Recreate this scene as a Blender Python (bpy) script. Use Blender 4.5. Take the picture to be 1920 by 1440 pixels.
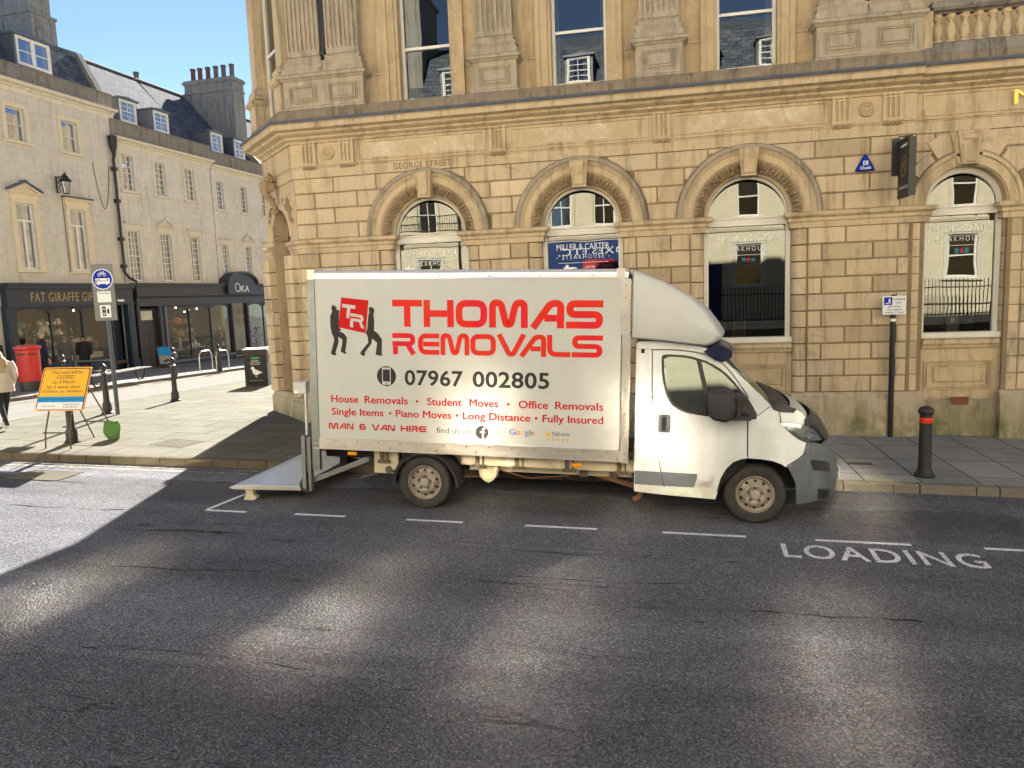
import bpy, bmesh, math, random
from mathutils import Vector, Matrix
random.seed(7)
R = math.radians
for o in list(bpy.data.objects): bpy.data.objects.remove(o)
SC = bpy.context.scene
COL = SC.collection

# ------------------------------------------------------------------ camera
cd = bpy.data.cameras.new("camera"); cam = bpy.data.objects.new("camera", cd); COL.objects.link(cam)
RT = Vector((0.97957438, 0.19751953, -0.03768391)); DN = Vector((-0.01295336, -0.12503181, -0.99206817)); FW = Vector((-0.20066453, 0.97229269, -0.11991941))
cam.matrix_world = Matrix(((RT.x, -DN.x, -FW.x, 0), (RT.y, -DN.y, -FW.y, 0), (RT.z, -DN.z, -FW.z, 0), (0, 0, 0, 1)))
cd.sensor_width = 36.0; cd.lens = 1382.22 / 1920 * 36.0; cd.clip_start = 0.1; cd.clip_end = 3000
SC.camera = cam
# ------------------------------------------------------------------ sky, sun, exposure
SUN_EL, SUN_AZ = 32.0, -14.0            # azimuth from +Y towards +X
W = bpy.data.worlds.new("World"); SC.world = W; W.use_nodes = True
nt = W.node_tree; bg = nt.nodes["Background"]; sky = nt.nodes.new("ShaderNodeTexSky")
sky.sky_type = 'NISHITA'; sky.sun_disc = False; sky.sun_elevation = R(SUN_EL); sky.sun_rotation = R(SUN_AZ)
sky.air_density = 0.55; sky.dust_density = 0.0; sky.ozone_density = 1.5
nt.links.new(sky.outputs[0], bg.inputs[0]); bg.inputs[1].default_value = 0.05
sd = bpy.data.lights.new("sun", 'SUN'); sd.energy = 5.0; sd.angle = R(0.53); sd.color = (1.0, 0.945, 0.84)
so = bpy.data.objects.new("sun", sd); COL.objects.link(so)
az, el = R(SUN_AZ), R(SUN_EL)
to_sun = Vector((math.sin(az) * math.cos(el), math.cos(az) * math.cos(el), math.sin(el)))
so.rotation_euler = to_sun.to_track_quat('Z', 'Y').to_euler(); so.location = (0, 0, 40)
vs = SC.view_settings; vs.view_transform = 'Standard'; vs.look = 'None'; vs.exposure = 2.38; vs.gamma = 1.0; vs.use_curve_mapping = False
SC.render.engine = 'CYCLES'
SC.cycles.max_bounces = 8; SC.cycles.diffuse_bounces = 4; SC.cycles.glossy_bounces = 4; SC.cycles.transparent_max_bounces = 12
SC.cycles.transmission_bounces = 4; SC.cycles.caustics_reflective = True; SC.cycles.blur_glossy = 0.0; SC.cycles.sample_clamp_indirect = 0.0

# ------------------------------------------------------------------ node materials
MATS = {}
class NT:
    def __init__(s, name):
        s.m = bpy.data.materials.new(name); s.m.use_nodes = True; s.t = s.m.node_tree; s.t.nodes.clear()
        s.out = s.t.nodes.new("ShaderNodeOutputMaterial"); s.b = s.n("ShaderNodeBsdfPrincipled"); s.l(s.b.outputs[0], s.out.inputs[0])
        MATS[name] = s.m
    def n(s, typ, **k):
        n = s.t.nodes.new(typ)
        for a, v in k.items():
            if a[0] == '_': n.inputs[a[1:].replace('_', ' ')].default_value = v
            else: setattr(n, a, v)
        return n
    def l(s, a, b): s.t.links.new(a, b)
    def obj(s, scale=(1, 1, 1), rot=(0, 0, 0), world=False):
        if world:
            g = s.n("ShaderNodeNewGeometry"); src = g.outputs["Position"]
        else:
            g = s.n("ShaderNodeTexCoord"); src = g.outputs["Object"]
        m = s.n("ShaderNodeMapping"); m.inputs["Scale"].default_value = scale; m.inputs["Rotation"].default_value = rot
        s.l(src, m.inputs[0]); return m.outputs[0]
    def noise(s, vec, scale, detail=4, rough=.6, dist=0):
        n = s.n("ShaderNodeTexNoise", _Scale=scale, _Detail=detail, _Roughness=rough, _Distortion=dist); s.l(vec, n.inputs["Vector"]); return n.outputs[0]
    def ramp(s, fac, stops, interp='LINEAR'):
        r = s.n("ShaderNodeValToRGB"); cr = r.color_ramp; cr.interpolation = interp
        while len(cr.elements) < len(stops): cr.elements.new(.5)
        for e, (p, c) in zip(cr.elements, stops):
            e.position = p; e.color = (c, c, c, 1) if isinstance(c, (int, float)) else (*c, 1)
        s.l(fac, r.inputs[0]); return r.outputs[0]
    def mix(s, fac, a, b, mode='MIX'):
        m = s.n("ShaderNodeMix", data_type='RGBA', blend_type=mode)
        for v, i in ((fac, 0), (a, 6), (b, 7)):
            if hasattr(v, "links"): s.l(v, m.inputs[i])
            elif isinstance(v, (int, float)): m.inputs[i].default_value = v
            else: m.inputs[i].default_value = (*v, 1)
        return m.outputs[2]
    def math(s, op, a, b=0.0):
        m = s.n("ShaderNodeMath", operation=op)
        for v, i in ((a, 0), (b, 1)):
            if hasattr(v, "links"): s.l(v, m.inputs[i])
            else: m.inputs[i].default_value = v
        return m.outputs[0]
    def bump(s, h, strength=.3, dist=.01, prev=None):
        b = s.n("ShaderNodeBump", _Strength=strength, _Distance=dist); s.l(h, b.inputs["Height"])
        if prev: s.l(prev, b.inputs["Normal"])
        s.l(b.outputs[0], s.b.inputs["Normal"]); return b.outputs[0]
    def col(s, v):
        if hasattr(v, "links"): s.l(v, s.b.inputs["Base Color"])
        else: s.b.inputs["Base Color"].default_value = (*v, 1)
    def setp(s, rough=.6, metal=0, spec=.5, coat=0):
        if hasattr(rough, "links"): s.l(rough, s.b.inputs["Roughness"])
        else: s.b.inputs["Roughness"].default_value = rough
        s.b.inputs["Metallic"].default_value = metal; s.b.inputs["Specular IOR Level"].default_value = spec
        s.b.inputs["Coat Weight"].default_value = coat; s.b.inputs["Coat Roughness"].default_value = .08
        return s
    def isl(s):
        return s.n("ShaderNodeNewGeometry").outputs["Random Per Island"]

def paint(name, c, rough=.45, dirt=.12, metal=0, coat=0, dscale=3.0, dcol=None, bump=0.0, fine=0, spec=.4):
    s = NT(name); v = s.obj(world=True)
    d = s.ramp(s.noise(v, dscale, 6, .65), [(.35, 0), (.75, 1)])
    dc = dcol or tuple(x * .6 for x in c)
    s.col(s.mix(s.math('MULTIPLY', d, dirt), c, dc)); 
    s.setp(s.ramp(s.noise(v, 9, 3), [(.3, rough * .8), (.7, min(1, rough * 1.2))]), metal, spec, coat)
    if bump: s.bump(s.noise(v, fine or 60, 3), bump, .004)
    return s.m

def stone(name, base, dark, light, islands=True, streak=.5, soot=(.05, .045, .04), algae=None, bump=.5, ashlar=None, isl_amt=.5):
    s = NT(name); v = s.obj(world=True)
    big = s.noise(v, .7, 6, .62); mid = s.noise(v, 4.5, 6, .7); fine = s.noise(v, 55, 4, .7)
    c = s.mix(s.ramp(mid, [(.3, 0), (.7, 1)]), dark, light)
    c = s.mix(s.ramp(big, [(.32, 0), (.62, 1)]), c, base)
    if islands:
        r = s.isl()
        c = s.mix(isl_amt, c, s.ramp(r, [(0, tuple(x * .85 for x in dark)), (.12, dark), (.3, base), (.5, light), (.7, (base[0] * .92, base[1] * .97, base[2] * 1.08)), (.85, base), (1, tuple(x * 1.12 for x in light))]))
    if ashlar:
        b = s.n("ShaderNodeTexBrick", _Scale=1.0, _Mortar_Size=.012, _Mortar_Smooth=.3, _Brick_Width=ashlar[0], _Row_Height=ashlar[1])
        b.offset = .5; vv = s.obj(rot=(R(-90), 0, 0)) if len(ashlar) < 3 else s.obj(rot=ashlar[2]); s.l(vv, b.inputs["Vector"])
        b.inputs["Color1"].default_value = (.86, .86, .86, 1); b.inputs["Color2"].default_value = (1.08, 1.06, 1.03, 1); b.inputs["Mortar"].default_value = (.62, .6, .58, 1)
        c = s.mix(.32, c, s.mix(1.0, c, b.outputs[0], 'MULTIPLY'))
    st = s.noise(s.obj(scale=(3.2, 3.2, .32), world=True), 1.6, 7, .72, .6)
    c = s.mix(s.math('MULTIPLY', s.ramp(st, [(.5, 0), (.72, 1)]), streak), c, tuple(x * .42 for x in dark))
    so_ = s.noise(v, 1.9, 8, .75, .8)
    c = s.mix(s.math('MULTIPLY', s.ramp(so_, [(.56, 0), (.76, 1)]), streak * .7), c, soot)
    if algae:
        sep = s.n("ShaderNodeSeparateXYZ"); s.l(s.n("ShaderNodeNewGeometry").outputs["Position"], sep.inputs[0])
        h = s.math('ADD', sep.outputs[2], s.math('MULTIPLY', s.noise(v, 2.2, 5, .7), .9))
        low = s.ramp(s.math('ADD', s.math('MULTIPLY', h, -1.0), algae[0]), [(.0, 0), (.6, 1)]); pat = s.ramp(s.noise(s.obj(scale=(1, 1, .5), world=True), 1.7, 7, .72, .5), [(.40, .05), (.60, 1)])
        c = s.mix(s.math('MULTIPLY', s.math('MULTIPLY', low, pat), algae[1]), c, (.11, .125, .035))
    s.col(c); s.setp(.88, 0, .25)
    s.bump(s.math('ADD', s.math('MULTIPLY', fine, .4), s.math('MULTIPLY', mid, 1.0)), bump, .012)
    return s.m

# main building stone (golden), row stone (grey cream)
stone("stone_wall", (.57, .44, .28), (.42, .325, .205), (.66, .52, .345), streak=.75, isl_amt=.6)
stone("stone_hood", (.36, .30, .225), (.22, .18, .135), (.44, .37, .28), islands=False, streak=.8)
stone("stone_groove", (.27, .195, .115), (.16, .115, .065), (.33, .25, .15), islands=False, streak=.7)
stone("stone_trim", (.56, .435, .275), (.40, .31, .195), (.65, .51, .34), islands=False, streak=.75, bump=.4)
stone("stone_pedestal", (.42, .35, .25), (.28, .23, .165), (.50, .43, .32), islands=False, streak=.75, bump=.4)
stone("stone_upper", (.52, .39, .225), (.40, .30, .175), (.60, .465, .29), islands=False, streak=.55, bump=.35)
stone("stone_dark", (.27, .215, .15), (.15, .12, .085), (.34, .27, .19), islands=False, streak=.9)
stone("stone_plinth", (.47, .40, .27), (.34, .28, .185), (.56, .48, .34), streak=.7, algae=(-1.45, .9))
stone("stone_carved", (.36, .27, .165), (.24, .18, .105), (.44, .34, .22), islands=False, streak=.4, bump=.9)
stone("stone_row", (.64, .61, .52), (.50, .475, .40), (.72, .69, .60), islands=False, streak=.38, ashlar=(.75, .3), bump=.25)
stone("stone_row_grey", (.68, .655, .57), (.53, .51, .44), (.74, .71, .62), islands=False, streak=.38, ashlar=(.8, .31), bump=.25)
stone("stone_row_trim", (.70, .66, .545), (.57, .53, .43), (.78, .73, .61), islands=False, streak=.25)
stone("stone_soot", (.26, .235, .195), (.13, .12, .105), (.36, .33, .27), islands=False, streak=.9)
stone("stone_opposite", (.70, .62, .46), (.62, .55, .40), (.76, .68, .51), islands=False, streak=.2, ashlar=(.9, .33), bump=.15)
stone("stone_chimney", (.27, .255, .225), (.16, .155, .14), (.36, .34, .30), islands=False, streak=.9, ashlar=(.5, .28, (0, R(90), R(90))))
paint("cream_paint", (.72, .64, .45), .5, .15)
paint("white_paint", (.80, .78, .70), .4, .12)
paint("white_paint_aged", (.72, .69, .60), .45, .25)
paint("lead", (.11, .12, .135), .45, .5, metal=.3, dcol=(.22, .23, .24), dscale=6, bump=.4, fine=14)
paint("blue_lead", (.085, .11, .17), .6, .3)
paint("black_iron", (.018, .018, .02), .38, .2, dcol=(.05, .05, .05))
paint("navy_shop", (.018, .032, .055), .4, .2, dcol=(.04, .05, .07))
paint("grey_shop", (.030, .032, .042), .42, .2, dcol=(.05, .05, .06))
paint("blue_grey", (.10, .15, .20), .45, .2)
paint("post_red", (.52, .016, .012), .32, .15, coat=.4)
paint("dark_wood", (.07, .035, .02), .6, .3)
paint("brown_metal", (.10, .078, .055), .8, .5, dcol=(.17, .14, .10), dscale=20, spec=.15)
paint("galvanised", (.24, .26, .25), .42, .4, metal=.75, dscale=12)
paint("grey_sign", (.21, .22, .215), .7, .2, spec=.15)
paint("cover_iron", (.13, .12, .10), .95, .5, dcol=(.2, .18, .14), dscale=14, spec=.05, bump=.4, fine=30)
paint("steel_bright", (.62, .62, .60), .28, .2, metal=.9)
paint("sign_white", (.78, .79, .78), .5, .08)
paint("sign_blue", (.004, .030, .36), .5, .06, spec=.12)
paint("sign_black", (.012, .012, .013), .45, .05)
paint("sign_yellow", (.80, .43, .012), .45, .06)
paint("sign_cyan", (.012, .26, .58), .5, .05, spec=.15)
paint("sign_orange", (.80, .38, .10), .5, .2)
paint("sandbag_green", (.07, .19, .045), .8, .4, bump=.6, fine=25)
paint("red_band", (.75, .045, .02), .35, .1)
paint("gold", (.85, .55, .10), .35, .1, metal=.6)
paint("gold_dull", (.33, .26, .12), .5, .2, metal=.3)
paint("black_plastic", (.022, .022, .024), .55, .4, dcol=(.06, .06, .06))
paint("grey_plastic", (.080, .090, .108), .55, .35, dcol=(.10, .10, .10), bump=.15, fine=150)
paint("tyre", (.022, .021, .020), .85, .5, dcol=(.075, .068, .06), dscale=7, bump=.3, fine=60)
paint("rim", (.40, .37, .32), .5, .75, metal=.4, dcol=(.13, .075, .035), dscale=11)
paint("chassis_cream", (.55, .50, .36), .6, .6, dcol=(.26, .20, .12), dscale=5)
paint("aluminium", (.60, .575, .52), .36, .3, metal=.75, dcol=(.4, .36, .3), dscale=6)
paint("rail_cap", (.80, .79, .74), .2, .1, metal=.55)
paint("van_decal_dark", (.040, .034, .034), .5, .05, spec=.1)
paint("rust", (.16, .07, .035), .8, .6, dscale=9)
paint("brick_vent", (.20, .07, .04), .8, .4)
paint("curtain", (.62, .58, .47), .9, .1)
paint("curtain_dim", (.30, .30, .27), .9, .1)
paint("blind_white", (.66, .66, .62), .8, .1)
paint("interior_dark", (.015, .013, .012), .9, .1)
paint("interior_wall", (.10, .085, .06), .9, .1)
paint("interior_green", (.22, .24, .17), .9, .1)
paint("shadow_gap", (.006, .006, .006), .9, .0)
paint("terracotta", (.15, .06, .05), .85, .5, dcol=(.12, .06, .045))
paint("pot_grey", (.13, .115, .095), .9, .5)
paint("skin", (.48, .27, .19), .5, .05)
paint("hair_blond", (.36, .25, .12), .7, .5, dcol=(.62, .5, .33), dscale=30)
paint("hair_grey", (.25, .24, .23), .7, .3)
paint("hair_dark", (.03, .02, .015), .7, .3)
paint("coat_cream", (.58, .50, .40), .95, .25, bump=.7, fine=40)
paint("coat_grey", (.085, .08, .07), .9, .2)
paint("coat_black", (.012, .012, .014), .8, .2)
paint("coat_navy", (.012, .016, .032), .7, .2)
paint("denim", (.045, .09, .19), .85, .3)
paint("leggings", (.018, .018, .019), .8, .2)
paint("trainers", (.72, .72, .72), .5, .1)
paint("orange_lens", (.85, .30, .01), .25, .05)
paint("wood_shelf", (.22, .13, .06), .7, .3)
paint("fabric_orange", (.36, .13, .05), .9, .3)
paint("fabric_cream", (.50, .45, .34), .9, .2)
paint("fabric_teal", (.05, .20, .20), .9, .2)
paint("plant_green", (.05, .09, .03), .8, .3)
paint("blind_blue_picture", (.16, .20, .38), .8, .4)
paint("teal_logo", (.03, .20, .22), .6, .05); paint("magenta_logo", (.45, .03, .10), .6, .05)
paint("shop_blue", (.008, .035, .15), .4, .1); paint("shop_red", (.50, .03, .03), .4, .1)
paint("google_blue", (.03, .13, .70), .4, 0); paint("google_red", (.65, .04, .03), .4, 0); paint("google_yellow", (.75, .42, .02), .4, 0); paint("google_green", (.04, .30, .07), .4, 0)
paint("star_gold", (.62, .40, .09), .4, 0)
paint("incised", (.17, .11, .06), .9, .2)
paint("headlamp_chrome", (.75, .77, .8), .12, .2, metal=.9, dcol=(.1, .1, .12), dscale=14)

def slate():
    s = NT("slate"); v = s.obj(world=False)
    b = s.n("ShaderNodeTexBrick", _Scale=1.0, _Mortar_Size=.012, _Mortar_Smooth=.2, _Brick_Width=.32, _Row_Height=.2)
    m = s.obj(); s.l(m, b.inputs["Vector"])
    b.inputs["Color1"].default_value = (.055, .068, .10, 1); b.inputs["Color2"].default_value = (.10, .115, .15, 1); b.inputs["Mortar"].default_value = (.02, .02, .025, 1)
    n = s.noise(v, 2.5, 6, .7); c = s.mix(s.ramp(n, [(.45, 0), (.7, .55)]), b.outputs[0], (.24, .23, .18))
    s.col(c); s.setp(.92, 0, .08); s.bump(s.math('ADD', b.outputs[1], s.math('MULTIPLY', n, .4)), .7, .02)
slate()

def van_white():
    for nm, c, dirt, co in (("van_white", (.54, .575, .585), (.34, .30, .21), .5), ("box_white", (.50, .515, .50), (.43, .425, .38), .0), ("pod_white", (.53, .545, .54), (.46, .40, .29), .1)):
        s = NT(nm); v = s.obj()
        sep = s.n("ShaderNodeSeparateXYZ"); s.l(v, sep.inputs[0])
        low = s.ramp(sep.outputs[2], [(.30, 1), (.62, 0)])          # road grime along the sill
        n = s.noise(v, 6, 7, .75); n2 = s.noise(s.obj(scale=(2.5, 2.5, .5)), 2.2, 6, .7)
        f = s.math('ADD', s.math('MULTIPLY', low, s.ramp(n, [(.35, .1), (.65, .95)])), s.math('MULTIPLY', s.ramp(n2, [(.42, 0), (.75, 1)]), .35))
        s.col(s.mix(f, c, dirt)); s.setp(s.ramp(n, [(.3, .38), (.7, .5)]), 0, .28, co)
        s.bump(s.noise(v, 1.6, 2), .04, .05)
van_white()

def red_decal():
    s = NT("decal_red"); v = s.obj()
    w = s.noise(s.obj(scale=(1.0, 1, .5)), 2.6, 1, .5)
    s.col(s.ramp(w, [(.35, (.62, .012, .035)), (.5, (.68, .022, .014)), (.62, (.62, .035, .015))])); s.setp(.45, 0, .15)
red_decal(); paint("decal_red_flat", (.50, .012, .012), .55, .0, spec=.1)

def asphalt():
    s = NT("asphalt"); v = s.obj(world=True)
    vor = s.n("ShaderNodeTexVoronoi", _Scale=40.0); s.l(v, vor.inputs["Vector"])
    vor2 = s.n("ShaderNodeTexVoronoi", _Scale=85.0); s.l(v, vor2.inputs["Vector"])
    sepc = s.n("ShaderNodeSeparateColor"); s.l(vor.outputs["Color"], sepc.inputs[0])
    sepd = s.n("ShaderNodeSeparateColor"); s.l(vor2.outputs["Color"], sepd.inputs[0])
    stone_ = s.ramp(vor.outputs["Distance"], [(.20, 1), (.55, 0)])
    sel = s.math('MULTIPLY', s.ramp(sepc.outputs[0], [(.60, 0), (.97, 1)]), stone_)
    big = s.noise(v, .55, 5, .6); mid = s.noise(v, 3.0, 6, .7)
    base = s.mix(s.ramp(mid, [(.3, 0), (.7, 1)]), (.106, .108, .124), (.142, .144, .160))
    base = s.mix(s.ramp(big, [(.4, 0), (.66, 1)]), base, (.106, .108, .124))
    grain = s.ramp(sepd.outputs[1], [(0, .55), (.5, .95), (.85, 1.2), (1, 1.7)])
    base = s.mix(1, base, grain, 'MULTIPLY')
    base = s.mix(.6, base, s.mix(1, base, s.ramp(s.noise(v, 46, 4, .85), [(.32, .5), (.68, 1.5)]), 'MULTIPLY'))
    c = s.mix(s.math('MULTIPLY', sel, .75), base, s.ramp(sepc.outputs[1], [(0, (.17, .18, .20)), (.6, (.26, .24, .21)), (1, (.33, .29, .23))]))
    # long worn joints and cracks running along the street
    cr = s.noise(s.obj(scale=(.10, 1.15, 1), world=True), 1.3, 5, .5, .25)
    crm = s.ramp(cr, [(.496, 0), (.5, 1), (.504, 0)])
    crk = s.math('MULTIPLY', crm, s.ramp(s.noise(v, .5, 3), [(.50, 0), (.56, .7)]))
    rp = s.n("ShaderNodeTexVoronoi", _Scale=.22); rp.distance = 'CHEBYCHEV'; s.l(s.obj(scale=(.5, 1.2, 1), world=True), rp.inputs["Vector"]); sr = s.n("ShaderNodeSeparateColor"); s.l(rp.outputs["Color"], sr.inputs[0])
    c = s.mix(.45, c, s.mix(1, c, s.ramp(sr.outputs[0], [(0, .55), (.5, 1.0), (1, 1.35)]), 'MULTIPLY'))
    trk = s.noise(s.obj(scale=(.05, 1.0, 1), world=True), .9, 2, .5)
    c = s.mix(.75, c, s.mix(1, c, s.ramp(trk, [(.35, .72), (.65, 1.35)]), 'MULTIPLY'))
    c = s.mix(crk, c, (.014, .014, .015))
    # dark oil and tyre wear where cars park, pale dust by the gutter
    sep = s.n("ShaderNodeSeparateXYZ"); s.l(v, sep.inputs[0])
    y = s.math('ADD', sep.outputs[1], s.math('MULTIPLY', s.noise(v, .9, 4), .8))
    oil = s.math('MULTIPLY', s.ramp(s.math('MULTIPLY', y, .1), [(.875, 0), (.92, .55), (1.03, .55), (1.06, 0)]), s.ramp(mid, [(.3, .4), (.7, 1)]))
    c = s.mix(oil, c, (.028, .024, .021))
    gut = s.math('MULTIPLY', s.ramp(s.math('MULTIPLY', y, .1), [(1.055, 0), (1.085, 1)]), s.ramp(s.noise(v, 7, 5, .8), [(.42, 0), (.6, .8)]))
    c = s.mix(gut, c, (.16, .135, .10))
    s.col(c); s.setp(.98, 0, .03)
    s.bump(s.math('ADD', s.math('MULTIPLY', stone_, .6), s.math('MULTIPLY', mid, .5)), .9, .010)
asphalt()

def paving(name, w, h, c1, c2, mort, rotz=0.0, off=.5, loc=(0, 0, 0), extra=.6):
    s = NT(name); g = s.n("ShaderNodeNewGeometry"); m = s.n("ShaderNodeMapping"); m.inputs["Rotation"].default_value = (0, 0, rotz); m.inputs["Location"].default_value = loc
    s.l(g.outputs["Position"], m.inputs[0]); v = s.obj(world=True)
    dv = s.n("ShaderNodeVectorMath", operation='ADD'); s.l(m.outputs[0], dv.inputs[0])
    b = s.n("ShaderNodeTexBrick", _Scale=1.0, _Mortar_Size=.011, _Mortar_Smooth=.15, _Bias=0.0, _Brick_Width=w, _Row_Height=h); b.offset = off
    s.l(dv.outputs[0], b.inputs["Vector"])
    b.inputs["Color1"].default_value = (*c1, 1); b.inputs["Color2"].default_value = (*c2, 1); b.inputs["Mortar"].default_value = (*mort, 1)
    n = s.noise(v, 2.2, 7, .7); n2 = s.noise(v, 26, 5, .7)
    c = s.mix(s.math('MULTIPLY', s.ramp(n, [(.38, 0), (.7, 1)]), extra), b.outputs[0], tuple(x * .6 for x in c1))
    c = s.mix(.35, c, s.mix(1, c, s.ramp(n2, [(.3, .6), (.7, 1.35)]), 'MULTIPLY'))
    gum = s.n("ShaderNodeTexVoronoi", _Scale=2.6); s.l(v, gum.inputs["Vector"])
    c = s.mix(s.ramp(gum.outputs["Distance"], [(.04, .75), (.06, 0)]), c, tuple(x * .35 for x in c1))
    s.col(c); s.setp(.97, 0, .06); s.bump(s.math('ADD', s.math('MULTIPLY', b.outputs[1], -1.2), s.math('MULTIPLY', n2, .35)), .6, .012)
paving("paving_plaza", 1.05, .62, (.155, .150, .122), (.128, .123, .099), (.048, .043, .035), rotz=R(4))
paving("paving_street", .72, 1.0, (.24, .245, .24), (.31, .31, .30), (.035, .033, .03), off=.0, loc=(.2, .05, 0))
paving("paving_far", .9, .6, (.20, .20, .20), (.24, .24, .24), (.06, .06, .06), rotz=R(86))  # neutral grey slabs of the far footway
paving("setts", .9, 30, (.15, .148, .138), (.16, .154, .142), (.11, .11, .105), extra=.2)
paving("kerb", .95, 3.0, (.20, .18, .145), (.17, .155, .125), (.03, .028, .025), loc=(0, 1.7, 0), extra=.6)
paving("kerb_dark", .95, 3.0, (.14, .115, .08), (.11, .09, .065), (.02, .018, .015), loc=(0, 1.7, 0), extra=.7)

def road_paint(nm, c, amt):
    s = NT(nm); v = s.obj(world=True)
    n = s.noise(v, 38, 5, .8); n2 = s.noise(v, 5, 4, .7)
    wear = s.ramp(s.math('ADD', s.math('MULTIPLY', n, .75), s.math('MULTIPLY', n2, .25)), [(amt - .04, 0), (amt + .05, 1)])
    s.col(s.mix(wear, c, (.05, .05, .055))); s.setp(.75, 0, .3); s.bump(n, .5, .006)
road_paint("line_white", (.72, .73, .75), .58); road_paint("line_white_worn", (.68, .69, .71), .55); road_paint("line_yellow", (.48, .40, .22), .47)

def glass(name, tint, fac, refl=(.9, .95, 1.0), rough=0.0, wob=.0):
    s = NT(name); s.t.nodes.remove(s.b)
    tr = s.n("ShaderNodeBsdfTransparent"); tr.inputs[0].default_value = (*tint, 1)
    gl = s.n("ShaderNodeBsdfGlossy"); gl.inputs[0].default_value = (*refl, 1); gl.inputs["Roughness"].default_value = rough
    lw = s.n("ShaderNodeLayerWeight", _Blend=.5)
    f = s.math('MINIMUM', s.math('ADD', s.math('MULTIPLY', s.math('POWER', lw.outputs[1], 4.0), .8), fac), 1.0)
    if wob:
        b = s.n("ShaderNodeBump", _Strength=wob, _Distance=.05); s.l(s.noise(s.obj(world=True), 1.1, 1.5, .4), b.inputs["Height"]); s.l(b.outputs[0], gl.inputs["Normal"])
    mx = s.n("ShaderNodeMixShader"); s.l(f, mx.inputs[0]); s.l(tr.outputs[0], mx.inputs[1]); s.l(gl.outputs[0], mx.inputs[2]); s.l(mx.outputs[0], s.out.inputs[0])
glass("glass_bank", (.35, .35, .33), .14, (.92, .95, .90), wob=.035)
glass("glass_sash", (.55, .55, .55), .30, (.9, .95, 1.0), wob=.12)
glass("glass_shop", (.80, .84, .82), .05, wob=.05)
glass("glass_van", (.6, .66, .62), .14, (.85, .95, .88), wob=.02)
glass("glass_lamp", (.85, .87, .88), .10)
glass("glass_opp", (.25, .25, .25), .60, (1.0, .93, .80), rough=.09, wob=.16)

def emit(name, c, st):
    s = NT(name); s.t.nodes.remove(s.b); e = s.n("ShaderNodeEmission", _Strength=st); e.inputs[0].default_value = (*c, 1); s.l(e.outputs[0], s.out.inputs[0])
emit("spot_bulb", (1, .86, .62), 9.0)

# ------------------------------------------------------------------ mesh helpers
def smooth_mesh(me, ang=40):
    for p in me.polygons: p.use_smooth = True
    try: me.set_sharp_from_angle(angle=R(ang))
    except Exception: pass

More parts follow.
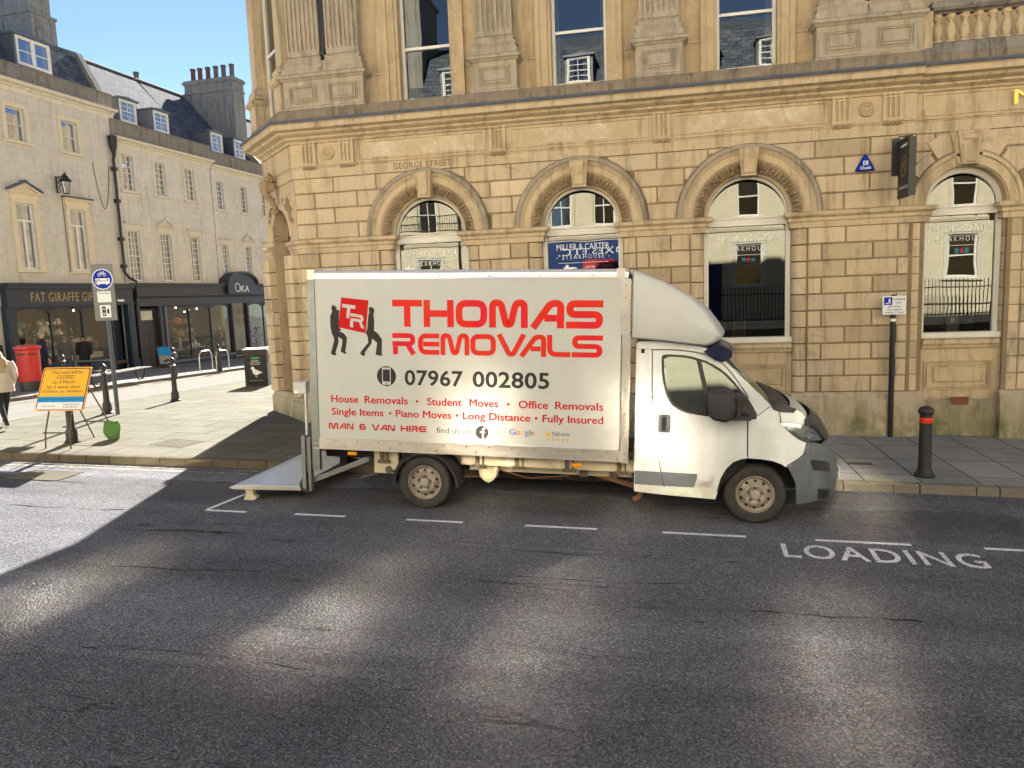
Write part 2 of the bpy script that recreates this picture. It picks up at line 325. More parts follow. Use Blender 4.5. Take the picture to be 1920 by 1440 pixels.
class MB:
    def __init__(s): s.v = []; s.f = []
    def add(s, vs, fs):
        k = len(s.v); s.v += [tuple(v) for v in vs]; s.f += [tuple(i + k for i in f) for f in fs]; return s
    def box(s, x0, x1, y0, y1, z0, z1):
        if x0 > x1: x0, x1 = x1, x0
        if y0 > y1: y0, y1 = y1, y0
        if z0 > z1: z0, z1 = z1, z0
        return s.add([(x0, y0, z0), (x1, y0, z0), (x1, y1, z0), (x0, y1, z0), (x0, y0, z1), (x1, y0, z1), (x1, y1, z1), (x0, y1, z1)],
                     [(0, 3, 2, 1), (4, 5, 6, 7), (0, 1, 5, 4), (1, 2, 6, 5), (2, 3, 7, 6), (3, 0, 4, 7)])
    def bbox(s, x0, x1, y0, y1, z0, z1, b=.01):
        """box whose front (y0) edges are chamfered"""
        return s.bprism([(x0, z0), (x1, z0), (x1, z1), (x0, z1)], y0, y1, b)
    def bprism(s, poly, y0, y1, b=.01):
        n = len(poly); inn = inset(poly, b)
        vs = [(x, y1, z) for x, z in poly] + [(x, y0 + b, z) for x, z in poly] + [(x, y0, z) for x, z in inn]
        fs = [tuple(range(2 * n, 3 * n))]
        for i in range(n):
            j = (i + 1) % n
            fs.append((i, j, n + j, n + i)); fs.append((n + i, n + j, 2 * n + j, 2 * n + i))
        return s.add(vs, fs)
    def prism(s, poly, a0, a1, axis='y'):
        n = len(poly)
        def P(p, a):
            if axis == 'y': return (p[0], a, p[1])
            if axis == 'x': return (a, p[0], p[1])
            return (p[0], p[1], a)
        vs = [P(p, a0) for p in poly] + [P(p, a1) for p in poly]
        fs = [tuple(range(n)), tuple(range(2 * n - 1, n - 1, -1))] + [(i, (i + 1) % n, n + (i + 1) % n, n + i) for i in range(n)]
        return s.add(vs, fs)
    def tube(s, pts, r, n=8, cap=True):
        pts = [Vector(p) for p in pts]; rr = r if isinstance(r, (list, tuple)) else [r] * len(pts)
        rings = []; prev = None
        for i, p in enumerate(pts):
            d = (pts[min(i + 1, len(pts) - 1)] - pts[max(i - 1, 0)]).normalized()
            if prev is None: a = d.orthogonal().normalized()
            else: a = (prev - d * prev.dot(d)).normalized()
            prev = a; b = d.cross(a)
            rings.append([p + (a * math.cos(2 * math.pi * k / n) + b * math.sin(2 * math.pi * k / n)) * rr[i] for k in range(n)])
        vs = [v for r_ in rings for v in r_]; fs = []
        for i in range(len(pts) - 1):
            for k in range(n):
                l = (k + 1) % n; fs.append((i * n + k, i * n + l, (i + 1) * n + l, (i + 1) * n + k))
        if cap: fs += [tuple(range(n - 1, -1, -1)), tuple(range((len(pts) - 1) * n, len(pts) * n))]
        return s.add(vs, fs)
    def lathe(s, prof, c=(0, 0, 0), n=24, axis='z', a0=0, a1=2 * math.pi):
        full = abs(a1 - a0 - 2 * math.pi) < 1e-6; m = n if full else n + 1
        vs = []
        for k in range(m):
            a = a0 + (a1 - a0) * k / n; ca, sa = math.cos(a), math.sin(a)
            for r, h in prof:
                if axis == 'z': vs.append((c[0] + r * ca, c[1] + r * sa, c[2] + h))
                elif axis == 'y': vs.append((c[0] + r * ca, c[1] + h, c[2] + r * sa))
                else: vs.append((c[0] + h, c[1] + r * ca, c[2] + r * sa))
        q = len(prof); fs = []
        for k in range(n):
            l = (k + 1) % m
            for i in range(q - 1): fs.append((k * q + i, l * q + i, l * q + i + 1, k * q + i + 1))
        return s.add(vs, fs)
    def grid(s, fn, nu, nv, closed_u=False):
        vs = [fn(i / nu, j / nv) for i in range(nu + (0 if closed_u else 1)) for j in range(nv + 1)]; fs = []
        for i in range(nu):
            i2 = (i + 1) % nu if closed_u else i + 1
            for j in range(nv): fs.append((i * (nv + 1) + j, i2 * (nv + 1) + j, i2 * (nv + 1) + j + 1, i * (nv + 1) + j + 1))
        return s.add(vs, fs)
    def arch(s, cx, cz, prof, a0=0, a1=math.pi, n=32):
        """sweep a closed (radius, y) profile round an arch in the xz plane"""
        q = len(prof); vs = []; fs = []
        for k in range(n + 1):
            a = a0 + (a1 - a0) * k / n
            for r, y in prof: vs.append((cx + r * math.cos(a), y, cz + r * math.sin(a)))
        for k in range(n):
            for i in range(q):
                j = (i + 1) % q; fs.append((k * q + i, k * q + j, (k + 1) * q + j, (k + 1) * q + i))
        fs += [tuple(range(q)), tuple(range(n * q + q - 1, n * q - 1, -1))]
        return s.add(vs, fs)
    def sweep(s, prof, path):
        """extrude a closed (outwards, z) profile along an xy path with mitred corners; outwards is to the right of travel"""
        q = len(prof); P = [Vector((p[0], p[1])) for p in path]; vs = []; fs = []
        for i, p in enumerate(P):
            d1 = (P[i] - P[i - 1]).normalized() if i else (P[1] - P[0]).normalized()
            d2 = (P[i + 1] - P[i]).normalized() if i < len(P) - 1 else d1
            n1 = Vector((d1.y, -d1.x)); n2 = Vector((d2.y, -d2.x)); m = (n1 + n2).normalized(); m = m / max(.3, m.dot(n1))
            for o, z in prof: vs.append((p.x + m.x * o, p.y + m.y * o, z))
        for i in range(len(P) - 1):
            for k in range(q):
                l = (k + 1) % q; fs.append((i * q + k, i * q + l, (i + 1) * q + l, (i + 1) * q + k))
        fs += [tuple(range(q)), tuple(range(len(P) * q - 1, (len(P) - 1) * q - 1, -1))]
        return s.add(vs, fs)
    def xf(s, M):
        s.v = [tuple(M @ Vector(v)) for v in s.v]; return s
    def build(s, name, mat, parent=None, smooth=False, ang=40, loc=None, fix=True):
        me = bpy.data.meshes.new(name); me.from_pydata(s.v, [], s.f); me.update()
        if fix:
            bm = bmesh.new(); bm.from_mesh(me); bmesh.ops.recalc_face_normals(bm, faces=bm.faces); bm.to_mesh(me); bm.free()
        if smooth: smooth_mesh(me, ang)
        o = bpy.data.objects.new(name, me); COL.objects.link(o); me.materials.append(MATS[mat])
        if parent: o.parent = parent
        if loc: o.location = loc
        return o

def sep(o):
    """give every loose piece of a part an object of its own under the same parent"""
    me = o.data; bm = bmesh.new(); bm.from_mesh(me); bm.verts.ensure_lookup_table(); seen = set(); groups = []
    for v in bm.verts:
        if v.index in seen: continue
        st = [v]; seen.add(v.index); g = set()
        while st:
            q = st.pop(); g.add(q.index)
            for e in q.link_edges:
                w = e.other_vert(q)
                if w.index not in seen: seen.add(w.index); st.append(w)
        groups.append(g)
    for k, g in enumerate(groups):
        b2 = bm.copy(); b2.verts.ensure_lookup_table(); bmesh.ops.delete(b2, geom=[v for v in b2.verts if v.index not in g], context='VERTS')
        if k == 0: first = b2; continue
        m2 = bpy.data.meshes.new(me.name); b2.to_mesh(m2); b2.free(); m2.materials.append(me.materials[0]); c = bpy.data.objects.new(o.name.split('.')[0], m2); COL.objects.link(c); c.parent = o.parent; c.location = o.location; c.rotation_euler = o.rotation_euler
    first.to_mesh(me); first.free(); bm.free(); return o

def inset(poly, b):
    n = len(poly); area = sum(poly[i][0] * poly[(i + 1) % n][1] - poly[(i + 1) % n][0] * poly[i][1] for i in range(n))
    sgn = 1 if area > 0 else -1; out = []
    for i in range(n):
        p0 = Vector(poly[i - 1]); p1 = Vector(poly[i]); p2 = Vector(poly[(i + 1) % n])
        d1 = (p1 - p0); d2 = (p2 - p1)
        if d1.length < 1e-6 or d2.length < 1e-6: out.append(tuple(p1)); continue
        d1.normalize(); d2.normalize()
        n1 = Vector((-d1.y, d1.x)) * sgn; n2 = Vector((-d2.y, d2.x)) * sgn; m = n1 + n2
        if m.length < .2: out.append(tuple(p1)); continue
        m.normalize(); m = m * (b / max(.5, m.dot(n1))); out.append((p1.x + m.x, p1.y + m.y))
    return out

def thing(name, label, cat, loc=(0, 0, 0), rotz=0, group=None):
    o = bpy.data.objects.new(name, None); COL.objects.link(o); o.empty_display_size = .2
    o.location = loc; o.rotation_euler = (0, 0, rotz); o["label"] = label; o["category"] = cat
    if group: o["group"] = group
    return o
def tag(o, label, cat, group=None):
    o["label"] = label; o["category"] = cat
    if group: o["group"] = group
    return o
def structure(o): o["kind"] = "structure"; return o
def dup(root, loc, rotz=None, label=None, scale=None):
    def cp(o, par):
        c = o.copy(); COL.objects.link(c); c.parent = par
        for ch in kids[o]: cp(ch, c)
        return c
    kids = {}
    def walk(o):
        kids[o] = list(o.children)
        for ch in kids[o]: walk(ch)
    walk(root); r = cp(root, None); r.location = loc
    if rotz is not None: r.rotation_euler = (0, 0, rotz)
    if scale: r.scale = scale
    if label: r["label"] = label
    return r

def text_mesh(body, size=1.0, offset=0.0, extrude=0.0, align='LEFT', spacing=1.0):
    cu = bpy.data.curves.new("t", 'FONT'); cu.body = body; cu.size = size; cu.offset = offset; cu.extrude = extrude; cu.align_x = align; cu.space_character = spacing
    cu.resolution_u = 3
    ob = bpy.data.objects.new("t", cu); COL.objects.link(ob)
    me = bpy.data.meshes.new_from_object(ob.evaluated_get(bpy.context.evaluated_depsgraph_get()))
    bpy.data.objects.remove(ob); return me
def lettering(body, x0, x1, z0, z1, y, mat, parent, name="lettering", offset=0.0, ext=.0, shear=0.0, spacing=1.0, flat=None, desc=False, bold=0.0):
    """text fitted into the box x0..x1, z0..z1 on the plane y (facing -y); flat: (z) lays it on the ground instead"""
    me = text_mesh(body, 1.0, offset, 0.0, spacing=spacing)
    xs = [v.co.x for v in me.vertices]; ys = [v.co.y for v in me.vertices]
    ax, bx, ay, by = min(xs), max(xs), min(ys), max(ys)
    if desc: ay = 0.0                                               # let tails hang below the box
    for v in me.vertices:
        fx = x0 + (v.co.x - ax) / (bx - ax) * (x1 - x0); fz = z0 + (v.co.y - ay) / (by - ay) * (z1 - z0)
        v.co = (fx + shear * (fz - z0), y, fz)
    if bold:                                                        # heavier strokes: the glyphs repeated a hair apart
        bm = bmesh.new(); bm.from_mesh(me); base = bm.verts[:] + bm.edges[:] + bm.faces[:]
        for k, (dx, dz) in enumerate(((bold, 0), (-bold, 0), (0, bold * .7), (0, -bold * .7))):
            for v in [g for g in bmesh.ops.duplicate(bm, geom=base)["geom"] if isinstance(g, bmesh.types.BMVert)]: v.co += Vector((dx, .00025 * (k + 1), dz))
        bm.to_mesh(me); bm.free()
    o = bpy.data.objects.new(name, me); COL.objects.link(o); me.materials.clear(); me.materials.append(MATS[mat])
    if parent: o.parent = parent
    return o

def thick(path, w):
    """flat ribbon of width w along a 2-D path -> (verts2d, quads)"""
    closed = path[0] == path[-1]; P = [Vector(p) for p in (path[:-1] if closed else path)]; n = len(P); L = []; Rr = []
    for i, p in enumerate(P):
        a = P[i - 1] if (i or closed) else None; b = P[(i + 1) % n] if (i < n - 1 or closed) else None
        d1 = (p - a).normalized() if a is not None else (b - p).normalized(); d2 = (b - p).normalized() if b is not None else d1
        n1 = Vector((-d1.y, d1.x)); n2 = Vector((-d2.y, d2.x)); m = n1 + n2; m = m.normalized() if m.length > .1 else n1; m = m * (w / 2 / max(.35, m.dot(n1)))
        L.append(p + m); Rr.append(p - m)
    vs = L + Rr; fs = [(i, (i + 1) % n, n + (i + 1) % n, n + i) for i in range(n if closed else n - 1)]
    return vs, fs
def rc(pts, r, n=5, closed=False):
    """round the corners of a polyline"""
    out = []; m = len(pts)
    for i, p in enumerate(pts):
        if not closed and (i == 0 or i == m - 1): out.append(tuple(p)); continue
        a = Vector(pts[i - 1]); b = Vector(p); c = Vector(pts[(i + 1) % m]); d1 = (a - b); d2 = (c - b)
        rr = min(r, d1.length * .49, d2.length * .49); p1 = b + d1.normalized() * rr; p2 = b + d2.normalized() * rr
        for k in range(n + 1):
            t = k / n; q = p1 * (1 - t) ** 2 + b * 2 * t * (1 - t) + p2 * t * t; out.append((q.x, q.y))
    if closed: out.append(out[0])
    return out
# stroke lettering with wide rounded strokes; each glyph: (advance, [paths]) in a box one unit high
G_ = {
 'T': (1.16, [[(0, .88), (1.16, .88)], [(.58, .76), (.58, 0)]]), 'H': (1.16, [[(.13, 0), (.13, 1)], [(1.03, 0), (1.03, 1)], [(.26, .5), (.9, .5)]]),
 'O': (1.18, [rc([(.13, .12), (1.05, .12), (1.05, .88), (.13, .88)], .27, closed=True)]),
 'M': (1.42, [rc([(.13, 0), (.13, .90), (.44, .90), (.62, .12), (.80, .12), (.98, .90), (1.29, .90), (1.29, 0)], .17)]),
 'A': (1.22, [rc([(.12, 0), (.74, .89), (1.09, .89), (1.09, 0)], .16), [(.52, .36), (.96, .36)]]),
 'S': (1.28, [rc([(1.28, .88), (.13, .88), (.13, .5), (1.15, .5), (1.15, .12), (0, .12)], .22)]),
 'R': (1.10, [rc([(0, .88), (.93, .88), (.93, .5), (0, .5)], .2), [(.13, .38), (.13, 0)], [(.72, .42), (.96, 0)]]),
 'E': (1.05, [rc([(1.05, .88), (.13, .88), (.13, .12), (1.05, .12)], .3), [(.26, .5), (1.05, .5)]]),
 'V': (1.28, [rc([(.1, 1), (.54, .1), (.72, .1), (1.18, 1)], .14)]), 'L': (1.06, [rc([(.13, 1), (.13, .12), (1.06, .12)], .3)]),
 'N': (1.2, [rc([(.13, 0), (.13, .9), (.38, .9), (.82, .1), (1.07, .1), (1.07, 1)], .14)]), 'I': (.26, [[(.13, 0), (.13, 1)]]),
 '&': (1.0, [rc([(.9, .88), (.15, .88), (.15, .5), (.9, .5), (.9, .12), (.15, .12), (.15, .5)], .2), [(.9, .3), (.9, .62)]]), ' ': (.55, [])}
def strokes(word, boxes, z0, z1, y, mat, parent, name="lettering", w=.25):
    """boxes: one (x0, x1) per glyph, or a single (x0, x1) for the word"""
    mb = MB(); e = 0
    if len(boxes) == 1:
        tot = sum(G_[c][0] + .1 for c in word) - .1; x = boxes[0][0]; k = (boxes[0][1] - boxes[0][0]) / tot; bs = []
        for c in word: bs.append((x, x + G_[c][0] * k)); x += (G_[c][0] + .1) * k
        boxes = bs
    for c, (a, b) in zip(word, boxes):
        adv, paths = G_[c]
        for i, p in enumerate(paths):
            vs, fs = thick(p, w); e = i * .0006
            mb.add([(a + v.x / adv * (b - a), y - e, z0 + v.y * (z1 - z0)) for v in vs], fs)
    return mb.build(name, mat, parent, fix=False)
def disc(mb, cx, cz, r, y, n=28, r0=0):
    if r0: 
        vs = [(cx + q * math.cos(2 * math.pi * k / n), y, cz + q * math.sin(2 * math.pi * k / n)) for q in (r0, r) for k in range(n)]
        mb.add(vs, [(k, (k + 1) % n, n + (k + 1) % n, n + k) for k in range(n)])
    else: mb.add([(cx + r * math.cos(2 * math.pi * k / n), y, cz + r * math.sin(2 * math.pi * k / n)) for k in range(n)], [tuple(range(n))])
    return mb
def flat(mb, poly, y): return mb.add([(x, y, z) for x, z in poly], [tuple(range(len(poly)))])
def rrect(x0, x1, z0, z1, r, n=4):
    return [p for p in rc([(x0, z0), (x1, z0), (x1, z1), (x0, z1)], r, n, closed=True)[:-1]]
# ================================================================== GROUND, ROADS, PAVEMENTS
def G(X, Y):
    return -2.7502 - .0245 * max(X, -12.0) + .0039 * (min(Y, 14.0) - 9) - .03 * max(0.0, Y - 14.0) * min(1, max(0, (-X - 6) / 3))
def cuts(a, b, step, extra=()):
    s = set([a, b] + [e for e in extra if a < e < b]); n = max(1, int(math.ceil((b - a) / step)))
    for i in range(1, n): s.add(a + (b - a) * i / n)
    return sorted(s)
XE = (-12, -9, -6); YE = (14.0,)
def sheet(name, x0, x1, y0, y1, dz, mat, step=2.0, clipf=None):
    xs = cuts(x0, x1, step, XE); ys = cuts(y0, y1, step, YE); mb = MB()
    vs = [(x, y, G(x, y) + dz) for x in xs for y in ys]; m = len(ys); fs = []
    for i in range(len(xs) - 1):
        for j in range(m - 1): fs.append((i * m + j, (i + 1) * m + j, (i + 1) * m + j + 1, i * m + j + 1))
    mb.add(vs, fs); return structure(mb.build(name, mat, fix=False))
# one sheet of ground out to the horizon
xs = sorted(set([-900, -300, -120, -60] + [-40 + 2 * i for i in range(41)] + [60, 120, 300, 900] + [-12, -9, -6])); ys = sorted(set([-900, -300, -120, -60, -20, -8] + [-6 + 2 * i for i in range(50)] + [120, 300, 900]))
mb = MB(); m = len(ys)
mb.add([(x, y, (G(x, min(y, 90)))) for x in xs for y in ys], [(i * m + j, (i + 1) * m + j, (i + 1) * m + j + 1, i * m + j + 1) for i in range(len(xs) - 1) for j in range(m - 1)])
structure(mb.build("road", "asphalt", fix=False))
KY = 10.42                                                     # kerb line of the far side
def kerb_run(mb, pts, w=.13, top=.12, n=1):
    for (xa, ya), (xb, yb) in zip(pts, pts[1:]):
        L = math.hypot(xb - xa, yb - ya); k = max(1, round(L / .95))
        for i in range(k):
            g = .006 / L; t0, t1 = i / k + g, (i + 1) / k - g
            a = Vector((xa + (xb - xa) * t0, ya + (yb - ya) * t0)); b = Vector((xa + (xb - xa) * t1, ya + (yb - ya) * t1))
            d = (b - a).normalized(); nn = Vector((-d.y, d.x)); ja = random.uniform(-.004, .004)
            za, zb = G(*a), G(*b); prof = [(0, -.15), (0, top - .028), (.008, top - .008), (.03, top + .002), (w, top + .004), (w, -.15)]
            vs = [((p + nn * (o + ja)).x, (p + nn * (o + ja)).y, z + h) for p, z in ((a, za), (b, zb)) for o, h in prof]
            q = len(prof); mb.add(vs, [(i2, (i2 + 1) % q, q + (i2 + 1) % q, q + i2) for i2 in range(q)] + [tuple(range(q)), tuple(range(2 * q - 1, q - 1, -1))])
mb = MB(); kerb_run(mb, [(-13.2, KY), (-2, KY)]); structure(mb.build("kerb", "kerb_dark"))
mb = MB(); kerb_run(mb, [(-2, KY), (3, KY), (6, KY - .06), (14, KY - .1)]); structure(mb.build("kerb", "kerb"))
mb = MB(); kerb_run(mb, [(-14.12, 60), (-14.12, 11.8), (-13.95, 11.1), (-13.6, 10.6), (-13.2, KY)], top=.121); structure(mb.build("kerb", "kerb"))
mb = MB(); kerb_run(mb, [(-18.55, 10.4), (-18.55, 60)]); structure(mb.build("kerb", "kerb"))
# corner plaza pavement and the footway below the bank
ycl = KY + .13
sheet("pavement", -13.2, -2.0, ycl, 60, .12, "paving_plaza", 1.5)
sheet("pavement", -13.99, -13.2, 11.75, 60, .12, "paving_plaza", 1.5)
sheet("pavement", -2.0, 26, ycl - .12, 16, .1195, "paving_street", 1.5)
sheet("pavement", -40, -18.55, KY, 75, .12, "paving_far", 2)
sheet("street", -18.4, -14.13, 10.9, 75, .03, "setts", 1.5)
# painted lines
def line(pts, w, mat, dz, name="road_line"):
    mb = MB()
    for (xa, ya), (xb, yb) in zip(pts, pts[1:]):
        L = math.hypot(xb - xa, yb - ya); k = max(1, int(L / 1.0) + 1); d = Vector((xb - xa, yb - ya)) / L; nn = Vector((-d.y, d.x)) * w / 2
        vs = []
        for i in range(k + 1):
            p = Vector((xa + (xb - xa) * i / k, ya + (yb - ya) * i / k))
            for s_ in (1, -1): q = p + nn * s_; vs.append((q.x, q.y, G(q.x, q.y) + dz))
        mb.add(vs, [(2 * i, 2 * i + 1, 2 * i + 3, 2 * i + 2) for i in range(k)])
    return structure(mb.build(name, mat, fix=False))
for a, b in ((-4.572, -3.887), (-3.09, -2.378), (-1.615, -.77), (-.029, .883), (1.613, 2.576), (3.284, 4.3)):
    line([(a, 8.29), (b, 8.29)], .062, "line_white", .005)
line([(-5.80, 8.27), (-5.23, 8.27)], .06, "line_white", .005)
line([(-5.80, 8.305), (-5.70, 9.05)], .06, "line_white", .005)
for y in (10.08, 10.26): line([(-30, y), (-3, y)], .06, "line_yellow", .005)
for x in (-14.5, -14.68): line([(x, 11.3), (x, 60)], .07, "line_yellow", .037)
for x in (-18.0, -17.82): line([(x, 11.3), (x, 60)], .07, "line_yellow", .037)
# LOADING lettering on the road
me = text_mesh("LOADING", 1.0, .012, spacing=1.12)
xs_ = [v.co.x for v in me.vertices]; ys_ = [v.co.y for v in me.vertices]; ax, bx, ay, by = min(xs_), max(xs_), min(ys_), max(ys_)
bm = bmesh.new(); bm.from_mesh(me)
for v in bm.verts:
    u = (v.co.x - ax) / (bx - ax); w_ = (v.co.y - ay) / (by - ay)
    X = 1.20 + u * 1.93 + .02 * w_; Y = 7.70 + w_ * .42 - .02 * u; v.co = (X, Y, G(X, Y) + .006)
bm.to_mesh(me); bm.free(); me.materials.append(MATS["line_white_worn"])
o = bpy.data.objects.new("road_markings", me); COL.objects.link(o); structure(o)
# iron covers
def cover(name, label, x, y, w, h, rot, mat, dz, bars=True):
    t = thing(name, label, "cover", (x, y, G(x, y) + dz), rot)
    sl = math.atan(.0245 if x > -12 else 0.0)
    mb = MB(); mb.box(-w / 2, w / 2, -h / 2, -h / 2 + .03, 0, .006); mb.box(-w / 2, w / 2, h / 2 - .03, h / 2, 0, .006); mb.box(-w / 2, -w / 2 + .03, -h / 2 + .03, h / 2 - .03, 0, .006); mb.box(w / 2 - .03, w / 2, -h / 2 + .03, h / 2 - .03, 0, .006)
    mb.build("frame", mat, t)
    mb = MB()
    n = int(h / .055)
    for i in range(n): yy = -h / 2 + .05 + (h - .1) * i / max(1, n - 1); mb.box(-w / 2 + .04, w / 2 - .04, yy - .008, yy + .008, 0.0005, .0055)
    mb.box(-w / 2 + .03, w / 2 - .03, -h / 2 + .03, h / 2 - .03, -.002, .0018)
    mb.build("lid", mat, t); t.rotation_euler = (0, sl, rot); return t
cover("manhole_cover", "ribbed iron manhole cover in the sunlit road by the left kerb", -9.45, 9.55, .95, .55, 0, "cover_iron", .006)
cover("inspection_cover", "flat grey inspection cover set in the sunlit corner pavement", -8.55, 11.55, .75, .55, R(-12), "cover_iron", .123)
cover("inspection_cover", "small iron cover in the pavement in front of the bank", 2.85, 11.55, .35, .14, R(0), "brown_metal", .122)
# open cracks and worn seams in the surfacing
paint("tar", (.022, .021, .021), .95, .4, dcol=(.04, .04, .04), spec=.03)
rk = random.Random(11)
for pts in ([(-4.78, 4.77), (-4.35, 4.79), (-3.9, 4.82), (-3.54, 4.84), (-3.24, 4.81), (-2.5, 4.74)], [(-6.1, 6.34), (-5.47, 6.35), (-4.87, 6.36), (-4.2, 6.43)], [(-6.61, 7.43), (-5.97, 7.41), (-5.56, 7.48), (-4.7, 7.5)],
            [(-8.79, 8.11), (-7.98, 8.06), (-7.19, 8.08), (-6.6, 8.22)], [(.4, 6.27), (.99, 6.34), (1.38, 6.33), (1.72, 6.38), (2.02, 6.38), (2.4, 6.25)], [(-2.3, 6.75), (-1.78, 6.74), (-1.21, 6.78), (-.59, 6.75), (.3, 6.84)], [(-7.5, 9.6), (-6.4, 9.58), (-5.5, 9.52), (-3, 9.55)], [(-11, 9.3), (-9.8, 9.32), (-8.2, 9.22), (-6.9, 9.26)]):
    P = []
    for (xa, ya), (xb, yb) in zip(pts, pts[1:]):
        n = max(2, int(math.hypot(xb - xa, yb - ya) / .05))
        for i in range(n): P.append((xa + (xb - xa) * i / n, ya + (yb - ya) * i / n))
    w = 0; vs = []; off = 0
    for i, (x, y) in enumerate(P):
        off = off * .8 + rk.uniform(-.012, .012); w = max(.002, min(.016, w + rk.uniform(-.004, .0045))); 
        if rk.random() < .06: w = .001
        e = min(i, len(P) - 1 - i) / 6; ww = w * min(1, e)
        for s_ in (1, -1): vs.append((x, y + off + s_ * ww, G(x, y + off) + .0035))
    mb = MB(); mb.add(vs, [(2 * i, 2 * i + 1, 2 * i + 3, 2 * i + 2) for i in range(len(P) - 1)]); structure(mb.build("road_surface", "tar", fix=False))
# ================================================================== THE BANK BUILDING (golden stone corner block)
bank = thing("corner_building", "golden stone corner building with arched ground floor windows behind the van", "building", (0, 0, 0))
YW = 13.87                       # wall face; blocks stand 2 cm proud
P0 = (-7.12, YW); P1 = (-8.65, 15.40); XR = 4.20; XE_ = 30.0; TOP = 13.0
rowdir = Vector((math.sin(R(3.4)), math.cos(R(3.4)))); P2 = (P1[0] + rowdir.x * 45, P1[1] + rowdir.y * 45)
AC = [(-4.41, .75), (-1.45, .75), (1.51, .75)]                     # arch centres, half opening
ZI, ZP, ZA = 1.24, -1.93, 2.43
# --- courses of rusticated blocks
def spans(z, wing=False):
    pass
def block_row(mb, xa, xb, z0, z1, first, mod, y0, y1, arcs=(), minw=.16, gap=.012):
    """blocks filling xa..xb on one course, cut back round the arches"""
    js = [xa]; x = xa + first
    while x < xb - minw: 
        if x > xa + minw: js.append(x)
        x += mod
    js.append(xb)
    for a, b in zip(js, js[1:]):
        a += gap; b -= gap; za, zb = z0 + gap, z1 - gap
        segs = 7; L = []; Rt = []
        for k in range(segs + 1):
            z = za + (zb - za) * k / segs; l, r = a, b
            for cx, cz, rr in arcs:
                if z < cz: h = rr
                elif z - cz < rr: h = math.sqrt(rr * rr - (z - cz) ** 2)
                else: continue
                if l < cx - h < r <= cx + h + .0 or (l < cx - h and r <= cx + h): r = min(r, cx - h)
                elif cx - h <= l < cx + h: l = max(l, cx + h)
                elif l < cx - h and r > cx + h: r = cx - h
            if r - l > .05: L.append((l, z)); Rt.append((r, z))
        if len(L) < 2 or (L[-1][1] - L[0][1]) < .07: continue
        def thin(pp): 
            return [pp[0], pp[-1]] if all(abs(q[0] - pp[0][0]) < 1e-4 for q in pp) else pp
        L, Rt = thin(L), thin(Rt)
        mb.bprism(L[::1][::-1][::-1] and ([p for p in Rt] + [p for p in reversed(L)]), y0, y1, .014)
mb = MB(); nrow = 10; hc = (0.97 - ZP) / nrow
xsp = [(P0[0], -5.16), (-3.66, -2.20), (-.70, .76), (2.26, 4.14)]
for i in range(nrow):
    z0 = ZP + i * hc; z1 = z0 + hc
    for k, (a, b) in enumerate(xsp):
        ra = .25 if k > 0 else 0; rb = .25 if k < 4 else 0
        block_row(mb, a + ra, b - (rb if k < 3 else .0), z0, z1, (.62 if i % 2 else .23) if k else (.45 if i % 2 else .8), .83, YW - .025, YW + .02)
    block_row(mb, 5.90, XE_, z0, z1, .3 if i % 2 else .7, .83, YW + .05, YW + .09)
for i in range(4):
    z0 = ZI + i * .2975; z1 = z0 + .2975
    arcs = [(cx, ZI, 1.235) for cx, _ in AC]
    block_row(mb, P0[0], XR, z0, z1, .42 if i % 2 == 0 else .83, .89, YW - .02, YW + .02, arcs)
    if i > -1: block_row(mb, XR + .02, XE_, z0, z1, .30 if i % 2 else .55, .80, YW + .05, YW + .09, [(5.03, ZI, 1.02 if i < 3 else .85), (9.0, ZI, 1.0)])
mb.build("rusticated_block", "stone_wall", bank)["kind"] = "stuff"
# --- rounded column-like corners of the piers
mb = MB()
def qcol(xa, xb, yb, side, z0, z1):
    r = .13; n = 6; pts = []
    if side < 0: pts = [(xb, yb + .5), (xb, yb)] + [(xa + r - r * math.sin(math.pi / 2 * k / n), yb + r - r * math.cos(math.pi / 2 * k / n)) for k in range(n + 1)] + [(xa, yb + .5)]
    else: pts = [(xa, yb + .5), (xa, yb)] + [(xb - r + r * math.sin(math.pi / 2 * k / n), yb + r - r * math.cos(math.pi / 2 * k / n)) for k in range(n + 1)] + [(xb, yb + .5)]
    mb.prism(pts, z0, z1, 'z')
for i in range(nrow):
    z0 = ZP + i * hc + .01; z1 = z0 + hc - .02
    for xa, xb, sd_ in ((-5.41, -5.16, 1), (-3.66, -3.41, -1), (-2.45, -2.20, 1), (-.70, -.45, -1), (.51, .76, 1), (2.26, 2.51, -1), (4.17, 4.42, 1), (5.65, 5.90, -1)):
        qcol(xa + .008, xb - .008, YW + (.02 if abs(xa) < 4.1 or xa < 0 else .06), sd_, z0, z1)
mb.build("engaged_column", "stone_wall", bank, smooth=True, ang=30)["kind"] = "stuff"
# --- solid wall behind: piers, spandrels, upper wall
mb = MB(); TH = .5
for a, b in ((P0[0] + .0, -5.40), (-3.42, -2.44), (-.46, .52), (2.50, XR)): mb.box(a, b, YW, YW + TH, -3.3, ZI)
for a, b in ((-5.40, -5.18), (-3.64, -3.42), (-2.44, -2.22), (-.68, -.46), (.52, .74), (2.28, 2.50)): mb.box(a, b, YW + .2, YW + TH, -3.3, ZI)
mb.box(XR, 4.40, YW + .07, YW + TH, -3.3, ZI); mb.box(5.67, XE_, YW + .07, YW + TH, -3.3, ZI)
for (cx, h) in AC + [(5.03, .62)]:
    yy = YW if cx < 4 else YW + .07
    ab = MB()
    if cx < 4: ab.box(cx - h - .02, cx + h + .02, yy + .12, yy + TH, -3.3, -1.02)
    else: ab.box(4.40, 5.67, yy + .12, yy + TH, -3.3, -1.02)
    ab.build("apron", "stone_trim", bank)
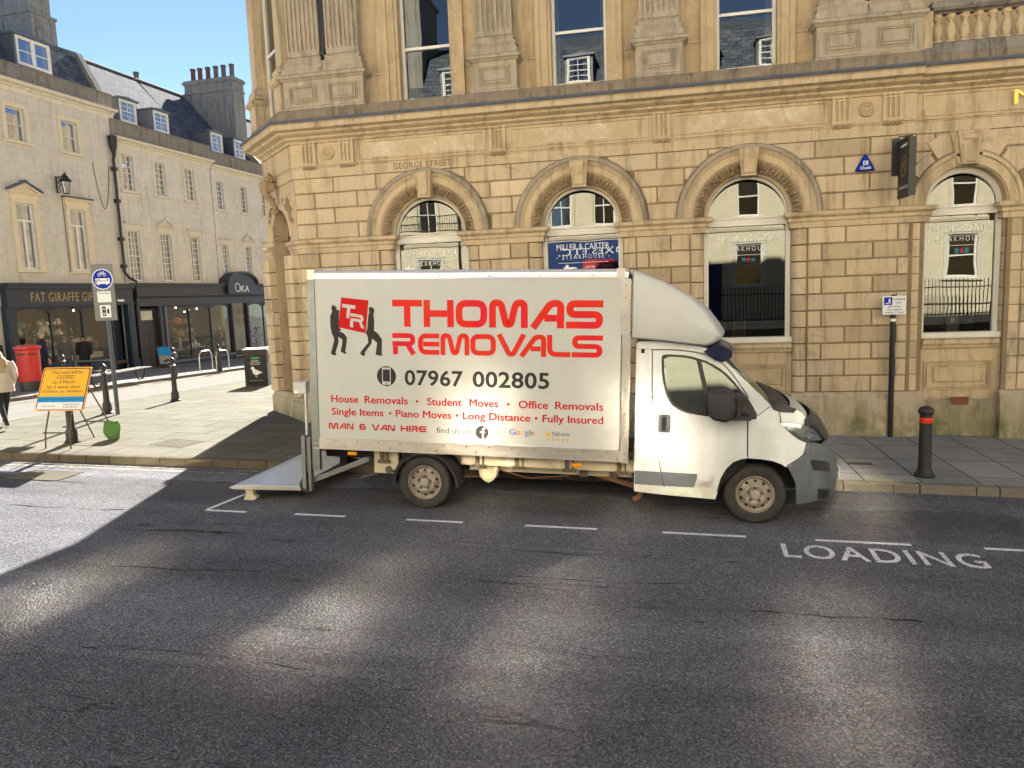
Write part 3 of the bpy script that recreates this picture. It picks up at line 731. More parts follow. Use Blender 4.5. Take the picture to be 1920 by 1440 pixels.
def spandrel(xl, xr, arcs, y0, y1):
    pts = [(xl, ZI)]; 
    for cx, r in arcs:
        for k in range(21): a = math.pi - math.pi * k / 20; pts.append((cx + r * math.cos(a), ZI + r * math.sin(a)))
    pts += [(xr, ZI), (xr, 3.4), (xl, 3.4)]
    mb.prism(pts, y0, y1)
spandrel(P0[0], XR, [(c, .93) for c, _ in AC], YW, YW + .11); spandrel(P0[0], XR, [(c, .742) for c, _ in AC], YW + .1101, YW + TH)
spandrel(XR, XE_, [(5.03, .635)], YW + .07, YW + TH)
mb.build("wall", "stone_groove", bank)
# upper storeys with window openings
YU = 13.98
UW = [-4.33, -1.42, 1.50]; uh = .50
mb = MB(); xsu = [P0[0] - .05]
for c in UW: xsu += [c - uh, c + uh]
xsu.append(XR)
for i in range(0, len(xsu), 2): mb.box(xsu[i], xsu[i + 1], YU, YU + .45, 3.4, TOP)
for c in UW:
    mb.box(c - uh, c + uh, YU + .001, YU + .449, 3.4, 3.62); mb.box(c - uh, c + uh, YU + .001, YU + .449, 6.6, 7.6); mb.box(c - uh, c + uh, YU + .001, YU + .449, 10.4, TOP)
mb.box(XR, 8.6, 16.6, 17.0, 3.4, 12.2); mb.box(9.8, XE_, 16.6, 17.0, 3.4, 12.2); mb.box(8.6, 9.8, 16.6, 17.0, 3.4, 4.2); mb.box(8.6, 9.8, 16.6, 17.0, 7.0, 12.2)
mb.box(XR - .45, XR, YU + .46, 17.0, 3.4, TOP)
mb.build("upper_wall", "stone_upper", bank)
mb = MB(); mb.prism([(P0[0] - .05, 14.4), (XR - .46, 14.4), (XR - .46, 16.6), (XE_, 17.01), (XE_, 58), (P2[0] - .1, 58), (P1[0] + .3, P1[1] + .2)], TOP - .9, TOP - .85, 'z'); mb.build("roof", "slate", bank)
mb = MB(); mb.box(XR, XE_, 13.9, 16.6, 3.46, 3.5); mb.build("flat_roof", "lead", bank)
# chamfered corner wall and the return along the side street
ch = Vector((P1[0] - P0[0], P1[1] - P0[1])); cl = ch.length; cang = math.atan2(-(P1[1] - P0[1]), -(P1[0] - P0[0]))
def chf(mb):   # local x runs from P1 (0) to P0 (cl), y into the building
    M = Matrix.Translation((P1[0], P1[1], 0)) @ Matrix.Rotation(cang, 4, 'Z'); return mb.xf(M)
mb = MB()
def wallpoly(w0, w1, zb, zt, dr, zc):     # with an arched doorway
    c = (w0 + w1) / 2; pts = [(w0, zb), (w0, zt), (w1, zt), (w1, zb), (c + dr, zb)]
    for k in range(17): a = math.pi * k / 16; pts.append((c + dr * math.cos(a), zc + dr * math.sin(a)))
    pts.append((c - dr, zb)); return pts
mb.prism(wallpoly(.0, cl, -3.2, 3.4, .60, 1.35), 0, .55); chf(mb); mb.build("corner_wall", "stone_trim", bank)
mb = MB(); mb.prism([(0, 3.4), (cl, 3.4), (cl, TOP), (0, TOP)] if False else [(.0, 3.4), (.0, TOP), (.42, TOP), (.42, 3.4)], .06, .5); mb.prism([(cl - .42, 3.4), (cl - .42, TOP), (cl - .04, TOP), (cl - .04, 3.4)], .06, .5); mb.box(.42, cl - .42, .061, .499, 6.9, 8.0); mb.box(.42, cl - .42, .061, .499, 3.4, 3.6)
chf(mb); mb.build("corner_upper_wall", "stone_trim", bank)
mb = MB(); d = rowdir; nrm = Vector((d.y, -d.x))
mb.prism([(P1[0], P1[1]), (P2[0], P2[1]), (P2[0] + nrm.x * .5, P2[1] + nrm.y * .5), (P1[0] + nrm.x * .5, P1[1] + nrm.y * .5)], -4.5, TOP, 'z'); mb.build("side_wall", "stone_trim", bank)
# corner door, dark recess, carved arch
mb = MB(); mb.box(cl / 2 - .8, cl / 2 + .8, .56, .62, -3.0, 2.2); chf(mb); mb.build("doorway", "interior_dark", bank)
mb = MB(); mb.box(cl / 2 - .56, cl / 2 - .02, .46, .5, -2.9, .9); mb.box(cl / 2 + .02, cl / 2 + .56, .46, .5, -2.9, .9)
for q in (-.29, .29):
    for z in (-2.6, -1.3, -.2): mb.bbox(cl / 2 + q - .18, cl / 2 + q + .18, .44, .46, z, z + (.9 if z < -.5 else .8), .012)
chf(mb); mb.build("door", "dark_wood", bank)
mb = MB(); mb.arch(cl / 2, 1.35, [(.60, -.02), (.70, -.05), (.74, -.02), (.74, .02), (.60, .02)], n=24); chf(mb); mb.build("arch_surround", "stone_trim", bank, smooth=True)
mb = MB()
for s_ in (-1, 1):
    x = cl / 2 + s_ * .82
    for i in range(11):
        z0 = ZP + i * hc + .012; z1 = min(.95, z0 + hc - .024)
        if z1 > z0: mb.prism([(x - .22, -.0), (x - .20, -.14), (x - .12, -.2), (x + .12, -.2), (x + .20, -.14), (x + .22, 0)], z0, z1, 'z')
chf(mb); mb.build("doorway_column", "stone_wall", bank, smooth=True, ang=30)["kind"] = "stuff"
# scroll bracket over the corner door
mb = MB(); c_ = cl / 2
mb.tube([(c_, -.05, 2.60), (c_, -.20, 2.58), (c_, -.30, 2.48), (c_, -.31, 2.36), (c_, -.24, 2.24), (c_, -.15, 2.12), (c_, -.10, 1.98), (c_, -.09, 1.84)], [.07, .08, .085, .08, .07, .06, .05, .04], 10)
for y_, z_, r_, w_ in ((-.20, 2.42, .11, .10), (-.10, 1.92, .06, .07)):
    mb.lathe([(0, -w_), (r_ * .35, -w_ - .01), (r_ * .5, -w_ + .01), (r_ * .8, -w_), (r_, -w_ + .02), (r_, w_ - .02), (r_ * .8, w_), (r_ * .5, w_ - .01), (r_ * .35, w_ + .01), (0, w_)], (c_, y_, z_), 18, 'x')
for k in range(11):
    a = k * .57; mb.lathe([(0, -.045), (.03, -.02), (.038, .0), (.025, .03), (0, .05)], (c_ + .075 * math.cos(a), -.16 - .05 * math.sin(a * 1.7), 2.60 + .075 * math.sin(a)), 6)
chf(mb); mb.build("scroll_bracket", "stone_carved", bank, smooth=True, ang=50)["kind"] = "stuff"
# carved leaves in the spandrels of the corner door
rl_ = random.Random(3); mb = MB()
for s_ in (-1, 1):
    for k in range(26):
        a = rl_.uniform(.3, 1.25); r_ = rl_.uniform(.78, .98); x = c_ + s_ * r_ * math.cos(a); z = 1.35 + r_ * math.sin(a)
        if abs(x - c_) < .85 and z < 2.38: d_ = rl_.uniform(0, 3.14); mb.bprism([(x + .05 * math.cos(d_), z + .05 * math.sin(d_)), (x + .022 * math.cos(d_ + 1.57), z + .022 * math.sin(d_ + 1.57)), (x - .05 * math.cos(d_), z - .05 * math.sin(d_)), (x - .022 * math.cos(d_ + 1.57), z - .022 * math.sin(d_ + 1.57))], -.035, .0, .008)
chf(mb); mb.build("carved_leaves", "stone_carved", bank)["kind"] = "stuff"
mb = MB()
def crv(u, v):
    a = math.pi * (u * .98 + .01); r = .60 - .13 * v; y = -.02 + .30 * v; k = u * 24; e = math.sin(math.pi * v); y -= .03 * math.sin(k * 6.28 + (v - .5) * 5 * (1 if int(k) % 2 else -1)) * e
    return (c_ + r * math.cos(a), y, 1.35 + r * math.sin(a))
mb.grid(crv, 180, 8); chf(mb); mb.build("carved_band", "stone_carved", bank, smooth=True, ang=70, fix=False)
# --- bands, plinth, cornice: profiles swept round the corner
side = (P1[0] + rowdir.x * 6, P1[1] + rowdir.y * 6)
P1c = (P1[0] + (P0[0] - P1[0]) * .14, P1[1] + (P0[1] - P1[1]) * .14); sidec = (P1c[0] + rowdir.x * 6, P1c[1] + rowdir.y * 6)
pathL = [(XR, YW), P0, P1, side]                                  # outwards is to the right of travel when going in -x ... so reverse
def band(name, prof, mat, wing=True, smooth=False, y=YW):
    mb = MB(); path = [sidec, P1c, P0, (XR, y)]
    mb.sweep([(o, z) for o, z in prof], path)
    if wing: mb.sweep([(o, z) for o, z in prof], [(XR + .001, YW + .08), (XE_, YW + .08)])
    return mb.build(name, mat, bank, smooth=smooth)
# plinth (broken at the windows like the wall behind)
mb = MB()
pl = [(-.01, -3.4), (.14, -3.4), (.14, ZP - .13), (.10, ZP - .10), (.10, ZP - .04), (.06, ZP), (-.01, ZP)]
mb.sweep(pl, [side, P1, P0, (-5.14, YW)])
for a, b in ((-3.68, -2.18), (-.72, .78), (2.24, XR + .0)): mb.sweep(pl, [(a, YW), (b, YW)])
mb.sweep(pl, [(XR + .001, YW + .07), (4.44, YW + .07)]); mb.sweep(pl, [(5.62, YW + .07), (XE_, YW + .07)])
for (cx, h) in AC + [(5.03, .60)]:
    yy = YW + (.08 if cx < 4 else .15); mb.sweep([(-.01, -3.4), (.06, -3.4), (.06, ZP - .20), (.02, ZP - .17), (-.01, ZP - .17)], [(cx - h - .01, yy), (cx + h + .01, yy)])
mb.build("plinth", "stone_plinth", bank)
# impost band under the arches
imp = [(-.01, .97), (.03, .97), (.035, 1.06), (.06, 1.08), (.06, 1.13), (.12, 1.17), (.13, 1.225), (.10, 1.24), (-.01, 1.24)]
mb = MB(); mb.sweep(imp, [side, P1, (P1[0] + ch.x * -.22, P1[1] + ch.y * -.22)]); mb.sweep(imp, [(P0[0] + ch.x * .22, P0[1] + ch.y * .22), P0, (-5.14, YW), (-5.14, YW + .3)])
for a, b in ((-3.68, -2.18), (-.72, .78)): mb.sweep(imp, [(a, YW + .3), (a, YW), (b, YW), (b, YW + .3)])
mb.sweep(imp, [(2.24, YW + .3), (2.24, YW), (4.14, YW), (4.43, YW + .03), (4.43, YW + .3)]); mb.sweep(imp, [(5.62, YW + .3), (5.62, YW + .07), (XE_, YW + .07)])
mb.build("impost_band", "stone_trim", bank)
# architrave, frieze and cornice
corn = [(-.01, 2.43), (.035, 2.43), (.035, 2.605), (.05, 2.615), (.05, 2.632), (.075, 2.642), (.075, 2.66), (.03, 2.665), (.03, 3.08), (.07, 3.085), (.09, 3.12), (.17, 3.16), (.17, 3.19), (.28, 3.23), (.31, 3.27), (.42, 3.29), (.42, 3.37), (.45, 3.395), (-.01, 3.395)]
band("cornice", corn, "stone_trim")
def leadf(mb, path):
    mb.sweep([(-.01, 3.397), (.46, 3.397), (.475, 3.42), (.465, 3.455), (.40, 3.475), (-.01, 3.52)], path)
mb = MB(); leadf(mb, [sidec, P1c, P0, (XR, YW)]); leadf(mb, [(XR + .001, YW + .08), (XE_, YW + .08)]); mb.build("lead_flashing", "lead", bank)
mb = MB(); bl = [(-.01, 3.48), (.26, 3.48), (.26, 3.60), (.22, 3.69), (-.01, 3.69)]
mb.sweep(bl, [sidec, P1c, (P0[0] - .02, P0[1]), (XR, YW)]); mb.sweep(bl, [(XR + .001, YW + .1), (XE_, YW + .1)]); mb.build("blocking_course", "stone_dark", bank)
# triglyphs, roundels, frieze panels
YF = YW - .03
for x in (-6.74, -5.95, -2.95, .03, 3.02, 3.82):
    mb = MB(); w = .15
    for a, b in ((-w, -.105), (-.055, -.025), (.025, .055), (.105, w)): mb.box(x + a, x + b, YF - .055, YF, 2.70, 3.075)
    for a, b in ((-.105, -.055), (-.025, .025), (.055, .105)): mb.box(x + a, x + b, YF - .02, YF, 2.70, 3.05); mb.box(x + a, x + b, YF - .054, YF - .02, 3.03, 3.06)
    mb.box(x - w - .012, x + w + .012, YF - .068, YF, 3.075, 3.10); mb.box(x - w - .012, x + w + .012, YF - .07, YF, 2.655, 2.70)
    mb.build("triglyph", "stone_trim", bank)
    mb = MB()
    for k in range(6): mb.lathe([(0, 0), (.022, 0), (.014, .045), (0, .045)], (x - .125 + .05 * k, YF - .04, 2.585), 6)
    mb.build("guttae", "stone_carved", bank)
for x in (-6.345, 3.42):
    mb = MB(); prof = [(0, -.05), (.02, -.055), (.035, -.03), (.05, -.02), (.062, -.045), (.075, -.03), (.09, -.02), (.105, -.05), (.118, -.05), (.13, -.02), (.135, 0)]
    mb.lathe(prof, (x, YF, 2.88), 28, 'y'); mb.build("roundel", "stone_trim", bank, smooth=True, ang=60)
mb = MB()
for a, b in ((-5.72, -3.18), (-2.72, -.20), (.26, 2.79), (4.32, 7.9)):
    yy = YF if a < 4 else YF + .08
    for (x0, x1, z0, z1) in ((a, b, 2.70, 2.73), (a, b, 3.03, 3.06), (a, a + .035, 2.73, 3.03), (b - .035, b, 2.73, 3.03)): mb.box(x0, x1, yy - .022, yy, z0, z1)
mb.build("frieze_moulding", "stone_trim", bank)
s = NT("stone_scrubbed"); v = s.obj(world=True); a = s.noise(v, 2.4, 6, .7, .5); b = s.noise(v, 9, 5, .75)
s.col(s.mix(s.math('MULTIPLY', s.ramp(a, [(.42, 0), (.62, 1)]), s.ramp(b, [(.35, .2), (.65, 1)])), (.50, .385, .235), (.70, .62, .48))); s.setp(.9, 0, .2); s.bump(b, .3, .008)
for a, b in ((-5.5, -3.4), (-2.5, -.4), (.5, 2.6)):
    mb = MB(); mb.box(a, b, YF - .004, YF - .001, 2.745, 3.015); mb.build("frieze_panel", "stone_scrubbed", bank)
lettering("GEORGE STREET", -5.02, -3.86, 2.478, 2.588, YW - .039, "incised", bank, name="lettering", offset=0, spacing=1.08)
# --- arches
for cx, h in AC:
    mb = MB()
    mb.arch(cx, ZI, [(1.128, YW + .01), (1.128, YW - .10), (1.09, YW - .06), (1.065, YW - .045), (1.06, YW - .03), (.955, YW - .03), (.95, YW - .015), (.93, YW + .0), (.925, YW + .03)], n=48)
    mb.build("arch_surround", "stone_trim", bank, smooth=True, ang=30)
    mb = MB(); mb.arch(cx, ZI, [(1.225, YW + .01), (1.225, YW - .075), (1.20, YW - .105), (1.15, YW - .112), (1.13, YW - .095), (1.13, YW + .01)], n=48); mb.build("hood_mould", "stone_hood", bank, smooth=True, ang=30)
    rnd = random.Random(int(cx * 10))
    def carved(u, v):
        a = math.pi * (u * .985 + .0075); r = .925 - .185 * v; y = YW + .0 + .10 * v
        k = u * 34; leaf = math.sin(k * 2 * math.pi + (v - .5) * 5 * (1 if int(k) % 2 else -1)); ed = math.sin(math.pi * v)
        y -= (.026 * leaf * ed + .016 * math.sin(k * 13 + v * 21) * ed + .012 * rnd.uniform(-1, 1) * ed)
        return (cx + r * math.cos(a), y, ZI + r * math.sin(a))
    mb = MB(); mb.grid(carved, 260, 10); mb.build("carved_band", "stone_carved", bank, smooth=True, ang=70, fix=False)
    mb = MB(); mb.arch(cx, ZI, [(.755, YW + .02), (.755, YW + .24), (.69, YW + .24), (.70, YW + .13), (.72, YW + .11), (.74, YW + .10)], n=40); mb.build("arch_soffit", "stone_trim", bank, smooth=True, ang=40)
    # scrolled keystone
    mb = MB(); pr = [(2.39, -.14), (2.37, -.20), (2.33, -.225), (2.27, -.22), (2.19, -.18), (2.10, -.15), (2.02, -.135), (1.97, -.15), (1.94, -.13), (1.925, -.06), (1.925, .1), (2.43, .1), (2.43, -.035)]
    def ks(mb, wt, wb, off, dy=0):
        n = len(pr); vs = []
        for s_ in (-1, 1):
            for z, y in pr:
                t = (2.43 - z) / .505; hw = (wt + (wb - wt) * t); vs.append((cx + off + s_ * hw, YW + y + dy, z))
        mb.add(vs, [tuple(range(n)), tuple(range(2 * n - 1, n - 1, -1))] + [(i, (i + 1) % n, n + (i + 1) % n, n + i) for i in range(n)])
    ks(mb, .11, .07, 0, -.022); ks(mb, .172, .118, 0, .015)
    for s_ in (-1, 1): mb.tube([(cx + s_ * .142, YW - .185, 2.34), (cx + s_ * .13, YW - .165, 2.19), (cx + s_ * .115, YW - .118, 2.04), (cx + s_ * .105, YW - .12, 1.96)], .012, 6)
    mb.box(cx - .125, cx + .125, YW - .13, YW + .1, 1.905, 1.95)
    mb.build("keystone", "stone_trim", bank)
# right-hand wing arch: plain band with a triple keystone
cx = 5.03
mb = MB(); mb.arch(cx, ZI, [(.86, YW + .08), (.86, YW + .02), (.83, YW + .0), (.79, YW + .0), (.78, YW + .03), (.64, YW + .03), (.635, YW + .06), (.62, YW + .07), (.62, YW + .33), (.66, YW + .33)], n=44); mb.build("arch_surround", "stone_trim", bank, smooth=True, ang=30)
mb = MB()
for wt, wb, y in ((.30, .17, .0), (.20, .115, -.05)):
    mb.bprism([(cx - wb, 1.87), (cx + wb, 1.87), (cx + wt, 2.42), (cx - wt, 2.42)], YW + y, YW + .1, .012)
mb.bprism([(cx - .09, 1.90), (cx + .09, 1.90), (cx + .13, 2.2), (cx - .13, 2.2)], YW - .065, YW - .04, .01); mb.bprism([(cx - .135, 2.23), (cx + .135, 2.23), (cx + .16, 2.39), (cx - .16, 2.39)], YW - .085, YW - .04, .05)
mb.build("keystone", "stone_trim", bank)
mb = MB()
for s_ in (-1, 1):
    for a0, a1, ro in ((100, 122, 1.22), (125, 148, 1.05)):
        A0, A1 = R(a0), R(a1); ri = .875
        pts = [(cx - s_ * -ri * math.cos(A0 + (A1 - A0) * k / 4), ZI + ri * math.sin(A0 + (A1 - A0) * k / 4)) for k in range(5)]
        out = [(cx - s_ * -ro * math.cos(A1), min(2.41, ZI + ro * math.sin(A1))), (cx - s_ * -ro * math.cos((A0 + A1) / 2), min(2.41, ZI + ro * math.sin((A0 + A1) / 2))), (cx - s_ * -ro * math.cos(A0) * (1 if a0 > 110 else .9), min(2.41, ZI + ro * math.sin(A0)))]
        mb.bprism(pts + out, YW + .035, YW + .09, .012)
sep(mb.build("voussoir", "stone_wall", bank))
# --- ground-floor windows
YG = YW + .235
def bank_window(cx, h, y, txt=True):
    rr = h - .02 if cx < 4 else .605
    h = rr
    fr = MB(); t = .062
    fr.arch(cx, ZI - .02, [(rr + .05, y - .03), (rr + .05, y + .05), (rr - t, y + .05), (rr - t, y - .01), (rr - t + .02, y - .03)], n=40)
    fr.box(cx - h - .02, cx - h + t, y - .025, y + .05, -.95, 1.07); fr.box(cx + h - t, cx + h + .02, y - .025, y + .05, -.95, 1.07)
    fr.box(cx - h - .02, cx + h + .02, y - .09, y + .05, 1.07, 1.19); fr.box(cx - h - .02, cx + h + .02, y - .12, y + .05, 1.19, 1.215)
    fr.bbox(cx - h - .04, cx + h + .04, y - .14, y + .05, -1.03, -.93, .012)
    w = fr.build("window", "white_paint_aged", bank)
    mb = MB(); pts = [(cx - h + t - .01, -.93), (cx + h - t + .01, -.93), (cx + h - t + .01, 1.08), (cx - h + t - .01, 1.08)]
    flat(mb, pts, y + .02); n = 24
    flat(mb, [(cx + (rr - t + .01) * math.cos(math.pi * k / n), 1.18 + (rr - t + .01) * .985 * math.sin(math.pi * k / n)) for k in range(n + 1)], y + .021)
    mb.build("pane", "glass_bank", w)
    if txt:
        lettering("MILLER & CARTER", cx - .50, cx + .50, .80, .915, y + .012, "sign_white", w)
        lettering("- STEAKHOUSE -", cx - .50, cx + .50, .63, .715, y + .012, "sign_white", w, offset=-.005, spacing=1.5)
        mb = MB(); mb.add([(cx - .47, y + .012, .555), (cx + .47, y + .012, .555), (cx + .47, y + .012, .563), (cx - .47, y + .012, .563)], [(0, 1, 2, 3)]); mb.build("rule", "sign_white", w)
    # room behind
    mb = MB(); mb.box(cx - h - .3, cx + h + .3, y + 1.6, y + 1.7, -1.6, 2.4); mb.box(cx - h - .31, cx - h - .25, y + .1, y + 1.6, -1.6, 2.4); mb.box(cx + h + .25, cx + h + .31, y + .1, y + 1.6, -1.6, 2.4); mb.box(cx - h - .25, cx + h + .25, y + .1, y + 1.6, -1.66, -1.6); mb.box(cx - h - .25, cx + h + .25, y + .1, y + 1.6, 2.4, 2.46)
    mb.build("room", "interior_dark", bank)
    # sill and apron panel below
    yb = YW + (.12 if cx < 4 else .19); hh = .75 if cx < 4 else .60
    mb = MB(); mb.sweep([(-.01, -1.2), (.05, -1.2), (.07, -1.15), (.10, -1.12), (.10, -1.06), (.12, -1.035), (-.01, -1.03)], [(cx - hh, yb - .0), (cx + hh, yb)])
    mb.build("sill", "stone_trim", bank)
    mb = MB(); a, b, z0, z1 = cx - hh + .06, cx + hh - .06, -1.92, -1.42
    for k, (e, p) in enumerate(((0, .035), (.035, .05), (.06, .03))):
        for (x0, x1, q0, q1) in ((a + e, b - e, z0 + e, z0 + e + .025), (a + e, b - e, z1 - e - .025, z1 - e), (a + e, a + e + .025, z0 + e + .025, z1 - e - .025), (b - e - .025, b - e, z0 + e + .025, z1 - e - .025)): mb.box(x0, x1, yb - p, yb, q0, q1)
    mb.bbox(a + .14, b - .14, yb - .03, yb, z0 + .12, z1 - .12, .02)
    mb.build("apron_panel", "stone_trim", bank)
for cx, h in AC: bank_window(cx, h, YG)
bank_window(5.03, .62, YG + .05)
mb = MB()
for i in range(3):
    for j in range(7): mb.box(4.93 + j * .035, 4.955 + j * .035, YW + .085, YW + .10, -2.17 + i * .04, -2.14 + i * .04)
mb.box(4.91, 5.19, YW + .088, YW + .11, -2.19, -2.05); mb.build("air_brick", "brick_vent", bank)
# --- upper sash windows
def upper_window(cx):
    y = YU + .20; h = uh - .0
    fr = MB(); t = .055
    fr.box(cx - h, cx - h + t, y - .02, y + .06, 3.66, 6.6); fr.box(cx + h - t, cx + h, y - .02, y + .06, 3.66, 6.6); fr.bbox(cx - h, cx + h, y - .07, y + .06, 3.64, 3.735, .01)
    fr.box(cx - h + t, cx + h - t, y - .015, y + .05, 4.72, 4.77); fr.box(cx - h, cx + h, y - .02, y + .06, 6.5, 6.6)
    w = fr.build("sash_window", "white_paint", bank)
    mb = MB(); mb.add([(cx - h + t, y + .03, 3.73), (cx + h - t, y + .03, 3.73), (cx + h - t, y + .03, 4.72), (cx - h + t, y + .03, 4.72)], [(0, 1, 2, 3)]); mb.add([(cx - h + t, y + .012, 4.77), (cx + h - t, y + .012, 4.77), (cx + h - t, y + .012, 6.5), (cx - h + t, y + .012, 6.5)], [(0, 1, 2, 3)])
    mb.build("pane", "glass_bank", w)
    mb = MB(); s_ = -1 if cx < -3 else 1
    def cur(x0, x1):
        mb.grid(lambda u, v: (x0 + (x1 - x0) * u, y + .12 + .02 * math.sin(u * 25), 3.7 + 2.9 * v), 24, 1)
    if cx < -3: cur(cx - h + .03, cx - h + .26)
    elif cx < 0: cur(cx - h + .03, cx - h + .12); cur(cx + h - .12, cx + h - .03)
    else: cur(cx + h - .16, cx + h - .03)
    mb.build("curtain", "curtain", bank, smooth=True, fix=False)
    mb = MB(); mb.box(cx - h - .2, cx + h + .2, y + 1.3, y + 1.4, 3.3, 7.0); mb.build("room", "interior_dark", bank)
    # moulded stone architrave, widening at the foot
    mb = MB()
    for s2 in (-1, 1):
        for a, b, p in ((.50, .56, .03), (.56, .70, .06), (.70, .78, .085)): mb.box(cx + s2 * a, cx + s2 * b, YU - p, YU, 3.69, 7.0)
    for a, b, p in ((6.6, 6.66, .03), (6.66, 6.8, .06), (6.8, 6.95, .085)): mb.box(cx - .5, cx + .5, YU - p, YU, a, b)
    mb.build("window_architrave", "stone_upper", bank)
for c in UW: upper_window(c)
# --- pedestals and fluted pilasters
def pedestal(xa, xb, panels, y=YW - .20, name="pedestal"):
    mb = MB(); mb.box(xa, xb, y, YU, 3.69, 4.22)
    n = panels; w = (xb - xa) / n
    for i in range(n):
        a = xa + w * i + .12; b = xa + w * (i + 1) - .12
        for e, p in ((0, .018), (.035, .03)):
            for (x0, x1, q0, q1) in ((a + e, b - e, 3.80 + e, 3.815 + e), (a + e, b - e, 4.12 - e, 4.135 - e), (a + e, a + e + .015, 3.815 + e, 4.12 - e), (b - e - .015, b - e, 3.815 + e, 4.12 - e)): mb.box(x0, x1, y - p, y, q0, q1)
        mb.bbox(a + .08, b - .08, y - .022, y, 3.88, 4.055, .012)
    cap = [(-.01, 4.22), (.02, 4.22), (.05, 4.255), (.08, 4.27), (.08, 4.315), (.04, 4.35), (-.01, 4.36)]
    mb.sweep([(o, z) for o, z in cap], [(xa, YU), (xa, y), (xb, y), (xb, YU)])
    mb.sweep([(-.01, 3.69), (.03, 3.69), (.03, 3.72), (0.004, 3.74), (-.01, 3.74)], [(xa, YU), (xa, y), (xb, y), (xb, YU)])
    mb.build(name, "stone_pedestal", bank)
def pilaster(xa, xb, y=YW - .10):
    mb = MB(); n = 7; w = (xb - xa - .03) / n; g = w * .62
    mb.box(xa, xb, y + .03, YU, 4.36, TOP)
    xs = [xa] + [xa + .015 + w * (i + .5) + s_ * g / 2 for i in range(n) for s_ in (-1, 1)] + [xb]
    for i in range(0, len(xs), 2): mb.box(xs[i], xs[i + 1], y, y + .03, 4.86, TOP)
    for i in range(n):
        c = xa + .015 + w * (i + .5); mb.box(c - g / 2, c + g / 2, y + .0005, y + .03, 4.74, 4.80)
        for k in range(3): mb.box(c - g / 2, c - g / 2 + g * (.3 - .1 * k), y + .0004, y + .029, 4.80 + .02 * k, 4.82 + .02 * k); mb.box(c + g / 2 - g * (.3 - .1 * k), c + g / 2, y + .0004, y + .029, 4.80 + .02 * k, 4.82 + .02 * k)
    mb.box(xa, xb, y, y + .03, 4.70, 4.74)
    for i in range(0, len(xs), 2): mb.box(xs[i], xs[i + 1], y + .0002, y + .0298, 4.74, 4.86)
    mb.sweep([(-.01, 4.36), (.09, 4.36), (.10, 4.40), (.09, 4.45), (.06, 4.46), (.06, 4.50), (.075, 4.53), (.06, 4.57), (.025, 4.58), (.02, 4.63), (.04, 4.66), (-.01, 4.70)], [(xa, YU), (xa, y), (xb, y), (xb, YU)])
    mb.build("pilaster", "stone_pedestal", bank)
pedestal(-7.10, -5.47, 2); pedestal(-3.34, -2.52, 1); pedestal(-.40, .42, 1); pedestal(2.58, 4.20, 2)
for a, b in ((-7.02, -6.36), (-6.22, -5.56), (-3.27, -2.60), (-.33, .34), (2.66, 3.32), (3.46, 4.12)): pilaster(a, b)
mb = MB(); mb.box(-6.34, -6.24, YW - .06, YU, 4.7, TOP); mb.lathe([(0, 0), (.05, 0), (.055, .1), (0, .1)], (-6.29, YW - .09, 4.67), 8); mb.build("downpipe", "black_iron", bank)
band_ = [(-.01, 4.26), (.02, 4.27), (.03, 4.31), (-.01, 4.33)]
mb = MB()
for a, b in ((-5.47, -5.12), (-3.54, -3.34), (-2.52, -2.21), (-.63, -.40), (.42, .71), (2.29, 2.58)): mb.sweep(band_, [(a, YU), (b, YU)])
sep(mb.build("dado_moulding", "stone_trim", bank))
# corner pilasters and pedestals on the chamfer, tall window between
def chf_ped(mb, a, b, y=-.16):
    mb.box(a, b, y, .06, 3.69, 4.22); mb.sweep([(-.01, 4.22), (.02, 4.22), (.08, 4.27), (.08, 4.315), (.04, 4.35), (-.01, 4.36)], [(a, .06), (a, y), (b, y), (b, .06)])
mb = MB(); chf_ped(mb, -.06, .40); chf_ped(mb, cl - .40, cl + .02)
for a, b in ((-.02, .36), (cl - .36, cl - .02)):
    mb.box(a, b, -.08, .06, 4.36, TOP); mb.sweep([(-.01, 4.36), (.09, 4.36), (.10, 4.42), (.06, 4.46), (.075, 4.53), (.02, 4.6), (-.01, 4.66)], [(a, .06), (a, -.08), (b, -.08), (b, .06)])
chf(mb); mb.build("corner_pilaster", "stone_trim", bank)
mb = MB()
for i in range(22):
    if 4.4 < 4.9 + i * .3: mb.box(-.055, -.02, -.02, .05, 4.95 + i * .3, 4.99 + i * .3)
chf(mb); mb.build("quoin_strip", "stone_dark", bank)
mb = MB(); mb.box(.42, .48, .15, .22, 3.6, 6.9); mb.box(cl - .48, cl - .42, .15, .22, 3.6, 6.9); mb.box(.48, cl - .48, .15, .22, 3.6, 3.7); mb.box(.48, cl - .48, .15, .22, 6.8, 6.9); mb.box(.48, cl - .48, .16, .21, 5.2, 5.26); chf(mb); w = mb.build("sash_window", "white_paint", bank)
mb = MB(); mb.add([(.48, .19, 3.7), (cl - .48, .19, 3.7), (cl - .48, .19, 6.8), (.48, .19, 6.8)], [(0, 1, 2, 3)]); chf(mb); mb.build("pane", "glass_bank", w)
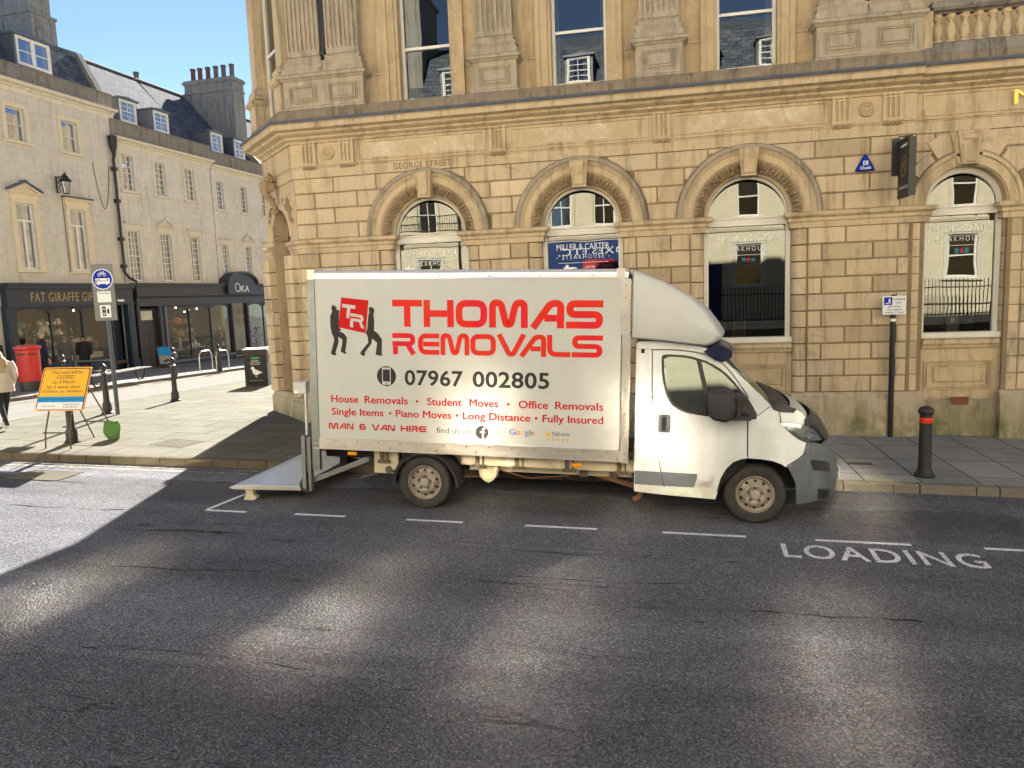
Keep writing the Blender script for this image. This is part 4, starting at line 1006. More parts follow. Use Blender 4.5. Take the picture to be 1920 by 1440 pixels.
# --- balustrade over the right-hand wing
bx0 = 4.36
def bal_y(): return YW - .02
mb = MB(); mb.box(XR, bx0 + .02, YW - .12, YW + .2, 3.69, 4.32); mb.build("balustrade_pier", "stone_trim", bank)
mb = MB(); mb.box(XR + .01, XE_, YW - .14, YW + .22, 3.50, 3.74); mb.sweep([(-.01, 3.74), (.10, 3.74), (.10, 3.80), (.06, 3.83), (-.01, 3.84)], [(bx0 + .02, YW - .02), (XE_, YW - .02)]); mb.box(bx0 + .02, XE_, YW - .021, YW + .16, 3.74, 3.84); mb.build("balustrade_base", "stone_soot", bank)
mb = MB(); mb.box(bx0 + .0, XE_, YW - .14, YW + .22, 4.36, 4.46); mb.sweep([(-.01, 4.30), (.09, 4.32), (.13, 4.36), (-.01, 4.37)], [(bx0 + .02, YW - .02), (XE_, YW - .02)]); mb.box(bx0 + .02, XE_, YW - .02, YW + .12, 4.29, 4.36); mb.build("balustrade_rail", "stone_soot", bank)
bp = [(.075, 0), (.075, .04), (.045, .06), (.06, .10), (.078, .17), (.066, .25), (.042, .31), (.036, .34), (.05, .36), (.05, .375), (.07, .39), (.07, .45)]
mbp = MB(); mbp.lathe([(0, 0)] + bp + [(0, .45)], (0, 0, 0), 12)
b0 = mbp.build("baluster", "stone_trim", bank, smooth=True, ang=40, loc=(4.50, YW + .06, 3.84))
for k in range(1, 40):
    c = b0.copy(); COL.objects.link(c); c.parent = bank; c.location = (4.50 + k * .205, YW + .06, 3.84)
# ================================================================== TERRACE ACROSS THE SIDE STREET
RT_ = R(3.4); ROT = math.pi / 2 - RT_; RX0 = -26.7
def rowpt(u, y=0.0): return (RX0 + u * math.sin(RT_) - y * math.cos(RT_), u * math.cos(RT_) + y * math.sin(RT_))
def rowground(u, y=-.3): p = rowpt(u, y); return G(*p) + .12
def facade(mb, x0, x1, z0, z1, holes, depth=.16, y=0.0):
    xs = sorted({x0, x1, *[h[0] for h in holes], *[h[1] for h in holes]}); zs = sorted({z0, z1, *[h[2] for h in holes], *[h[3] for h in holes]})
    for a, b in zip(xs, xs[1:]):
        for c, d in zip(zs, zs[1:]):
            if any(h[0] <= a + 1e-6 and b <= h[1] + 1e-6 and h[2] <= c + 1e-6 and d <= h[3] + 1e-6 for h in holes): continue
            mb.add([(a, y, c), (b, y, c), (b, y, d), (a, y, d)], [(0, 1, 2, 3)])
    for a, b, c, d in holes:
        for q in (((a, c), (b, c)), ((b, c), (b, d)), ((b, d), (a, d)), ((a, d), (a, c))):
            (xa, za), (xb, zb) = q; mb.add([(xa, y, za), (xb, y, zb), (xb, y + depth, zb), (xa, y + depth, za)], [(0, 1, 2, 3)])
def frame4(mb, a, b, c, d, w, y0, y1, wb=None):
    wb = wb or w; mb.box(a, a + w, y0, y1, c, d); mb.box(b - w, b, y0, y1, c, d); mb.box(a + w, b - w, y0, y1, c, c + wb); mb.box(a + w, b - w, y0, y1, d - w, d)
def sash(parent, a, b, c, d, y=.10, cols=3, rows=4, mat="white_paint", pane="glass_sash", cur="curtain_dim", t=.045, room=True):
    mb = MB(); frame4(mb, a, b, c, d, t, y, y + .06, t * 1.4); m = (c + d) / 2; mb.box(a + t, b - t, y + .001, y + .055, m - .018, m + .018)
    bw = .013
    for i in range(1, cols): x = a + t + (b - a - 2 * t) * i / cols; mb.box(x - bw, x + bw, y + .012, y + .04, c + t * 1.4, m - .018); mb.box(x - bw, x + bw, y + .004, y + .04, m + .018, d - t)
    for half in (0, 1):
        z0, z1 = ((c + t * 1.4, m - .018) if half == 0 else (m + .018, d - t)); k = rows // 2
        for j in range(1, k): z = z0 + (z1 - z0) * j / k; mb.box(a + t, b - t, y + (.013 if half == 0 else .005), y + .039, z - bw, z + bw)
    w = mb.build("sash_window", mat, parent)
    mb = MB(); mb.add([(a + t, y + .045, c + t), (b - t, y + .045, c + t), (b - t, y + .045, d - t), (a + t, y + .045, d - t)], [(0, 1, 2, 3)]); mb.build("pane", pane, w)
    if room:
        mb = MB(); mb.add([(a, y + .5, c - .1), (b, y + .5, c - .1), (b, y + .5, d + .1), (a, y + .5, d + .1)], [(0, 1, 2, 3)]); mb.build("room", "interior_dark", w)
        if cur:
            mb = MB(); k = (b - a) * .22
            for x0, x1 in ((a + t, a + t + k), (b - t - k, b - t)): mb.grid(lambda u, v: (x0 + (x1 - x0) * u, y + .12 + .02 * math.sin(u * 18), c + (d - c) * v), 12, 1)
            mb.build("curtain", cur, w, fix=False)
    return w
def surround(parent, a, b, c, d, w=.15, p=.05, mat="stone_row_trim", sill=True, ped=None, capmat=None, y=0.0):
    mb = MB()
    for e0, e1, q in ((0, w * .6, p * .6), (w * .6, w, p)):
        mb.box(a - e1, a - e0, y - q, y, c, d); mb.box(b + e0, b + e1, y - q, y, c, d); mb.box(a - e1, b + e1, y - q, y, d + e0, d + e1)
    if sill: mb.bbox(a - w - .04, b + w + .04, y - .11, y, c - .11, c - .003, .012)
    if ped:
        z = d + w; mb.box(a - w, b + w, y - p * .7, y, z, z + .16); mb.box(a - w - .07, b + w + .07, y - .13, y, z + .16, z + .21); mb.box(a - w - .12, b + w + .12, y - .19, y, z + .21, z + .25)
        if ped == 'tri':
            zz = z + .25; cx = (a + b) / 2; hw = (b - a) / 2 + w + .12
            mb.prism([(cx - hw, zz), (cx + hw, zz), (cx, zz + .34)], y - .07, y)
            for s_ in (-1, 1): mb.prism([(cx + s_ * hw, zz + .001), (cx + s_ * (hw - .16), zz + .001), (cx, zz + .27), (cx, zz + .35)], y - .19, y - .071)
    o = mb.build("window_surround", mat, parent)
    if ped and capmat:
        mb = MB(); z = d + w + .25; cx = (a + b) / 2; hw = (b - a) / 2 + w + .15
        if ped == 'tri':
            for s_ in (-1, 1): mb.prism([(cx + s_ * hw, z + .012), (cx, z + .365), (cx, z + .44), (cx + s_ * hw, z + .09)], y - .24, y)
            mb.box(cx - .07, cx + .07, y - .25, y, z + .40, z + .46)
        else: mb.box(cx - hw, cx + hw, y - .22, y, z + .005, z + .075)
        mb.build("lead_cap", capmat, parent)
    return o
def cornice(parent, x0, x1, z, mat, par, soot="stone_soot", dent=True, d=.34):
    mb = MB(); mb.sweep([(-.01, z - .40), (.03, z - .38), (.05, z - .30), (.05, z - .22), (.12, z - .17), (.12, z - .14), (d * .8, z - .10), (d * .85, z - .03), (d, z), (-.01, z)], [(x0, 0), (x1, 0)])
    if dent:
        k = int((x1 - x0) / .14)
        for i in range(k): x = x0 + .04 + (x1 - x0) * i / k; mb.box(x, x + .07, -.11, -.04, z - .235, z - .172)
    mb.build("cornice", mat, parent)
    mb = MB(); mb.box(x0, x1, -.04, .28, z + .002, z + par - .06); mb.box(x0 - .0, x1 + .0, -.08, .32, z + par - .06, z + par); mb.build("parapet", soot, parent)
def dormer(parent, a, b, c, d, y=.35, back=1.9, cols=2, rows=4, double=False):
    mb = MB(); mb.box(a - .10, a, y + .05, back, c - .1, d + .02); mb.box(b, b + .10, y + .05, back, c - .1, d + .02); sep(mb.build("dormer_cheek", "lead", parent))
    mb = MB(); mb.box(a - .16, b + .16, y - .08, back + .3, d + .02, d + .09); mb.prism([(a - .14, d + .09), (b + .14, d + .09), ((a + b) / 2, d + .17)], y - .05, back + .3); mb.build("dormer_roof", "lead", parent)
    mb = MB(); frame4(mb, a, b, c, d, .07, y, y + .1, .09)
    if double: mb.box((a + b) / 2 - .05, (a + b) / 2 + .05, y, y + .1, c + .09, d - .07)
    mb.build("dormer_frame", "white_paint", parent)
    ps = [(a + .07, (a + b) / 2 - .05), ((a + b) / 2 + .05, b - .07)] if double else [(a + .07, b - .07)]
    for x0, x1 in ps: sash(parent, x0, x1, c + .09, d - .07, y + .03, cols if not double else 1, rows if not double else 2, "white_paint", cur="curtain", t=.03)
def chimney(parent, x0, x1, y0, y1, zb, zt, step=None, pots=(), mat="stone_chimney"):
    mb = MB(); mb.box(x0, x1, y0, y1, zb, zt - .28); mb.box(x0 - .05, x1 + .05, y0 - .05, y1 + .05, zt - .28, zt - .20); mb.box(x0 - .1, x1 + .1, y0 - .1, y1 + .1, zt - .20, zt - .08); mb.box(x0 - .03, x1 + .03, y0 - .03, y1 + .03, zt - .08, zt)
    if step: mb.box(x0 - .06, x1 + .06, y0 - .06, y1 + .06, step - .05, step + .03)
    c = mb.build("chimney", mat, parent)
    for (py, m) in pots:
        mb = MB(); mb.lathe([(0, 0), (.17, 0), (.165, .06), (.15, .1), (.135, .68), (.165, .72), (.165, .84), (.13, .84), (.12, .6), (0, .5)], ((x0 + x1) / 2, py, zt), 12); mb.build("chimney_pot", m, c, smooth=True)
def roofslope(parent, x0, x1, pts, mat="slate", ends=True):
    """roof of thin slates along x; the object lies in its own slope so that courses run level"""
    for (ya, za), (yb, zb) in zip(pts, pts[1:]):
        L = math.hypot(yb - ya, zb - za); ang = math.atan2(zb - za, yb - ya)
        mb = MB(); mb.box(0, x1 - x0, 0, L, -.06, 0); o = mb.build("roof", mat, parent); o.location = (x0, ya, za); o.rotation_euler = (ang, 0, 0)
# ---------------------------------------------------- house A, gift shop below
hA = thing("terrace_house", "leftmost cream stone house with large painted windows over the navy gift shop", "house", (RX0, 0, 0), ROT)
U0, U1 = 17.5, 30.93; gA = -3.1
wA = [(22.95, 23.80), (25.55, 26.40), (28.15, 29.00)]; upA = [(a + .05, b + .05) for a, b in wA]
holes = [(a, b, 6.85, 8.15) for a, b in upA] + [(a, b, 1.75, 4.40) for a, b in wA]
shopA = (24.95, 30.75, gA, 1.1)
mb = MB(); facade(mb, U0, U1, gA, 9.2, holes + [(24.95, 30.75, gA, 1.1)], .18); mb.box(U0, U1, 8.0, 8.3, gA, 9.2); mb.box(U1 - .3, U1, .3, 8, 1.3, 9.2); mb.box(U0, U1, .3, 8, 1.18, 1.3)
mb.build("wall", "stone_row", hA)
for a, b in upA: sash(hA, a, b, 6.85, 8.15, .12, 1, 2, "white_paint", cur="curtain"); surround(hA, a, b, 6.85, 8.15, .17, .05, "cream_paint")
for i, (a, b) in enumerate(wA):
    # tall casement with a top light and pictures on its blinds
    mb = MB(); frame4(mb, a, b, 1.75, 4.40, .06, .10, .17, .10); mb.box(a + .06, b - .06, .098, .168, 3.68, 3.76); mb.box((a + b) / 2 - .045, (a + b) / 2 + .045, .097, .167, 1.85, 3.68); w = mb.build("casement_window", "white_paint", hA)
    mb = MB(); mb.add([(a, .15, 1.8), (b, .15, 1.8), (b, .15, 4.4), (a, .15, 4.4)], [(0, 1, 2, 3)]); mb.build("pane", "glass_sash", w)
    mb = MB(); mb.add([(a, .22, 1.8), (b, .22, 1.8), (b, .22, 3.72), (a, .22, 3.72)], [(0, 1, 2, 3)]); mb.build("blind", "blind_white", w)
    mb = MB(); mb.add([(a, .6, 1.6), (b, .6, 1.6), (b, .6, 4.5), (a, .6, 4.5)], [(0, 1, 2, 3)]); mb.build("room", "interior_wall", w)
    mb = MB(); cx = (a + b) / 2
    for (x, z, r) in ((cx - .20, 3.2, .055), (cx + .22, 2.35, .085), (cx + .22, 2.22, .10), (cx + .22, 2.52, .04), (cx - .2, 2.3, .05), (cx - .19, 2.2, .06)): disc(mb, x, z, r, .215, 10)
    for z0, z1 in ((3.08, 3.38),): 
        for k in range(3): mb.add([(cx + .13, .2145, z0 + .1 * k), (cx + .31, .2145, z0 + .1 * k), (cx + .31, .2145, z0 + .05 + .1 * k), (cx + .13, .2145, z0 + .05 + .1 * k)], [(0, 1, 2, 3)])
    mb.build("printed_picture", "blind_blue_picture", w)
    surround(hA, a, b, 1.75, 4.40, .20, .07, "cream_paint", ped=('tri' if i % 2 else 'flat'), capmat="blue_lead")
cornice(hA, U0, U1 + .25, 9.15, "stone_row_trim", .72, dent=True, d=.42)
roofslope(hA, U0, U1, [(.35, 9.6), (1.35, 11.55), (4.4, 12.75)]); roofslope(hA, U0, U1, [(4.4, 12.75), (8.2, 10)], "slate")
mb = MB(); mb.prism([(.30, 9.3), (.30, 10.0), (1.28, 11.78), (4.4, 12.95), (8.2, 9.8), (8.2, 9.3)], U1 - .16, U1 + .16, 'x'); mb.build("party_wall", "stone_soot", hA)
dormer(hA, 26.75, 28.35, 10.05, 11.2, .30, 2.2, double=True)
dormer(hA, 21.4, 22.9, 10.05, 11.2, .30, 2.2, double=True)
chimney(hA, 29.9, 31.05, 2.75, 6.6, 11.0, 16.2, None)
mb = MB(); mb.box(29.8, 31.15, 2.62, 6.75, 11.0, 13.4); mb.box(29.75, 31.2, 2.56, 6.8, 13.4, 13.52); mb.build("chimney_base", "stone_chimney", hA)
# gift-shop front
sf = MB(); sf.box(24.45, 31.0, -.32, -.02, .30, .95); sf.box(24.4, 31.05, -.45, -.02, .98, 1.12); sf.box(24.35, 31.1, -.55, -.02, 1.12, 1.2); sf.box(24.4, 31.05, -.37, -.02, .24, .30); sf.box(24.4, 31.05, -.38, -.02, .95, .98)
for x in (24.4, 30.65): sf.box(x, x + .4, -.28, -.01, gA, .24); sf.box(x - .03, x + .43, -.33, -.28, gA, -2.35); sf.bbox(x + .07, x + .33, -.30, -.28, -2.2, .0, .012)
sf.box(24.8, 29.75, -.22, -.02, gA, -2.22); sf.box(24.8, 29.75, -.26, -.02, -2.22, -2.14); sf.bbox(25.1, 29.5, -.235, -.22, -2.85, -2.32, .012)
fr = sf.build("shop_surround", "navy_shop", hA)
def shopwin(parent, a, b, c, d, n, mat, y=-.12, archy=True, goods=None, wall="interior_wall"):
    mb = MB(); w = (b - a) / n; t = .045
    mb.box(a, b, y, y + .08, c, c + .06)
    for i in range(n + 1): x = a + w * i; mb.box(x - (0 if i == 0 else t / 2), x + (t if i == 0 else (t / 2 if i < n else 0)), y, y + .08, c + .06, d)
    for i in range(n):
        x0, x1 = a + w * i + t * .6, a + w * (i + 1) - t * .6
        if archy:     # arched head
            cx = (x0 + x1) / 2; h = (x1 - x0) / 2; r = .34; pts = [(x0, d), (x0, d - r)]
            for k in range(1, 12): q = math.pi - math.pi * k / 12; pts.append((cx + h * math.cos(q), d - r + (r - .07) * math.sin(q)))
            pts += [(x1, d - r), (x1, d)]
            mb.prism(pts, y + .01, y + .07)
        else: mb.box(x0, x1, y + .01, y + .07, d - .06, d)
    s_ = mb.build("shop_window", mat, parent)
    mb = MB(); mb.add([(a + .02, y + .05, c + .03), (b - .02, y + .05, c + .03), (b - .02, y + .05, d - .02), (a + .02, y + .05, d - .02)], [(0, 1, 2, 3)]); mb.build("pane", "glass_shop", s_)
    return s_
shopwin(hA, 24.85, 29.72, -2.14, .24, 3, "navy_shop", -.16)
lettering("FAT GIRAFFE GIFTS", 25.5, 29.05, .44, .82, -.335, "gold_dull", hA, offset=0, spacing=1.12, bold=.008)
mb = MB(); mb.box(29.72, 30.65, .25, .32, gA, .24); mb.box(29.72, 29.78, -.2, .3, gA, .24)
for z in (-2.4, -1.2): mb.bbox(29.9, 30.5, .235, .25, z, z + 1.0, .012)
mb.build("shop_door", "navy_shop", hA)
mb = MB(); mb.box(24.8, 30.7, 3.2, 3.3, gA, 1.16); mb.box(24.75, 24.83, .185, 3.2, gA, 1.16); mb.box(30.6, 30.65, .33, 3.2, gA, 1.1); mb.box(24.9, 30.6, -.1, 3.2, .9, 1.0); mb.box(24.9, 30.6, .0, 3.2, -2.5, -2.35); mb.build("shop_interior", "interior_wall", hA)
mb = MB(); mb.box(29.95, 30.35, -.40, -.33, .38, .47); mb.build("shop_lamp", "steel_bright", hA)
# lamps inside the shop windows
def spots(parent, pts):
    for x, y, z in pts:
        mb = MB(); mb.lathe([(0, -.03), (.03, -.015), (.035, .0), (.03, .02), (0, .03)], (x, y, z), 10); mb.build("spot_lamp", "spot_bulb", parent)
spots(hA, [(25.5, .5, .30), (26.2, .6, .29), (26.75, .55, .30), (27.5, .6, .30), (28.6, .6, .17), (29.2, 1.4, .05)])
mb = MB(); mb.grid(lambda u, v: (25.0 + 4.4 * u, .5 + .12 * v, .36 + .035 * math.sin(u * 9.4 * 2)), 40, 1); mb.build("lighting_track", "steel_bright", hA, fix=False)
# drainpipe between the houses
mb = MB(); dx = 30.86
mb.tube([(dx, -.12, 7.0), (dx, -.12, 1.75)], .065, 10); mb.lathe([(.07, 0), (.10, .25), (.17, .5), (.2, .8), (.2, .95), (.0, .95)], (dx, -.17, 7.0), 10); mb.tube([(dx, -.12, 1.75), (dx + .12, -.22, 1.5), (dx + .5, -.3, 1.3)], .06, 8)
for z in (6.4, 4.95, 3.2, 1.95): mb.box(dx - .11, dx + .11, -.2, 0, z, z + .16)
mb.build("drainpipe", "black_iron", hA, smooth=True)
# loose cable on the wall
mb = MB(); mb.tube([(29.7, -.02, 6.6)] + [(29.7 + .9 * t, -.03, 6.6 - 2.0 * math.sin(math.pi * min(1, t * .98)) ** .8) for t in [i / 14 for i in range(1, 14)]] + [(30.65, -.02, 6.6)], .012, 5); mb.tube([(27.85, -.02, 4.9), (27.87, -.02, 1.7)], .012, 5); mb.build("cable", "black_iron", hA)
# ---------------------------------------------------- houses B, C, D
def plain_house(u0, u1, upper, lower, zc, par, ztop, zlow, label, peds, dorms, mat="stone_row_grey", g=-3.4, z2=(5.62, 7.28), z1=(1.36, 3.74)):
    h = thing("terrace_house", label, "house", (RX0, 0, 0), ROT); h["group"] = "cream stone terrace along the side street"
    holes = [(a, b, z2[0], z2[1]) for a, b in upper] + [(a, b, z1[0], z1[1]) for a, b in lower]
    mb = MB(); facade(mb, u0 + .02, u1, 1.2, zc, holes, .16); mb.box(u0 + .02, u1, 8, 8.3, g, zc); mb.box(u1 - .3, u1, .3, 8, 1.2, zc); mb.box(u0 + .02, u1, .3, 8, 1.2, 1.3); mb.build("wall", mat, h)
    for a, b in upper: sash(h, a, b, *z2, .10, 2 if b - a < .8 else 3, 6, cur="curtain_dim"); surround(h, a, b, *z2, .14, .035, "stone_row_trim")
    for (a, b), p in zip(lower, peds): sash(h, a, b, *z1, .10, 3, 8, cur="curtain"); surround(h, a, b, *z1, .13, .03, "stone_row_trim", sill=False, ped=p)
    cornice(h, u0 + .02, u1 + .12, zc, "stone_row_trim", par); roofslope(h, u0 + .17, u1, [(.4, zc + par - .25), (4.4, 12.82)]); roofslope(h, u0 + .17, u1, [(4.4, 12.82), (8.3, 9)])
    mb = MB(); mb.tube([(u0 + .1, 4.4, 12.86), (u1, 4.4, 12.86)], .06, 6); mb.build("roof_ridge", "stone_soot", h)
    for (a, b, c, d) in dorms: dormer(h, a, b, c, d, .35, 2.2, cols=2, rows=4)
    return h
hB = plain_house(30.95, 37.95, [(31.42, 32.18), (33.6, 34.36), (35.82, 36.58)], [(31.40, 32.2), (33.58, 34.36), (35.8, 36.56)], 8.0, .8, 12.8, 1.25, "three bay stone terrace house beside the black drainpipe with two sash dormers", ['flat', 'tri', 'flat'], [(32.1, 33.15, 8.92, 9.98), (34.35, 35.4, 8.92, 9.95)])
hC = plain_house(37.97, 43.6, [(38.40, 39.02), (40.62, 41.24), (42.75, 43.37)], [(38.42, 39.04), (40.62, 41.22), (42.75, 43.35)], 7.8, .78, 12.8, 1.25, "narrower stone house beyond with slim dormers and a large chimney stack above", ['flat', 'tri', 'flat'], [(38.8, 39.8, 8.65, 9.75), (40.95, 41.9, 8.65, 9.75)], z2=(5.42, 6.98), z1=(1.30, 3.46))
chimney(hC, 42.1, 43.2, .95, 4.35, 9.2, 13.72, 12.95, [(4.05, "terracotta"), (3.55, "terracotta"), (2.98, "terracotta"), (2.42, "pot_grey"), (1.88, "pot_grey"), (1.3, "pot_grey")])
mb = MB(); mb.prism([(.35, 8.2), (.35, 8.75), (4.4, 13.0), (8, 9.4), (8, 8.2)], 43.42, 43.72, 'x'); mb.build("party_wall", "stone_soot", hC)
chimney(hB, 38.4, 39.9, 4.9, 5.6, 11.5, 12.75, None, [(5.25, "pot_grey")])
hD = plain_house(43.7, 62, [(45 + 2.2 * i, 45.7 + 2.2 * i) for i in range(7)], [(45 + 2.2 * i, 45.7 + 2.2 * i) for i in range(7)], 7.6, .7, 12.5, 1.2, "far stone terrace house just showing its blue slate roof behind the golden corner", ['flat'] * 7, [])
# OKA shopfront under B and C
g = -3.4
sf = MB(); a, b = 31.25, 62
sf.box(a, b, -.34, 0, .66, 1.08); sf.box(a - .05, b, -.42, 0, 1.08, 1.16); sf.box(a - .1, b, -.50, 0, 1.16, 1.24); sf.box(a, b, -.28, 0, .12, .50); sf.box(a, b, -.36, 0, .60, .66)
k = int((43.8 - a) / .12)
for i in range(k): x = a + .12 * i; sf.box(x, x + .06, -.33, -.01, .50, .60)
for x, w in ((31.25, .22), (32.72, .26), (38.5, .16), (40.0, .18)): sf.box(x, x + w, -.24, 0, g, .12); sf.bbox(x + .03, x + w - .03, -.26, -.24, -2.7, 0, .01)
for x0, x1 in ((33.3, 38.5), (40.15, 62)): sf.box(x0, x1, -.20, 0, g, -2.68)
sf.build("shop_surround", "grey_shop", hB)
mb = MB(); mb.box(33.2, 38.6, -.30, .0, -2.80, -2.68); mb.prism([(33.15, -2.68), (33.3, -2.68), (33.3, .1), (33.15, .1)], -.22, .02); mb.box(32.98, 33.15, -.1, .1, -2.9, .12); mb.build("window_ledge", "blue_grey", hB)
mb = MB(); cx = 39.35; pts = [(cx - 1.35, .66)] + [(cx + 1.35 * math.cos(math.pi - math.pi * i / 16), 1.20 + .62 * math.sin(math.pi * i / 16)) for i in range(17)] + [(cx + 1.35, .66)]
mb.prism(pts, -.55, -.10); n = 16
mb.arch(cx, 1.20, [(1.32, -.7), (1.42, -.7), (1.42, .0), (1.32, .0)], n=24); mb.v = [(x, y, 1.20 + (z - 1.20) * (.50 if z > 1.2 else 1)) for x, y, z in mb.v] if False else mb.v
fr = mb; 
mb = MB(); mb.prism(pts, -.55, -.10)
out = [(cx + 1.48 * math.cos(math.pi - math.pi * i / 20), 1.20 + .74 * math.sin(math.pi * i / 20)) for i in range(21)]; inn_ = [(cx + 1.35 * math.cos(math.pi * i / 20), 1.20 + .62 * math.sin(math.pi * i / 20)) for i in range(21)]
for i in range(20): mb.prism([out[i], out[i + 1], inn_[19 - i], inn_[20 - i]], -.66, .0)
mb.build("arched_sign", "grey_shop", hB)
lettering("O", 38.58, 39.08, .76, 1.28, -.557, "sign_white", hB, offset=-.01); lettering("KA", 39.12, 39.92, .77, 1.12, -.557, "sign_white", hB, bold=.006)
shopwin(hB, 33.3, 38.5, -2.68, .12, 3, "grey_shop", -.14); shopwin(hB, 40.2, 43.4, -2.68, .12, 2, "grey_shop", -.14)
mb = MB(); mb.box(31.47, 32.72, -.02, .06, g, -.02); frame4(mb, 31.5, 32.7, -.62, -.04, .07, -.05, -.02)
for x in (31.68, 32.14):
    for z0, z1 in ((-2.8, -2.0), (-1.9, -1.3), (-1.22, -.72)): mb.bbox(x, x + .38, -.04, -.02, z0, z1, .015)
mb.build("door", "grey_shop", hB)
mb = MB(); mb.add([(31.56, -.03, -.58), (32.64, -.03, -.58), (32.64, -.03, -.1), (31.56, -.03, -.1)], [(0, 1, 2, 3)]); mb.build("fanlight_pane", "glass_sash", hB)
mb = MB(); mb.box(33.1, 43.6, 4.2, 4.3, g, 1.0); mb.box(33.05, 33.1, .05, 4.2, g, 1.0); mb.box(33.1, 43.6, -.05, 4.2, .8, .9); mb.box(33.1, 43.6, .0, 4.2, -3.0, -2.9); mb.build("shop_interior", "interior_green", hB)
mb = MB(); mb.box(35.2, 40.0, 2.4, 2.46, -2.9, .8); mb.build("display_wall", "interior_dark", hB)
spots(hB, [(36.1, 1.0, -.25), (36.35, .9, -.15), (35.7, 1.2, .0), (37.4, 1.2, -.1)])
mb = MB(); mb.box(33.45, 35.0, 2.0, 2.04, -1.9, -.2); mb.build("green_panel", "fabric_cream", hB)
